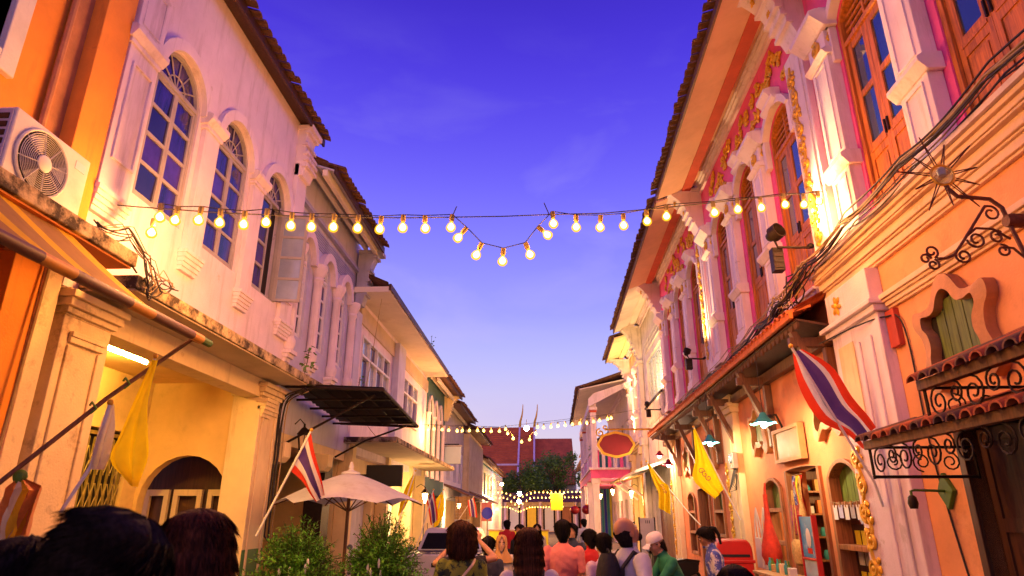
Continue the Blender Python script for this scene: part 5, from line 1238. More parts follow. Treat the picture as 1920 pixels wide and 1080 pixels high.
def flag(label, A, B, bands, mats, pole, amp, group, pr=.012, name='flag', mark=False, sleeve=True):
    t = thing(name, label, 'flag', pole[0], group)
    if len(pole) > 1: MB().tube(pole, pr, 7).build('pole', 'white_paint', t, None, True); MB().ell(pole[-1], pr*1.8, 8, 6).build('finial', 'gold', t, None, True)
    c = cloth(A, B, bands, amp, seed=random.uniform(0,6), per=4 if len(bands) > 1 else 16); c.build('cloth', mats, t, None, True, solid=False)
    if mark:
        a = lerp_curve(A, .62); b = lerp_curve(B, .62); m_ = a.lerp(b, .5); q = (b-a).length*.28
        for k in range(3):
            sp = spiral((m_.x + (k-1)*q*.5, m_.z + .06*(1-k)), q*.5, q*.1, k*1.3, 1.1, 10)
            MB().tube([(p[0], m_.y-.05-amp, p[1]) for p in sp], .008, 4).build('emblem_stroke', 'brown_frame', t)
    return t
FG = 'flags on poles along the street'
flag('large striped red white and purple flag slanting before the near right pilaster',
 [(3.034,7.70,3.646),(3.073,7.763,3.239),(3.256,7.825,2.858),(3.593,7.888,2.691),(3.765,7.95,2.531)], [(3.126,7.7,3.678),(3.483,7.763,3.473),(3.685,7.825,3.137),(3.82,7.888,2.938),(3.92,7.95,2.777)], TH, THM, [(3.95,8.1,1.9),(3.806,7.9,2.151),(3.010,7.70,3.72)], .05, FG, .016)
flag('striped red white and purple flag on a pole leaning from the left pillar',
 [(-3.659,9.6,2.40),(-3.497,9.633,2.259),(-3.381,9.667,2.097),(-3.285,9.7,1.966)], [(-3.425,9.6,2.956),(-3.349,9.633,2.658),(-3.251,9.667,2.357),(-3.164,9.7,2.091)], TH, THM, [(-4.063,9.6,1.521),(-3.421,9.6,2.995)], .04, FG, .016)
flag('yellow flag with an emblem hanging beside the timber brace',
 [(2.855,12.5,3.316),(2.836,12.5,2.789),(2.772,12.5,2.409),(3.125,12.5,2.072)], [(2.888,12.5,3.345),(3.061,12.5,2.884),(3.198,12.5,2.502),(3.307,12.5,2.258)], [(1,0)], ['cloth_yellow'], [(3.571,12.6,1.716),(2.884,12.6,3.388)], .04, FG, .014, mark=True)
flag('smaller yellow flag farther along under the pent roof',
 [(2.267,14.5,2.839),(2.365,14.5,2.453),(2.45,14.5,2.236),(2.429,14.5,1.946)], [(2.291,14.5,2.861),(2.538,14.5,2.507),(2.683,14.5,2.344),(2.674,14.5,1.808)], [(1,0)], ['cloth_yellow'], [(3.3,14.6,1.6),(3.066,14.6,1.861),(2.264,14.6,2.903)], .04, FG, .014, mark=True)
flag('plain yellow flag drooping from the brown awning pole',
 [(-3.147,5.0,2.99),(-3.265,5,2.601),(-3.313,5,2.394),(-3.338,5,2.188),(-3.115,5,2.006)], [(-3.115,5.0,2.99),(-3.125,5,2.685),(-3.098,5,2.455),(-3.063,5,2.211),(-3.105,5,2.004)], [(1,0)], ['cloth_yellow'], [(-3.40,5.28,2.60),(-3.13,5.0,3.02)], .035, FG, .011)
flag('torn white rag hanging from the brown awning pole',
 [(-3.371,4.9,2.628),(-3.417,4.9,2.484),(-3.423,4.9,2.283),(-3.409,4.9,2.126)], [(-3.338,4.9,2.615),(-3.285,4.9,2.443),(-3.297,4.9,2.283),(-3.317,4.9,2.126)], [(1,0)], ['rag_white'], [(-3.57,4.9,1.82),(-3.413,4.9,2.145),(-3.36,4.9,2.63)], .03, FG, .014)
flag('small striped flag hung on the plain white house by the lantern',
 [(-3.097,18,2.146),(-3.045,18,1.944),(-2.991,18,1.677),(-2.957,18,1.545)], [(-2.936,18,2.417),(-2.837,18,2.078),(-2.80,18,1.877),(-2.793,18,1.677)], TH, THM, [(-3.5,18,.6),(-3.203,18,1.347),(-2.923,18,2.445)], .04, FG)
flag('narrow yellow flag beside the small striped flag',
 [(-2.889,18.3,2.22),(-2.931,18.3,1.81),(-2.946,18.3,1.474)], [(-2.707,18.3,2.427),(-2.673,18.3,1.878),(-2.805,18.3,1.541)], [(1,0)], ['cloth_yellow'], [(-3.1,18.3,.9),(-2.70,18.3,2.46)], .04, FG)
flag('yellow emblem flag behind the umbrella edge',
 [(-2.589,13,2.445),(-2.709,13,2.148),(-2.781,13,1.778)], [(-2.482,13,2.595),(-2.534,13,2.197),(-2.674,13,1.904)], [(1,0)], ['cloth_yellow'], [(-2.9,13,1.2),(-2.48,13,2.62)], .035, FG, mark=True)
flag('faded striped flag hanging by the grey boarded house',
 [(-3.0,27,2.35),(-2.95,27,2.0),(-2.9,27,1.75)], [(-2.75,27,2.45),(-2.65,27,2.1),(-2.6,27,1.7)], TH, THM, [(-3.7,27,1.1),(-2.75,27,2.5)], .04, FG)
# plastic bag tied to the pole
bg = thing('plastic_bag', 'orange striped plastic bag tied low on the brown pole', 'bag', (-3.7, 4.6, 2.05))
for j, (o_, mt) in enumerate(((0,'plastic_orange'),(.07,'cream'),(.13,'awning_yellow'),(.19,'plastic_orange'))):
    rows = [[(-3.80+o_+.075*k/4 + .012*math.sin(i*.9+k), 4.60 + .05*math.sin(k*1.4+i*.5+j), 2.04 - .46*i/8 - .02*math.sin(k)) for k in range(5)] for i in range(9)]
    rows[0] = [(-3.72, 4.62, 2.06)]*5; MB().grid(rows).build('strip', mt, bg, None, True, solid=False)
MB().ell((-3.72,4.62,2.06), (.05,.04,.05), 8, 6).build('knot', 'leaf_bright', bg, None, True)

# ------------------------------------------------------------------ umbrella and shrubs in front of the cafe
um = thing('garden_umbrella', 'white square garden umbrella with scalloped edge in front of the cafe', 'umbrella', (-3.19, 11, 0))
cx, cy = -3.18, 11.0; N = 6; rows = []; K = 12
for i in range(9):
    f = i/8; row = []
    for j in range(N*K+1):
        a = 2*PI*j/(N*K) + .1; q = abs(((j % K)/K) - .5)*2          # 1 on a rib, 0 mid panel
        rr = 1.22*f*(1 - .16*(1-q**1.6)*f); zz = 2.47 - .50*f**1.25 + .085*(1-q**1.5)*f*f
        row.append((cx + rr*math.cos(a), cy + rr*math.sin(a), zz))
    rows.append(row)
MB().grid(rows).build('canopy', 'canvas_white', um, None, True, solid=False)
MB().lathe([(.16,0),(.15,.03),(.05,.06),(.035,.08),(.045,.12),(.015,.20)], (cx,cy,2.44), 14).build('vent_cap', 'canvas_white', um, None, True)
MB().tube([(cx,cy,.1),(cx,cy,2.46)], .028, 10).build('pole', 'timber', um, None, True)
for k in range(N):
    a = 2*PI*k/N+.1; MB().tube([(cx,cy,2.42),(cx+1.2*math.cos(a),cy+1.2*math.sin(a),1.955)], .012, 5).build('rib', 'timber', um)
    MB().tube([(cx,cy,1.85),(cx+.6*math.cos(a),cy+.6*math.sin(a),2.17)], .010, 5).build('strut', 'timber', um)
MB().lathe([(.30,0),(.30,.08),(.06,.14),(.05,.3)], (cx,cy,.12), 14).build('base', 'concrete', um, None, True)
def shrub(label, x, y, h, w, seed, n=300):
    rn = random.Random(seed); t = thing('potted_shrub', label, 'shrub', (x, y, .12), 'feathery shrubs before the cafe')
    lf = MB(); st = MB()
    for k in range(n):
        a = rn.uniform(0, 2*PI); e = rn.uniform(.05, 1.0)**.7; L = h*rn.uniform(.45, .62)
        p = Vector((x + rn.gauss(0,.05), y + rn.gauss(0,.05), .12 + h*.42 + rn.uniform(-.1,.25)))
        d = Vector((math.cos(a)*e*w*1.1, math.sin(a)*e*w*1.1, (1.15-e*.75)*h*.62)); pts = []
        for i in range(7):
            f = i/6; q = p + d*f + Vector((math.cos(a), math.sin(a), 0))*w*.15*f*f - Vector((0,0,1))*h*.18*f*f*e; pts.append(q)
        st.tube(pts, .004, 3)
        for i in range(2, 7):
            for m_ in range(11):
                q = pts[i-1].lerp(pts[i], rn.random()); dr = Vector((rn.gauss(0,1), rn.gauss(0,1), rn.gauss(.1,.8))).normalized(); s_ = rn.uniform(.04,.085); sd = dr.cross(Vector((rn.random()-.5, rn.random()-.5, 1))).normalized()*s_*.15
                lf.add([q, q+dr*s_*.5+sd, q+dr*s_, q+dr*s_*.5-sd], [(0,1,2,3)])
    o = lf.build('foliage', 'leaf_fern', t, None, solid=False); o['kind'] = 'stuff'
    o = st.build('stems', 'bark', t, None); o['kind'] = 'stuff'
    MB().lathe([(.16,.12),(.24,.45),(.27,.48),(.25,.50),(.22,.47)], (x,y,0), 14).build('pot', 'terracotta_pot', t, None, True)
    for k in range(4):
        MB().ell((x + rn.uniform(-.25,.3), y-.35, .95+rn.uniform(-.1,.25)), (.02,.012,.07), 6, 5).build('white_flower', 'white_paint', t, None, True)
shrub('feathery green shrub left of the umbrella pole', -3.62, 10.1, 1.40, .60, 5); shrub('feathery green shrub right of the umbrella pole', -2.48, 10.6, 1.52, .54, 9)
# little plants growing out of the masonry
def sprout(label, fr, s, d, z, n, seed, name='wall_plant'):
    rn = random.Random(seed); t = thing(name, label, 'plant', fr(s,d,z), 'weeds growing from the masonry')
    MB().tube([(s,d,z),(s+.02,d+.03,z+.3),(s,d+.05,z+.55)], .008, 4).build('stem', 'bark', t, fr)
    for k in range(n):
        c = Vector((s + rn.gauss(0,.06), d+.06+rn.gauss(0,.05), z + rn.uniform(.0,.6))); u = Vector((rn.gauss(0,1), rn.gauss(0,1), rn.gauss(0,.5))).normalized()*.05; w = Vector((rn.gauss(0,1), rn.gauss(0,1), rn.gauss(0,1))).normalized()*.035
        MB().add([c-u, c+w, c+u, c-w], [(0,1,2,3)]).build('leaf', 'leaf_bright', t, fr, solid=False)
sprout('trailing leafy weed at the end of the white house ledge', LF, 10.85, .50, 4.02, 26, 1); sprout('mossy weed at the foot of the blue grey pilaster', LF, 15.25, .18, 4.40, 14, 2); sprout('tiny weed on the edge of the flat eave', LF, 22.5, .62, 7.4, 14, 4); sprout('leafy plant hanging over the balcony rail', R, 36.5, 1.9, 4.9, 40, 5)

# ------------------------------------------------------------------ pickup truck
mat('car_silver', (.68,.68,.70), .3, .06, 3, 0, metal=.1); mat('rubber', (.015,.015,.015), .8, .2, 9, .1); mat('tail_red', (.45,.01,.01), .25, .1, 5, 0)
pk = thing('pickup_truck', 'silver white pickup truck parked on the left seen from behind', 'truck', (-2.12, 16, 0))
X0, X1, YB = -2.95, -1.30, 14.2
def PX(f): return X0 + (X1-X0)*f
b = MB(); b.prism([(YB,.52),(YB+.05,.42),(YB+4.6,.42),(YB+4.75,.6),(YB+4.75,.92),(YB+3.4,1.02),(YB+.0,1.02)], X0, X1, 0); b.build('body', 'car_silver', pk, None, bevel=.05)
MB().box(PX(.03), PX(.97), YB-.035, YB+.02, .56, 1.04).build('tailgate', 'car_silver', pk, None, bevel=.02)
MB().box(PX(.40), PX(.60), YB-.055, YB-.036, .80, .88).build('tailgate_handle', 'black', pk, None, bevel=.01)
MB().box(X0-.01, X1+.01, YB-.12, YB+.02, .42, .54).build('rear_bumper', 'steel', pk, None, bevel=.02)
cb = MB(); cy0 = YB+1.55; cy1 = YB+3.3; prof = [(cy0,1.03),(cy0+.30,1.47),(cy0+.5,1.51),(cy1-.5,1.51),(cy1+.2,1.03)]
vs = []; fs = []
for f, ins in ((0,.0),(1,.0)):
    for (y, z) in prof:
        k_ = (z-1.03)/.48; x = PX(.03+.10*k_) if f == 0 else PX(.97-.10*k_); vs.append((x, y, z))
n = len(prof); cb.add(vs, [tuple(range(n)), tuple(range(2*n-1, n-1, -1))] + [(i, (i+1) % n, n+(i+1) % n, n+i) for i in range(n)]); cb.build('cab', 'car_silver', pk, None, bevel=.03)
def cabq(fx0, fx1, t0, t1, off, name, m_):
    y = lambda t: cy0 + .30*t - off; z = lambda t: 1.03 + .44*t
    xl = lambda f, t: PX(.03+.10*t*.92 + f*(.94-.20*t*.92))
    MB().add([(xl(fx0,t0),y(t0),z(t0)),(xl(fx1,t0),y(t0),z(t0)),(xl(fx1,t1),y(t1),z(t1)),(xl(fx0,t1),y(t1),z(t1)),(xl(fx0,t0),y(t0)+.01,z(t0)),(xl(fx1,t0),y(t0)+.01,z(t0)),(xl(fx1,t1),y(t1)+.01,z(t1)),(xl(fx0,t1),y(t1)+.01,z(t1))], [(0,1,2,3),(4,5,6,7),(0,1,5,4),(1,2,6,5),(2,3,7,6),(3,0,4,7)]).build(name, m_, pk)
cabq(.06, .94, .10, .86, .022, 'rear_window', 'glass_tint'); cabq(.40, .60, .90, .97, .03, 'brake_light', 'tail_red')
MB().tube([(PX(.05),YB+1.5,1.06),(PX(.05),YB+1.5,1.12)], .02, 6).build('bed_hook', 'black', pk)
for x in (X0+.04, X1-.04): MB().box(x-.06, x+.06, YB-.045, YB+.03, .60, .98).build('tail_lamp', 'tail_red', pk, None, bevel=.01)
MB().box(X0+.01, X1-.01, YB+.02, YB+1.5, 1.021, 1.05).build('bed_rail', 'black', pk, None, bevel=.01)
for x in (X0+.12, X1-.12):
    for y in (YB+.95, YB+3.85):
        w = MB().lathe([(.20,-.10),(.32,-.10),(.34,-.06),(.34,.06),(.32,.10),(.20,.10)], (x,y,.34), 20, 0).build('wheel', 'rubber', pk, None, True)
        MB().lathe([(.20,-.09),(.20,.09)], (x,y,.34), 14, 0).build('rim', 'steel', w, None, True)
for sgn, x in ((-1, X0), (1, X1)): MB().ell((x+sgn*.10, cy1-.1, 1.12), (.10,.06,.08), 8, 6).build('wing_mirror', 'black', pk, None, True)
MB().tube([(PX(.12), cy0+.5, 1.5), (PX(.12), cy0+.45, 1.62)], .008, 5).build('aerial', 'black', pk)

# ------------------------------------------------------------------ scooters
def scooter(label, x, y, rz, body):
    t = thing('motor_scooter', label, 'scooter', (x, y, 0), 'parked scooters')
    q = Matrix.Rotation(rz, 3, 'Z'); T = lambda a, b, c: q @ Vector((a, b, c)) + Vector((x, y, 0))
    for yy, nm in ((-.60,0),(.60,1)):
        w = MB().tube([(0, yy+.24*math.cos(2*PI*k/20), .27+.24*math.sin(2*PI*k/20)) for k in range(20)], .045, 7, closed=True).build('wheel', 'rubber', t, T, True)
        MB().lathe([(.03,-.05),(.20,-.012),(.20,.012),(.03,.05)], (0, yy, .27), 14, 0).build('rim', 'steel', w, T, True)
    MB().prism([(-.75,.45),(-.35,.32),(.10,.30),(.28,.36),(.12,.42),(-.05,.66),(-.35,.74),(-.78,.70)], -.13, .13, 0).build('body', body, t, T, bevel=.04)
    MB().prism([(.26,.32),(.50,.50),(.46,.98),(.36,.98),(.30,.60)], -.17, .17, 0).build('leg_shield', body, t, T, bevel=.03)
    MB().prism([(-.80,.74),(-.40,.78),(.0,.72),(.0,.68),(-.40,.72),(-.80,.68)], -.13, .13, 0).build('seat', 'black', t, T, bevel=.03)
    MB().tube([(0,.60,.27),(0,.50,.60),(0,.42,1.0)], .03, 7).build('fork', 'steel', t, T, True)
    MB().tube([(-.33,.33,1.03),(-.18,.40,1.04),(.18,.40,1.04),(.33,.33,1.03)], .018, 7).build('handlebar', 'black', t, T, True)
    MB().ell((0,.48,1.0), (.13,.09,.10), 12, 8).build('headlamp_cowl', body, t, T, True); MB().ell((0,.55,1.0), (.08,.04,.06), 10, 7).build('headlamp', 'glass_pale', t, T, True)
    MB().ell((0,-.80,.66), (.08,.03,.05), 8, 6).build('tail_lamp', 'tail_red', t, T, True)
    for sg in (-1, 1):
        m_ = MB().tube([(sg*.24,.38,1.05),(sg*.30,.36,1.22)], .008, 5).build('mirror', 'black', t, T); MB().ell((sg*.31,.35,1.27), (.06,.015,.045), 8, 6).build('mirror_glass', 'glass_pale', m_, T, True)
    MB().prism([(.42,.52),(.72,.50),(.80,.36),(.76,.34),(.66,.44),(.42,.46)], -.06, .06, 0).build('mudguard', body, t, T, bevel=.01)
scooter('dark blue scooter parked behind the right shrub by the truck', -2.55, 11.9, PI, 'flag_blue'); scooter('black scooter parked beside the umbrella pole', -3.0, 12.3, PI*.9, 'black'); scooter('black scooter parked on the right before the weathered house', 3.1, 17.5, 1.9, 'black')

# ------------------------------------------------------------------ post box and shop goods
pb = thing('post_box', 'red pillar post box with rounded top on the right pavement', 'post box', R(12.45, .95, .12))
a0, a1, dA, dB = 12.18, 12.78, .60, 1.22
prof = [(dA,.12),(dB,.12),(dB,1.20)] + [(dB-.12+.12*math.cos(a), 1.20+.20*math.sin(a)) for a in (0,.4,.8,1.2,PI/2)] + [(dA+.12+.12*math.cos(a), 1.20+.20*math.sin(a)) for a in (PI/2,1.95,2.35,2.75,PI)]
MB().prism(prof, a0, a1, 0).build('body', 'postbox_red', pb, R, bevel=.03)
MB().box(a0-.02, a1+.02, dA-.02, dB+.02, 1.02, 1.07).build('band', 'postbox_red', pb, R, bevel=.01)
for d_ in (.72,): MB().box(a0-.012, a0-.001, dA+.06, dB-.06, 1.12, 1.16).build('letter_slot', 'black', pb, R)
MB().box(a0+.1, a1-.1, dB+.001, dB+.012, 1.13, 1.17).build('letter_slot', 'black', pb, R)
pl = MB().box(a0-.008, a0-.001, dA+.14, dA+.36, .82, .94).build('plate', 'postbox_red', pb, R)
for k in range(4): MB().box(a0-.014, a0-.009, dA+.17+k*.04, dA+.195+k*.04, .86, .90).build('plate_mark', 'white_paint', pl, R)
MB().box(a0+.04, a1-.04, dB+.001, dB+.015, .3, .95).build('door', 'postbox_red', pb, R, bevel=.005)
MB().box(a0-.04, a1+.04, dA-.04, dB+.04, .12, .2).build('plinth', 'black', pb, R, bevel=.01)

def hang_bag(name, label, s, d, prof, m_, strap_top, cat='bag', squash=.45, group='bags hung in the shop doorway', straps=True):
    t = thing(name, label, cat, R(s, d, prof[-1][1]), group)
    mb = MB().lathe(prof, (0,0,0), 16); mb.v = [(s+v[0], d+v[1]*squash, v[2]) for v in mb.v]; mb.build('pouch', m_, t, R, True)
    if straps:
        zt = prof[-1][1]
        for e in (-1, 1): MB().tube([(s+e*prof[-1][0]*.9, d, zt-.02), (s+e*.02, d-.02, strap_top)], .009, 5).build('strap', m_, t, R, True)
    return t
mat('bag_red', (.60,.035,.012), .85, .3, 12, .5, 60); mat('straw', (.62,.40,.13), .85, .35, 30, .6, 90); mat('tote', (.74,.70,.62), .85, .12, 5, .2, 80)
mat('patchwork', (.45,.06,.05), .8, .9, 9, .1, 40, dirt=(.03,.05,.25), damt=1, dscale=7)
hang_bag('drawstring_bag', 'big red teardrop cloth bag hanging beside the shop door', 11.30, .55, [(.03,1.02),(.14,1.05),(.22,1.18),(.20,1.34),(.12,1.55),(.07,1.75),(.05,1.95),(.05,2.12)], 'bag_red', 2.3, squash=.7)
hang_bag('straw_bag', 'round woven straw bag on long straps in the doorway', 10.35, .45, [(.04,1.10),(.14,1.14),(.17,1.28),(.15,1.42),(.10,1.46)], 'straw', 2.15, squash=.5)
hang_bag('patchwork_bag', 'patchwork fabric bag hanging inside the shop doorway', 10.95, .2, [(.03,1.48),(.16,1.52),(.20,1.66),(.20,1.84),(.17,1.95)], 'patchwork', 2.3, squash=.35)
hang_bag('straw_tassel', 'bundle of straw tassels hanging above the round straw bag', 10.25, .35, [(.02,1.62),(.07,1.66),(.06,1.85),(.03,1.98)], 'straw', 2.35, squash=.8)
def tote(label, s, d, m_, marks):
    t = thing('tote_bag', label, 'bag', R(s, d, .9), 'bags hung in the shop doorway')
    MB().box(s-.17, s+.17, d-.03, d+.03, .92, 1.42).build('pouch', m_, t, R, bevel=.012)
    for e in (-1, 1): MB().tube([(s-.10, d+e*.03, 1.41), (s-.06, d+e*.02, 1.70), (s, d, 1.92), (s+.06, d+e*.02, 1.70), (s+.10, d+e*.03, 1.41)], .013, 5).build('handle', 'tote', t, R, True)
    for i in range(marks):
        for j in range(4): MB().box(s-.14+j*.075, s-.09+j*.075, d+.0305, d+.034, 1.0+i*.10, 1.045+i*.10).build('print_mark', 'flag_red', t, R)
        for j in range(2): MB().box(s-.1745, s-.1705, d-.022+j*.024, d-.004+j*.024, 1.0+i*.10, 1.045+i*.10).build('print_mark', 'flag_red', t, R)
tote('white tote bag with rows of red print hanging by the window', 12.0, .40, 'tote', 4); tote('plain pale tote bag hanging behind the printed one', 12.5, .38, 'tote', 0)
# postcards pegged on a line in the right window
pc = thing('postcard_line', 'postcards pegged on a string across the shop window', 'postcards', R(9.4, .02, 2.0))
MB().tube([(8.98,.06,1.98),(9.45,.06,1.93),(9.92,.06,1.98)], .004, 4).build('string', 'cable_tan', pc, R)
for k, m_ in enumerate(('tote','grey_siding','tote','blue_grey','white_paint')):
    s = 9.06+k*.185; c_ = MB().box(s-.065, s+.065, .055, .060, 1.74+.02*(k % 2), 1.93).build('card', m_, pc, R); MB().box(s-.01, s+.01, .05, .07, 1.90, 1.98).build('peg', 'bamboo', c_, R)
pr_ = thing('postcard_rack', 'dark rack of cards and small prints inside the shop window', 'rack', R(9.4, -.1, 1.0))
MB().box(9.02, 9.88, -.20, -.16, .8, 1.68).build('backboard', 'door_dark', pr_, R)
rn = random.Random(11)
for k in range(12): s = 9.10+(k % 4)*.20; z = .90+(k//4)*.26; MB().box(s-.06+rn.uniform(-.02,.02), s+.06, -.155, -.14, z, z+.18).build('card', rn.choice(['tote','grey_siding','cream','blue_grey','sign_yellow']), pr_, R)
# poster board with red frame
ib = thing('poster_board', 'blue poster board in a red frame standing at the shop front', 'board', R(9.75, .5, .12))
mat('poster_blue', (.02,.25,.55), .35, .3, 3, 0, dirt=(.62,.66,.72), damt=.9, dscale=4.5); mat('poster_pale', (.42,.62,.72), .35, .3, 5, 0, dirt=(.70,.45,.45), damt=.8, dscale=6)
for (z0, z1, m_) in ((1.25,1.78,'poster_blue'),(.55,1.21,'poster_pale')): MB().box(9.52,10.02,.46,.50,z0,z1).build('poster', m_, ib, R)
f = MB()
for s in (9.49, 10.02): f.box(s, s+.035, .45, .52, .12, 1.80)
f.box(9.525, 10.02, .45, .52, 1.215, 1.245); f.box(9.525,10.02,.45,.52,.50,.545); f.build('frame', 'postbox_red', ib, R, bevel=.004)
MB().ell((9.74,.455+.05,1.50), (.09,.008,.13), 12, 8).build('poster_shape', 'tote', ib, R, True); MB().box(9.66,9.82,.5005,.506,1.30,1.37).build('poster_shape', 'flag_red', ib, R)
# low table of bottles and boxes
tb_ = thing('display_table', 'low wooden table of small goods before the shop', 'table', R(10.0, .8, .12)); MB().box(9.6,10.7,.62,1.05,.98,1.02).build('top', 'crate', tb_, R, bevel=.005)
for s in (9.65,10.65):
    for d_ in (.66,1.01): MB().box(s-.025,s+.025,d_-.025,d_+.025,.12,.979).build('leg', 'crate', tb_, R)
for k in range(9):
    s = 9.68+k*.118; kind = k % 3
    if kind == 0: tag(MB().box(s-.04,s+.04,.75,.85,1.021,1.021+.10+.03*(k % 2)).build('small_box', ('tote','cream','straw')[k//3], None, R, bevel=.004), ('white small box at the far edge of the goods table','cream small box amid the bottles on the goods table','straw coloured small box at the near edge of the goods table')[k//3], 'box', 'goods on the low table')
    else: tag(MB().lathe([(.03,1.021),(.032,1.12),(.014,1.16),(.014,1.20)], (s,.80,0), 10).build('bottle', ('leaf_bright','turquoise')[kind-1], None, R, True), ('green' if kind == 1 else 'turquoise') + (' bottle farthest from the camera on the goods table',' bottle mid row on the goods table',' bottle nearest the camera on the goods table')[2-k//3], 'bottle', 'goods on the low table')
# standing menu board
mb_ = thing('menu_board', 'tall white menu board with a dark edge before the lit doorway', 'board', (3.0, 19.5, 0)); MB().box(2.72,3.12,19.48,19.52,.25,1.72).build('panel', 'tote', mb_, None, bevel=.005); f = MB(); f.box(3.12,3.15,19.46,19.54,.0,1.75); f.box(2.69,2.72,19.46,19.54,0,1.75); f.build('frame', 'iron', mb_)
for k in range(3): MB().box(2.88+k*.05,2.90+k*.05,19.475,19.479,1.58,1.66).build('menu_mark', 'black', mb_)
# trader's counter
ct = thing('trader_counter', 'plain wooden counter where the trader in green leans', 'counter', (1.75, 7.9, 0)); MB().box(1.42,2.05,7.55,7.95,.98,1.02).build('top', 'crate', ct, None, bevel=.006); MB().box(1.44,2.03,7.57,7.60,.05,.979).build('front_panel', 'crate', ct)
for x in (1.46,2.01): MB().box(x-.02,x+.02,7.86,7.92,0,.979).build('leg', 'crate', ct)

# ------------------------------------------------------------------ stock inside the shop
sh = thing('shop_shelf', 'dark wooden shelf of stock inside the shop doorway', 'shelf', R(11.0, -.7, .15))
for s in (10.30, 11.66): MB().box(s, s+.04, -.95, -.60, .15, 2.45).build('upright', 'door_wood', sh, R)
for z in (.7, 1.15, 1.6, 2.05): MB().box(10.34, 11.66, -.95, -.60, z, z+.03).build('shelf_board', 'door_wood', sh, R)
for k, (nm, lab, cat, m_, z, s, kind) in enumerate((
 ('tin', 'red tin on the top shelf inside the shop', 'tin', 'postbox_red', 2.08, 10.5, 0), ('tin', 'yellow tin on the top shelf inside the shop', 'tin', 'sign_yellow', 2.08, 10.75, 0), ('jar', 'turquoise jar on the top shelf inside the shop', 'jar', 'turquoise', 2.08, 11.0, 1), ('basket', 'small straw basket on the top shelf inside the shop', 'basket', 'straw', 2.08, 11.35, 1),
 ('cloth_roll', 'blue printed cloth roll on the middle shelf of the shop', 'cloth', 'shirt_blue_print', 1.63, 10.55, 2), ('cloth_roll', 'pink cloth roll on the middle shelf of the shop', 'cloth', 'shirt_pink', 1.63, 10.8, 2), ('box', 'white box on the middle shelf of the shop', 'box', 'tote', 1.63, 11.1, 0), ('jar', 'green jar on the middle shelf of the shop', 'jar', 'leaf_bright', 1.63, 11.4, 1),
 ('box', 'orange box on the lower shelf of the shop', 'box', 'plastic_orange', 1.18, 10.6, 0), ('basket', 'wide straw basket on the lower shelf of the shop', 'basket', 'straw', 1.18, 11.2, 1))):
    if kind == 0: o = MB().box(s-.09, s+.09, -.85, -.68, z, z+.22).build(nm, m_, None, R, bevel=.008)
    elif kind == 1: o = MB().lathe([(.07,z),(.11,z+.06),(.11,z+.16),(.06,z+.22),(.07,z+.25)], (s,-.76,0), 12).build(nm, m_, None, R, True)
    else: o = MB().tube([(s,-.92,z+.09),(s,-.62,z+.09)], .085, 12).build(nm, m_, None, R, True)
    tag(o, lab, cat, 'stock on the shop shelf')
for k, (m_, lab) in enumerate((('shirt_blue_print','blue printed scarf hanging in the shop doorway'),('sign_yellow','yellow scarf hanging in the shop doorway'),('bag_red','red scarf hanging in the shop doorway'))):
    s0_ = 11.45-.16*k; A_ = [(s0_+.10*math.sin(i*.3), -.02+.02*math.sin(i), 2.42-i*.10) for i in range(10)]
    t = thing('scarf', lab, 'scarf', R(s0_, 0, 2.42), 'scarves in the shop doorway'); MB().grid([[(a[0]+.05*(j-2)/2, a[1]+.025*math.sin(j*2.1+i*.4), a[2]) for j in range(5)] for i, a in enumerate(A_)]).build('cloth', m_, t, R, True, solid=False); MB().tube([(s0_-.06,0,2.43),(s0_+.06,0,2.43)], .008, 5).build('peg', 'bamboo', t, R)

jb = thing('junction_box', 'small white electrical box on the end of the orange house ledge', 'junction box', LF(5.55, .35, 4.26))
MB().box(5.42, 5.68, .28, .42, 4.263, 4.40).build('case', 'white_plastic', jb, LF, bevel=.012); MB().box(5.44, 5.66, .4205, .428, 4.28, 4.385).build('cover', 'white_plastic', jb, LF, bevel=.004); MB().tube([(5.68,.34,4.33),(5.8,.42,4.30),(5.9,.55,4.1)], .010, 5).build('lead', 'cable', jb, LF, True)
mb2 = thing('meter_box', 'grey electricity meter with tangled leads on the cream pilaster', 'meter', R(14.3, .2, 2.9))
MB().box(14.15, 14.42, .145, .26, 2.72, 3.05).build('case', 'steel', mb2, R, bevel=.012); MB().lathe([(.09,.26),(.09,.29),(.05,.30)], (14.285, 0, 2.92), 14, 1).build('dial', 'glass_pale', mb2, R, True)
for k in range(5): MB().tube([(14.2+.04*k,.2,2.72),(14.18+.05*k,.26+.02*k,2.45-.05*k),(14.3,.2,2.3),(14.28+.02*k,.17,2.62)], .008, 5).build('lead', 'cable', mb2, R, True)

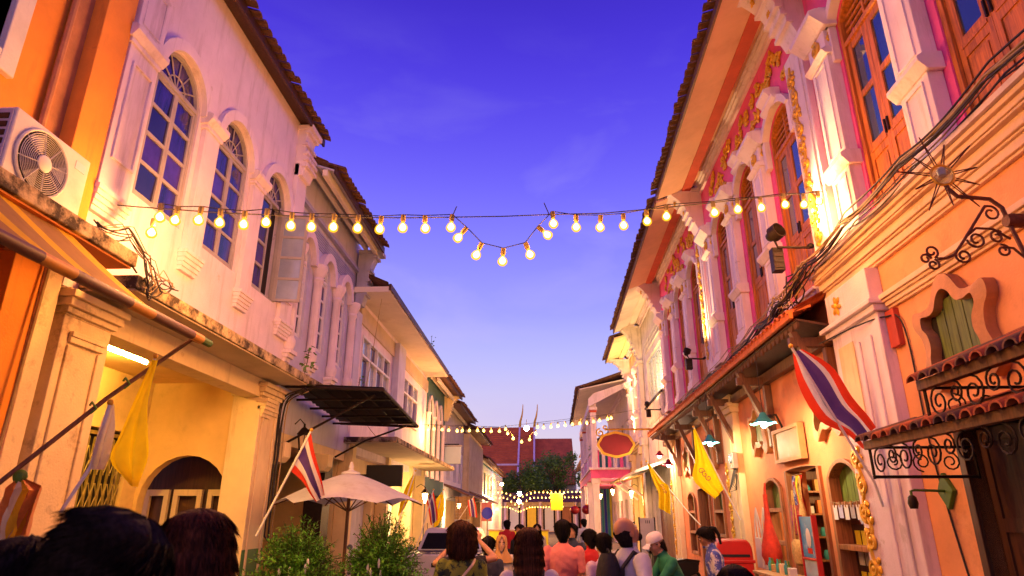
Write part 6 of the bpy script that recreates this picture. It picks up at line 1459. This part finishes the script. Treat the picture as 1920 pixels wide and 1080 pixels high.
rk = thing('shop_rack', 'back rack of small souvenirs lit inside the shop', 'rack', R(13.0, -1.4, .15))
for z in (.6, 1.0, 1.4, 1.8, 2.2): MB().box(12.95, 13.30, -2.3, -.45, z, z+.03).build('rack_board', 'door_wood', rk, R)
for d_ in (-2.3, -.45): MB().box(12.95, 13.30, d_-.02, d_+.02, .15, 2.5).build('upright', 'door_wood', rk, R)
MB().box(13.301, 13.33, -2.3, -.45, .15, 2.6).build('rack_back', 'timber', rk, R)
rn = random.Random(5); cols_ = ['postbox_red','sign_yellow','turquoise','tote','straw','leaf_bright','shirt_blue_print','plastic_orange','shirt_pink','gold']
CN = dict(zip(cols_, ('red','yellow','turquoise','white','straw coloured','green','blue patterned','orange','pink','gilt'))); ON = ('first','second','third','fourth','fifth','sixth','seventh','eighth','ninth')
for z, bn in ((1.03,'second lowest'), (1.43,'middle'), (1.83,'second highest'), (2.23,'top')):
    for k in range(9):
        d_ = -2.15 + k*.195; h_ = rn.uniform(.10,.26); m_ = rn.choice(cols_)
        if rn.random() < .5: o = MB().box(13.02, 13.14, d_-.06, d_+.06, z+.001, z+h_).build('souvenir', m_, None, R, bevel=.006)
        else: o = MB().lathe([(.05,z+.001),(.065,z+h_*.4),(.045,z+h_*.8),(.03,z+h_)], (13.08,d_,0), 9).build('souvenir', m_, None, R, True)
        tag(o, '%s souvenir, %s from the wall on the %s board of the shop rack' % (CN[m_], ON[k], bn), 'souvenir', 'souvenirs on the back rack')
sbu = thing('shop_bulb', 'bare warm bulb hanging inside the shop', 'lamp', R(12.0, -1.1, 2.55))
MB().ell(tuple(R(12.0,-1.1,2.5)), (.04,.04,.05), 10, 8).build('bulb', 'shop_bulb_glow', sbu, None, True); MB().tube([tuple(R(12.0,-1.1,2.54)), tuple(R(12.0,-1.1,3.18))], .006, 5).build('cord', 'cable', sbu)
L = bpy.data.lights.new('shop_bulb_light', 'POINT'); L.energy = 55; L.color = (1,.6,.26); L.shadow_soft_size = .05
lo = bpy.data.objects.new('shop_bulb_light', L); COL.objects.link(lo); lo.parent = sbu; lo.location = (0,0,-.16)

# ------------------------------------------------------------------ people
def skin_mat(name, col):
    m = mat(name, col, .5, .12, 6, .05, 80); m.node_tree.nodes['Principled BSDF'].inputs['Subsurface Weight'].default_value = .08; return m
skin_mat('skin', (.50,.25,.14)); skin_mat('skin_dark', (.30,.13,.065)); skin_mat('skin_fair', (.62,.36,.24))
def hair_mat(name, col, col2):
    m, nt, b = nodes(name); N = nt.nodes; L = nt.links
    tc = N.new('ShaderNodeTexCoord'); mp = N.new('ShaderNodeMapping'); mp.inputs['Scale'].default_value = (90, 90, 5); L.new(tc.outputs['Object'], mp.inputs[0])
    nz = N.new('ShaderNodeTexNoise'); nz.inputs['Scale'].default_value = 1.0; nz.inputs['Detail'].default_value = 4; L.new(mp.outputs[0], nz.inputs['Vector'])
    cr = N.new('ShaderNodeValToRGB'); cr.color_ramp.elements[0].position = .35; cr.color_ramp.elements[1].position = .7; cr.color_ramp.elements[0].color = (*col, 1); cr.color_ramp.elements[1].color = (*col2, 1)
    L.new(nz.outputs['Fac'], cr.inputs[0]); L.new(cr.outputs[0], b.inputs['Base Color']); b.inputs['Roughness'].default_value = .75; b.inputs['Specular IOR Level'].default_value = .15
    bp = N.new('ShaderNodeBump'); bp.inputs['Strength'].default_value = .6; bp.inputs['Distance'].default_value = .01; L.new(nz.outputs['Fac'], bp.inputs['Height']); L.new(bp.outputs[0], b.inputs['Normal'])
    M[name] = m
hair_mat('hair_black', (.006,.005,.005), (.025,.018,.015)); hair_mat('hair_brown', (.025,.010,.005), (.13,.045,.015)); hair_mat('hair_auburn', (.02,.006,.003), (.14,.045,.015)); hair_mat('hair_fair', (.30,.18,.07), (.60,.42,.22))
def loft(mb, secs, n=16):
    vs = []; fs = []
    for (c, rx, ry) in secs:
        for j in range(n): a = 2*PI*j/n; vs.append((c[0]+rx*math.cos(a), c[1]+ry*math.sin(a), c[2]))
    for i in range(len(secs)-1):
        for j in range(n): fs.append((i*n+j, i*n+(j+1) % n, (i+1)*n+(j+1) % n, (i+1)*n+j))
    fs += [tuple(range(n-1,-1,-1)), tuple((len(secs)-1)*n+j for j in range(n))]
    mb.add(vs, fs)
def capsule(mb, pts, rads, n=10):
    mb.tube(pts, lambda t: rads[min(len(rads)-1, int(round(t*(len(rads)-1))))], n)
    for p, r in zip(pts, rads): mb.ell(p, r, n, 7)
def person(label, x, y, face, top, shirt, lower='trousers', skin='skin', hair='short', hairm='hair_black', sleeve=.30, build=1.0, head_pitch=0., head_yaw=0., head_roll=0., lean=0., arms=None, stoop=0., vox=.015, eyes=False, extra=None, name='person', tuft=2600, tl=1.5, female=False, hide_hands=False):
    k = top/1.735; t = thing(name, label, 'person', (x, y, 0), 'people in the street')
    w = build*(.92 if female else 1.0)
    mb = MB(); seg = []       # seg: (a, b, radius, tag)
    def S(a, b, r, g): seg.append((Vector(a), Vector(b), r, g))
    ln = lambda z: lean*max(0, z-.95)          # forward lean of the trunk
    C = lambda xx, yy, z: (xx, yy + ln(z), z - stoop*max(0, z-.95))
    hipw = .165*w if not female else .17
    loft(mb, [(C(0,0,.80), hipw*.9, .10), (C(0,-.005,.90), hipw, .125), (C(0,0,1.0), .150*w, .115), (C(0,.01,1.10), .145*w, .105), (C(0,.0,1.22), .168*w, .118), (C(0,-.01,1.32), .178*w, .115), (C(0,-.015,1.39), .165*w, .095), (C(0,-.015,1.435), .11*w, .075), (C(0,-.01,1.47), .062, .06)], 18)
    S(C(0,0,1.0), C(0,-.01,1.42), .15, 'shirt'); S(C(-.12*w,0,1.38), C(.12*w,0,1.38), .09, 'shirt'); S(C(0,0,.84), C(0,0,.93), .16, 'lower')
    neck0 = Vector(C(0,-.01,1.44)); neck1 = Vector(C(0,.015,1.545)); capsule(mb, [neck0, neck1], [.058, .054]); S(neck0+Vector((0,.0,.045)), neck1, .05, 'skin')
    for sg in (-1, 1):                                                        # legs
        hip = Vector((sg*.085*w, 0, .88)); kn = Vector((sg*.095*w, .015, .49)); an = Vector((sg*.10*w, -.01, .09)); toe = Vector((sg*.11*w, .13, .045))
        capsule(mb, [hip, hip.lerp(kn,.5), kn, kn.lerp(an,.4), an], [.088,.075,.058,.056,.040]); capsule(mb, [an-Vector((0,.03,.03)), toe], [.045,.040])
        S(hip, kn, .08, 'lower'); S(kn, an, .05, 'lower'); S(an-Vector((0,.03,.03)), toe, .05, 'shoe')
    A = arms or {}
    for sg in (-1, 1):                                                        # arms
        sh = Vector(C(sg*.178*w, -.012, 1.385)); side = 'L' if sg < 0 else 'R'
        el, wr, fd = A.get(side, (None, None, None))
        el = Vector(el) if el else sh + Vector((sg*.055, -.03, -.28)); wr = Vector(wr) if wr else el + Vector((sg*.005, .075, -.245))
        fd = Vector(fd).normalized() if fd else (wr-el).normalized()
        capsule(mb, [sh, sh.lerp(el,.5), el], [.060*build,.050*build,.042]); capsule(mb, [el, el.lerp(wr,.35), wr], [.042,.040,.028])
        sl = sh.lerp(el, min(1, sleeve/.30)); S(sh, sl, .055, 'shirt')
        if sleeve < .30: S(sl, el, .045, 'skin')
        if sleeve > .31: S(el, el.lerp(wr, .9), .045, 'shirt'); S(el.lerp(wr,.95), wr, .03, 'skin')
        else: S(el + (wr-el)*.08, wr, .04, 'skin')
        # hand: palm, four fingers and a thumb
        up = Vector((0,0,1)) if abs(fd.z) < .8 else Vector((0,1,0)); lat = fd.cross(up).normalized(); nrm = lat.cross(fd).normalized()
        pc = wr + fd*.045; mb.ell(tuple(pc), (.036,.036,.036), 8, 6); mb.ell(tuple(wr+fd*.07), (.034,.034,.034), 8, 6)
        for q, (o_, L_) in enumerate(((-.028,.062),(-.010,.074),(.009,.070),(.027,.054))):
            b0 = wr + fd*.075 + lat*o_; b1 = b0 + fd*L_*.55; b2 = b1 + (fd*.7 - nrm*.7).normalized()*L_*.5; capsule(mb, [b0,b1,b2], [.0105,.010,.009], 6)
        th0 = wr + fd*.03 - lat*.026*sg; th1 = th0 - lat*.03*sg + fd*.025; capsule(mb, [th0, th1, th1 + fd*.028], [.013,.012,.010], 6)
        S(wr + fd*.02, wr + fd*.16, .04, 'skin')
    # head, turned on the neck
    hp = neck1 + Vector((0,.005,-.01)); Q = (Matrix.Rotation(head_yaw,3,'Z') @ Matrix.Rotation(head_pitch,3,'X') @ Matrix.Rotation(head_roll,3,'Y'))
    H = lambda a, b, c: hp + Q @ Vector((a, b, c))
    hd = MB()
    hd.ell((0,.0,.105), (.074,.094,.098), 18, 14); hd.ell((0,.030,.045), (.060,.066,.082), 14, 10); hd.ell((0,.062,-.022), (.028,.026,.022), 10, 8); hd.ell((0,-.02,.02), (.052,.058,.06), 12, 8)
    hd.ell((0,.098,.055), (.014,.020,.016), 8, 6); hd.ell((0,.092,.078), (.010,.014,.026), 8, 6); hd.ell((0,.086,.012), (.024,.012,.010), 8, 6)
    hd.ell((0,.072,.108), (.052,.024,.016), 10, 6)
    for sg in (-1,1): hd.ell((sg*.076,-.008,.065), (.010,.020,.031), 8, 6); hd.ell((sg*.040,.062,.045), (.026,.024,.022), 8, 6)
    mb.add([tuple(H(*v)) for v in hd.v], hd.f); S(H(0,0,.02), H(0,.02,.14), .09, 'skin')
    me = bpy.data.meshes.new('body'); me.from_pydata([tuple(Vector(v)*k) for v in mb.v], [], mb.f)
    ob = bpy.data.objects.new('body_source', me); COL.objects.link(ob)
    rm = ob.modifiers.new('r', 'REMESH'); rm.mode = 'VOXEL'; rm.voxel_size = vox; sm_ = ob.modifiers.new('s', 'SMOOTH'); sm_.factor = .5; sm_.iterations = 3
    dg = bpy.context.evaluated_depsgraph_get(); me2 = bpy.data.meshes.new_from_object(ob.evaluated_get(dg)); bpy.data.objects.remove(ob); bpy.data.meshes.remove(me)
    mats_ = {'skin': skin, 'shirt': shirt, 'lower': lower, 'shoe': 'black'}; order = ['skin','shirt','lower','shoe']
    me2.materials.clear()
    for g in order: me2.materials.append(M[mats_[g]])
    def near(p):
        best = 9; g_ = 'skin'
        for a, b, r, g in seg:
            d = b-a; l2 = d.length_squared; u = 0 if l2 < 1e-9 else max(0, min(1, (p-a).dot(d)/l2)); e = (p - a - d*u).length - r
            if e < best: best = e; g_ = g
        return g_
    idx = [order.index(near(Vector(p.center)/k)) for p in me2.polygons]
    me2.polygons.foreach_set('material_index', idx); me2.polygons.foreach_set('use_smooth', [True]*len(me2.polygons)); me2.name = 'body'
    cloth_v = set(v for p_, i_ in zip(me2.polygons, idx) if i_ in (1, 2) for v in p_.vertices); sd_ = x*7.3 + y*3.1
    nrm_ = {v_: me2.vertices[v_].normal.copy() for v_ in cloth_v}
    for v_ in cloth_v:                                               # folds in the cloth
        c_ = me2.vertices[v_].co.copy(); q_ = Vector((c_.x*7 + c_.z*3 + sd_, c_.y*7, c_.z*6)); me2.vertices[v_].co = c_ + nrm_[v_]*(.008 + .012*mnoise.noise(q_) + .006*mnoise.noise(q_*2.7))
    rz = Matrix.Rotation(face, 4, 'Z')
    me2.transform(rz); bo = bpy.data.objects.new('body', me2); COL.objects.link(bo); bo.parent = t
    W = lambda a, b, c: (rz @ (Vector((a,b,c))*k).to_4d()).to_3d() + Vector((x, y, 0))
    WH = lambda a, b, c: W(*H(a, b, c))
    def hair_sheet(rows_spec, m_, nm='hair', nn=44, seed=1, rough=.006):
        rn = random.Random(seed); ph = [rn.uniform(-1,1) for _ in range(nn+1)]; rows = []
        for (z, rx, ry, cy_, op) in rows_spec:
            row = []
            for j in range(nn+1):
                a = PI/2 + op + (2*PI-2*op)*j/nn; q = 1 + rough*8*ph[j]*(.4 + (.14-z)*1.2)
                row.append((rx*q*math.cos(a), cy_ + ry*q*math.sin(a), z + rough*ph[(j*7) % nn]))
            rows.append(row)
        b_ = MB().grid(rows)
        if tuft and nm == 'hair':                                     # loose strands lying along the shell
            for q in range(tuft):
                i = rn.randrange(min(2, len(rows)-2), len(rows)-1); j = rn.randrange(0, nn); a = Vector(rows[i][j]).lerp(Vector(rows[i][j+1]), rn.random()); b2 = Vector(rows[i+1][j]); out = Vector((a.x, a.y+.01, .02)).normalized()
                dn = (b2-a); dn = dn.normalized() if dn.length > 1e-6 else Vector((0,0,-1)); L_ = rn.uniform(.03,.07)*tl; sd = dn.cross(out).normalized()*rn.uniform(.0012,.0026); dn = (dn + out*rn.uniform(.0,.14) + sd*rn.uniform(-90,90)).normalized()
                a = a + out*.002; b_.add([a-sd, a+sd, a+sd*.6+dn*L_*.6+out*.004, a+dn*L_+out*.001, a-sd*.6+dn*L_*.6+out*.004], [(0,1,2,3,4)])
        return b_.build(nm, m_, t, WH, True, solid=False)
    if hair == 'short':
        hair_sheet([(.214,.004,.006,.0,.0),(.210,.032,.042,.0,0),(.195,.062,.078,-.002,.0),(.165,.082,.102,-.004,.15),(.13,.088,.108,-.006,.75),(.09,.087,.106,-.008,1.15),(.05,.080,.098,-.012,1.55),(.015,.068,.084,-.014,1.9),(-.02,.055,.068,-.016,2.2)], hairm, seed=int(x*50+y))
    elif hair == 'bob':
        hair_sheet([(.228,.004,.006,-.01,0),(.222,.045,.055,-.01,0),(.200,.085,.095,-.012,0),(.16,.112,.122,-.014,.25),(.10,.126,.136,-.018,.7),(.03,.130,.138,-.02,.95),(-.02,.122,.128,-.022,1.05),(-.06,.104,.110,-.024,1.1),(-.085,.080,.086,-.026,1.2)], hairm, seed=3, rough=.012)
    elif hair == 'long':
        hair_sheet([(.220,.004,.006,-.005,0),(.214,.04,.05,-.005,0),(.195,.074,.086,-.008,0),(.155,.094,.110,-.01,.3),(.09,.102,.118,-.014,.85),(.02,.106,.116,-.02,1.0),(-.08,.112,.110,-.03,1.1),(-.18,.116,.098,-.045,1.2),(-.27,.110,.080,-.060,1.35),(-.33,.095,.060,-.07,1.5)], hairm, seed=4, rough=.0025)
    elif hair == 'pony':
        hair_sheet([(.214,.004,.006,.0,.0),(.208,.034,.044,.0,0),(.19,.066,.080,-.002,.0),(.16,.083,.102,-.004,.2),(.12,.086,.106,-.006,.8),(.08,.083,.102,-.008,1.2),(.04,.074,.090,-.012,1.6)], hairm, seed=6)
        MB().tube([(0,-.09,.16),(0,-.15,.15),(0,-.17,.06),(0,-.15,-.06)], lambda u: .038*(1-.6*u), 8).build('ponytail', hairm, t, WH, True)
    elif hair == 'bald':
        hair_sheet([(.13,.080,.099,-.008,1.9),(.09,.080,.100,-.008,1.5),(.05,.074,.094,-.012,1.6),(.01,.064,.080,-.014,1.9),(-.02,.055,.066,-.016,2.1)], hairm, seed=8, rough=.003)
        MB().ell((0,.070,-.012), (.045,.034,.036), 12, 8).build('beard', hairm, t, WH, True)
    elif hair == 'hijab':
        hair_sheet([(.216,.004,.006,0,0),(.210,.04,.05,0,0),(.19,.074,.09,0,0),(.15,.090,.110,0,.3),(.09,.094,.112,-.004,.62),(.03,.092,.108,-.006,.62),(-.03,.100,.108,-.004,.35),(-.08,.135,.122,.0,.0),(-.14,.175,.14,.0,.0),(-.20,.19,.145,.01,0)], hairm, nm='headscarf', seed=2, rough=.004)
    elif hair == 'cap':
        hair_sheet([(.09,.080,.098,-.008,1.15),(.05,.074,.092,-.012,1.5),(.015,.064,.080,-.014,1.9)], 'hair_black', seed=8)
        hair_sheet([(.222,.004,.006,0,0),(.216,.04,.05,0,0),(.195,.072,.088,0,0),(.155,.086,.106,0,0),(.115,.088,.108,0,0),(.108,.086,.106,0,0)], hairm, nm='cap', rough=.001)
        MB().grid([[(.078*math.sin(u), .075+.03*math.cos(u)+.085*v*math.cos(u*.8), .118-.02*v-.03*abs(u)*v) for u in [(-1.2+2.4*i/8) for i in range(9)]] for v in (0,.5,1)]).build('cap_peak', hairm, t, WH, True, solid=False)
    if eyes:
        for sg in (-1,1):
            MB().ell((sg*.030,.090,.078), (.012,.007,.007), 8, 6).build('eye', 'white_paint', t, WH, True); MB().ell((sg*.030,.096,.078), (.006,.004,.006), 8, 6).build('iris', 'black', t, WH, True)
            MB().tube([(sg*.014,.098,.103),(sg*.032,.098,.109),(sg*.050,.086,.104)], .005, 5).build('eyebrow', 'hair_black', t, WH, True)
    if extra: extra(t, W, WH)
    return t
def straps(m_, wid=.02, back=True):
    def f(t, W, WH):
        for sg in (-1,1): MB().tube([(sg*.04,-.14,1.02),(sg*.065,-.145,1.20),(sg*.095,-.125,1.36),(sg*.105,-.04,1.445),(sg*.10,.06,1.40),(sg*.09,.12,1.25)], wid, 6).build('shoulder_strap', m_, t, W, True)
    return f
def crossbody(m_):
    def f(t, W, WH): MB().tube([(-.16,-.09,1.05),(-.03,-.135,1.25),(.10,-.11,1.40),(.12,-.02,1.44),(.08,.10,1.35)], .012, 6).build('bag_strap', m_, t, W, True)
    return f
def phone(t, W, WH): MB().box(-.03,.05,.335,.347,1.665,1.80).build('phone', 'black', t, W, bevel=.006)

person('woman with a round brown bob in an olive floral shirt, seen from behind', -.72, 6.1, .05, 1.725, 'shirt_floral', hair='bob', hairm='hair_brown', female=True, vox=.012, extra=crossbody('cream'))
person('woman with long dark hair and dark straps over a pale top, centre', -.11, 5.2, 0, 1.695, 'shirt_white', hair='long', hairm='hair_brown', female=True, vox=.012, extra=straps('bag_black', .017))
person('man in a salmon pink shirt with short black hair, seen from behind', .24, 8.5, -.05, 1.735, 'shirt_pink', sleeve=.22, build=1.06, vox=.013)
person('man in a red shirt with a black bag strap, beside the pink shirt', .62, 9.2, .35, 1.615, 'shirt_red', sleeve=.2, extra=crossbody('bag_black'), head_pitch=-.2)
person('dark haired youth in a lilac shirt before the man with the backpack', .66, 7.6, .4, 1.605, 'shirt_lilac', sleeve=.22, hair='short', head_pitch=-.15)
def rucksack(t, W, WH):
    for sg in (-1,1): MB().tube([(sg*.10,-.16,1.05),(sg*.12,-.15,1.34),(sg*.12,-.04,1.45),(sg*.125,.09,1.38),(sg*.14,.10,1.18),(sg*.15,-.02,1.05)], .020, 6).build('shoulder_strap', 'bag_black', t, W, True)
person('bearded man gazing up at the lights in a grey shirt', .74, 6.0, -1.15, 1.80, 'shirt_grey', skin='skin', hair='bald', hairm='hair_black', sleeve=.26, head_pitch=.62, eyes=True, vox=.012, build=1.05, arms={'R': ((.40,-.10,1.14),(.19,.12,1.02),(-.6,.5,-.2))}, extra=rucksack)
bp_ = thing('backpack', 'black backpack worn by the man gazing up', 'backpack', (.60, 5.94, 1.1))
bq = Matrix.Rotation(-1.15, 3, 'Z'); BW = lambda a, b, c: bq @ Vector((a*1.04, b*1.04, 0)) + Vector((.74, 6.0, c*1.04))
rows = []
for i in range(11):
    f_ = i/10; z = .98 + .46*f_; q = math.sin(PI*min(1,.12+f_*.8))**.5; rows.append([(.135*q*math.cos(2*PI*j/16)*(1.0), -.21 + .10*q*math.sin(2*PI*j/16), z) for j in range(17)])
g_ = MB().grid(rows); g_.build('pack_body', 'bag_black', bp_, BW, True, solid=False); MB().box(-.10,.10,-.325,-.29,1.02,1.20).build('front_pocket', 'bag_black', bp_, BW, bevel=.02)
MB().tube([(-.04,-.20,1.43),(0,-.21,1.47),(.04,-.20,1.43)], .010, 6).build('grab_handle', 'bag_black', bp_, BW, True)
person('man in a white cap and green shirt leaning over the counter', 1.60, 8.25, 1.75, 1.66, 'shirt_green', sleeve=.5, hair='cap', hairm='cap_white', head_pitch=-.35, lean=.42, stoop=.10, eyes=True, arms={'L': ((-.20,.33,1.16),(-.10,.50,1.04),(.3,1,-.1)), 'R': ((.22,.30,1.15),(.10,.50,1.05),(-.3,1,-.1))})
person('dark haired person with a ponytail in a blue and white patterned shirt', 2.22, 9.0, 1.45, 1.65, 'shirt_blue_print', skin='skin_dark', sleeve=.24, hair='pony', head_pitch=-.3, eyes=True, lean=.15)
person('short dark haired person low at the front before the post box', 1.10, 4.1, .1, 1.515, 'shirt_black', hair='long', hairm='hair_black', female=True)
person('nearest man with thick black hair bending his head at the lower left', -1.02, 1.46, -1.25, 1.81, 'shirt_black', skin='skin_dark', hair='short', head_pitch=-.55, head_roll=.05, vox=.010, build=1.05, tuft=5000)  # black clothes on the nearest three stand in for the dim lower corner
person('dark figure turned away at the lower left corner behind the nearest man', -1.26, 1.62, .5, 1.74, 'shirt_black', skin='skin_dark', hair='short', vox=.012, head_pitch=-.3)
person('woman with long auburn hair facing the nearest man', -1.14, 2.26, 1.35, 1.80, 'shirt_black', skin='skin', hair='long', hairm='hair_auburn', female=True, eyes=True, vox=.011, head_pitch=-.1)
person('fair haired woman in black raising her phone to take a picture', -.93, 8.0, .1, 1.62, 'shirt_black', hair='long', hairm='hair_fair', female=True, sleeve=.10, skin='skin', arms={'R': ((.40,.08,1.42),(.20,.26,1.62),(-.3,.3,.9)), 'L': ((-.34,.12,1.36),(-.12,.28,1.58),(.3,.3,.9))}, extra=phone)
person('woman in a navy top and dark trousers walking away', -.70, 8.7, -.1, 1.54, 'shirt_navy', hair='pony', hairm='hair_black', female=True, sleeve=.2)
person('woman in a tan headscarf and pale printed top coming toward us', -.60, 9.9, PI+.1, 1.52, 'shirt_white_print', 'denim', hair='hijab', hairm='hijab_tan', female=True, sleeve=.5, eyes=True, skin='skin_fair')
person('distant man in black beyond the headscarf woman', -.45, 13.5, 2.6, 1.62, 'shirt_black', hair='short', vox=.02)
person('distant man in orange light beyond the pink shirt', .48, 11.5, PI-.5, 1.66, 'shirt_navy', hair='short', vox=.02)
person('distant woman in pale clothes in the middle of the street', -.15, 17.0, PI, 1.58, 'shirt_white', hair='long', female=True, vox=.022)
person('distant man in a red shirt at the left kerb', -1.0, 19.0, .2, 1.66, 'shirt_red', hair='short', vox=.022)
person('distant man in grey near the balcony columns', 1.3, 22.0, .3, 1.68, 'shirt_grey', hair='short', vox=.022)

# ------------------------------------------------------------------ the far end of the street
eb = thing('end_building', 'low colonnaded building closing the end of the street', 'house', (-2, 78, 0))
wall(MB(), -13, 9, 0, 3.4, 78, 78.4, [(-12+i*2.0, -10.6+i*2.0, .1, 2.7) for i in range(10)]).build('wall', 'beige', eb)
MB().box(-13, 9, 78.6, 78.7, 0, 3.2).build('dark_backing', 'void', eb)
for i, m_ in enumerate(('sign_pale','door_wood','sign_pale','sign_red','sign_pale','sign_yellow','sign_pale','door_wood','sign_red','sign_pale')): MB().box(-11.8+i*2.0, -10.8+i*2.0, 78.25, 78.3, .1, 2.65).build('door', m_, eb)
MB().prism([(77.0,3.2),(80,4.3),(83,3.2)], -13.5, 9.5, 0).build('roof', 'tile_dark', eb)
for i in range(11): MB().lathe([(.18,0),(.14,.2),(.13,2.9),(.2,3.2)], (-12.3+i*2.0, 77.4, 0), 8).build('column', 'white', eb, None, True)
# temple hall
th = thing('temple_hall', 'temple hall with a steep red brown roof and curved gilded finials', 'temple', (-4, 104, 0))
MB().box(-13, 5, 100, 112, 0, 8).build('walls', 'white_aged', th)
MB().prism([(95.5,6.4),(106,15.2),(116.5,6.4),(116.5,6.2),(95.5,6.2)], -13, -1.2, 0).build('main_roof', 'red_roof', th)
MB().prism([(97.0,6.2),(106,13.4),(115,6.2),(115,6.0),(97,6.0)], -1.2, 4.8, 0).build('side_roof', 'red_roof', th)
for k in range(26):
    f = k/26; y = 95.5+10.5*f; z = 6.4+8.8*f; MB().box(-13, -1.25, y-.05, y+.10, z-.02, z+.06).build('tile_course', 'red_roof', th)
for x in (-3.55, -1.2):
    MB().prism([(95.3,6.5),(106,15.45),(106.3,15.2),(95.6,6.3)], x-.13, x+.13, 0).build('barge_board', 'white', th)
    MB().tube([(x,106,15.2),(x+.1,105.7,16.1),(x+.35,105.5,16.9),(x+.5,105.4,17.8),(x+.55,105.4,18.8)], lambda u: .22*(1-.75*u), 7).build('finial', 'gold', th, None, True)
MB().box(-7.2, -3.7, 98.2, 98.6, 8.70, 8.95).build('white_ridge_strip', 'white', th)
def tree(label, x, y, h, r, seed, leafm='leaf_tree', n=9000, zc=.62, size=.46, flat=.75):
    rn = random.Random(seed); t = thing('tree', label, 'tree', (x, y, 0), 'trees at the end of the street')
    tr = MB(); tr.tube([(x,y,0),(x+.1,y,h*.25),(x-.05,y+.05,h*.5),(x,y,h*.75)], .26, 8, .09)
    cl = []
    for k in range(16):
        a = rn.uniform(0,2*PI); q = rn.random()**.5; p = Vector((x + r*.75*q*math.cos(a), y + r*.75*q*math.sin(a), h*zc + (h*(1-zc)*.75)*rn.uniform(-1,1)*flat)); cl.append((p, rn.uniform(.28,.5)*r))
        tr.tube([(x,y,h*rn.uniform(.28,.5)), tuple((Vector((x,y,h*.5)).lerp(p,.5)) + Vector((0,0,.3))), tuple(p)], .07, 5, .025)
    tr.build('trunk', 'bark', t, None, True)
    lf = MB()
    for k in range(n):
        p, cr_ = rn.choice(cl); d = Vector((rn.gauss(0,1), rn.gauss(0,1), rn.gauss(0,.8))).normalized()*cr_*rn.random()**.4; c = p + d
        u = Vector((rn.gauss(0,1), rn.gauss(0,1), rn.gauss(0,.6))).normalized()*size*rn.uniform(.5,1.1); w_ = u.cross(Vector((rn.gauss(0,1), rn.gauss(0,1), rn.gauss(0,1)))).normalized()*size*.32
        lf.add([c-u*.5, c+w_*.5, c+u*.5, c-w_*.5], [(0,1,2,3)])
    o = lf.build('crown', leafm, t, None, solid=False); o['kind'] = 'stuff'
tree('round dark tree standing behind the street lamp', -1.8, 84, 8.2, 3.6, 21); tree('dark tree at the left behind the far houses', -6.0, 82, 7.2, 3.2, 22); tree('lighter tall tree right of the temple finials', 1.9, 88, 11.0, 3.0, 23, 'leaf_bright', 4200, .66); tree('dark tree hidden behind the right hand houses', 6.4, 84, 8.5, 3.2, 24)
# yellow banner and market barrier
yb = thing('hanging_banner', 'bright yellow banner hanging near the far bulb strings', 'banner', (1.3, 52, 3.2)); MB().box(.62,1.52,52.3,52.34,2.15,3.35).build('cloth', 'sign_yellow', yb); MB().tube([(.5,52.32,3.36),(1.7,52.32,3.36)], .03, 6).build('rod', 'steel', yb)
st = thing('market_stall', 'long yellow fronted market stall beyond the crowd', 'stall', (-1.2, 33, 0))
for k in range(3): MB().box(-2.6+k*.95,-1.67+k*.95,33,33.05,.35,1.08).build('front_panel', 'sign_yellow', st)
MB().box(-2.65,.28,32.95,34,1.08,1.13).build('counter_top', 'crate', st)
for x in (-2.6,.22):
    for y in (33.05,33.95): MB().box(x-.04,x+.04,y-.04,y+.04,0,1.079).build('leg', 'steel', st)
og = thing('shop_banner', 'orange pink fabric banner hanging on the far left', 'banner', (-3.0, 36, 2.0)); MB().grid([[(-3.25+.55*i/6, 36+.05*math.sin(i+j), 2.45-.95*j/6) for i in range(7)] for j in range(7)]).build('cloth', 'shirt_pink', og, None, True, solid=False); MB().tube([(-4.2,36,2.5),(-2.65,36,2.5)], .025, 6).build('rod', 'steel', og)
bb = thing('bamboo_blind', 'brown bamboo blind hanging from the tin canopy on the left', 'blind', (-3.5, 31.3, 2.4))
for k in range(16): MB().box(-4.05,-3.36,31.25,31.28,1.62+k*.062,1.672+k*.062).build('slat', 'bamboo', bb)
for x in (-3.9,-3.5): MB().tube([(x,31.24,1.6),(x,31.24,2.65)], .008, 4).build('cord', 'cable', bb)
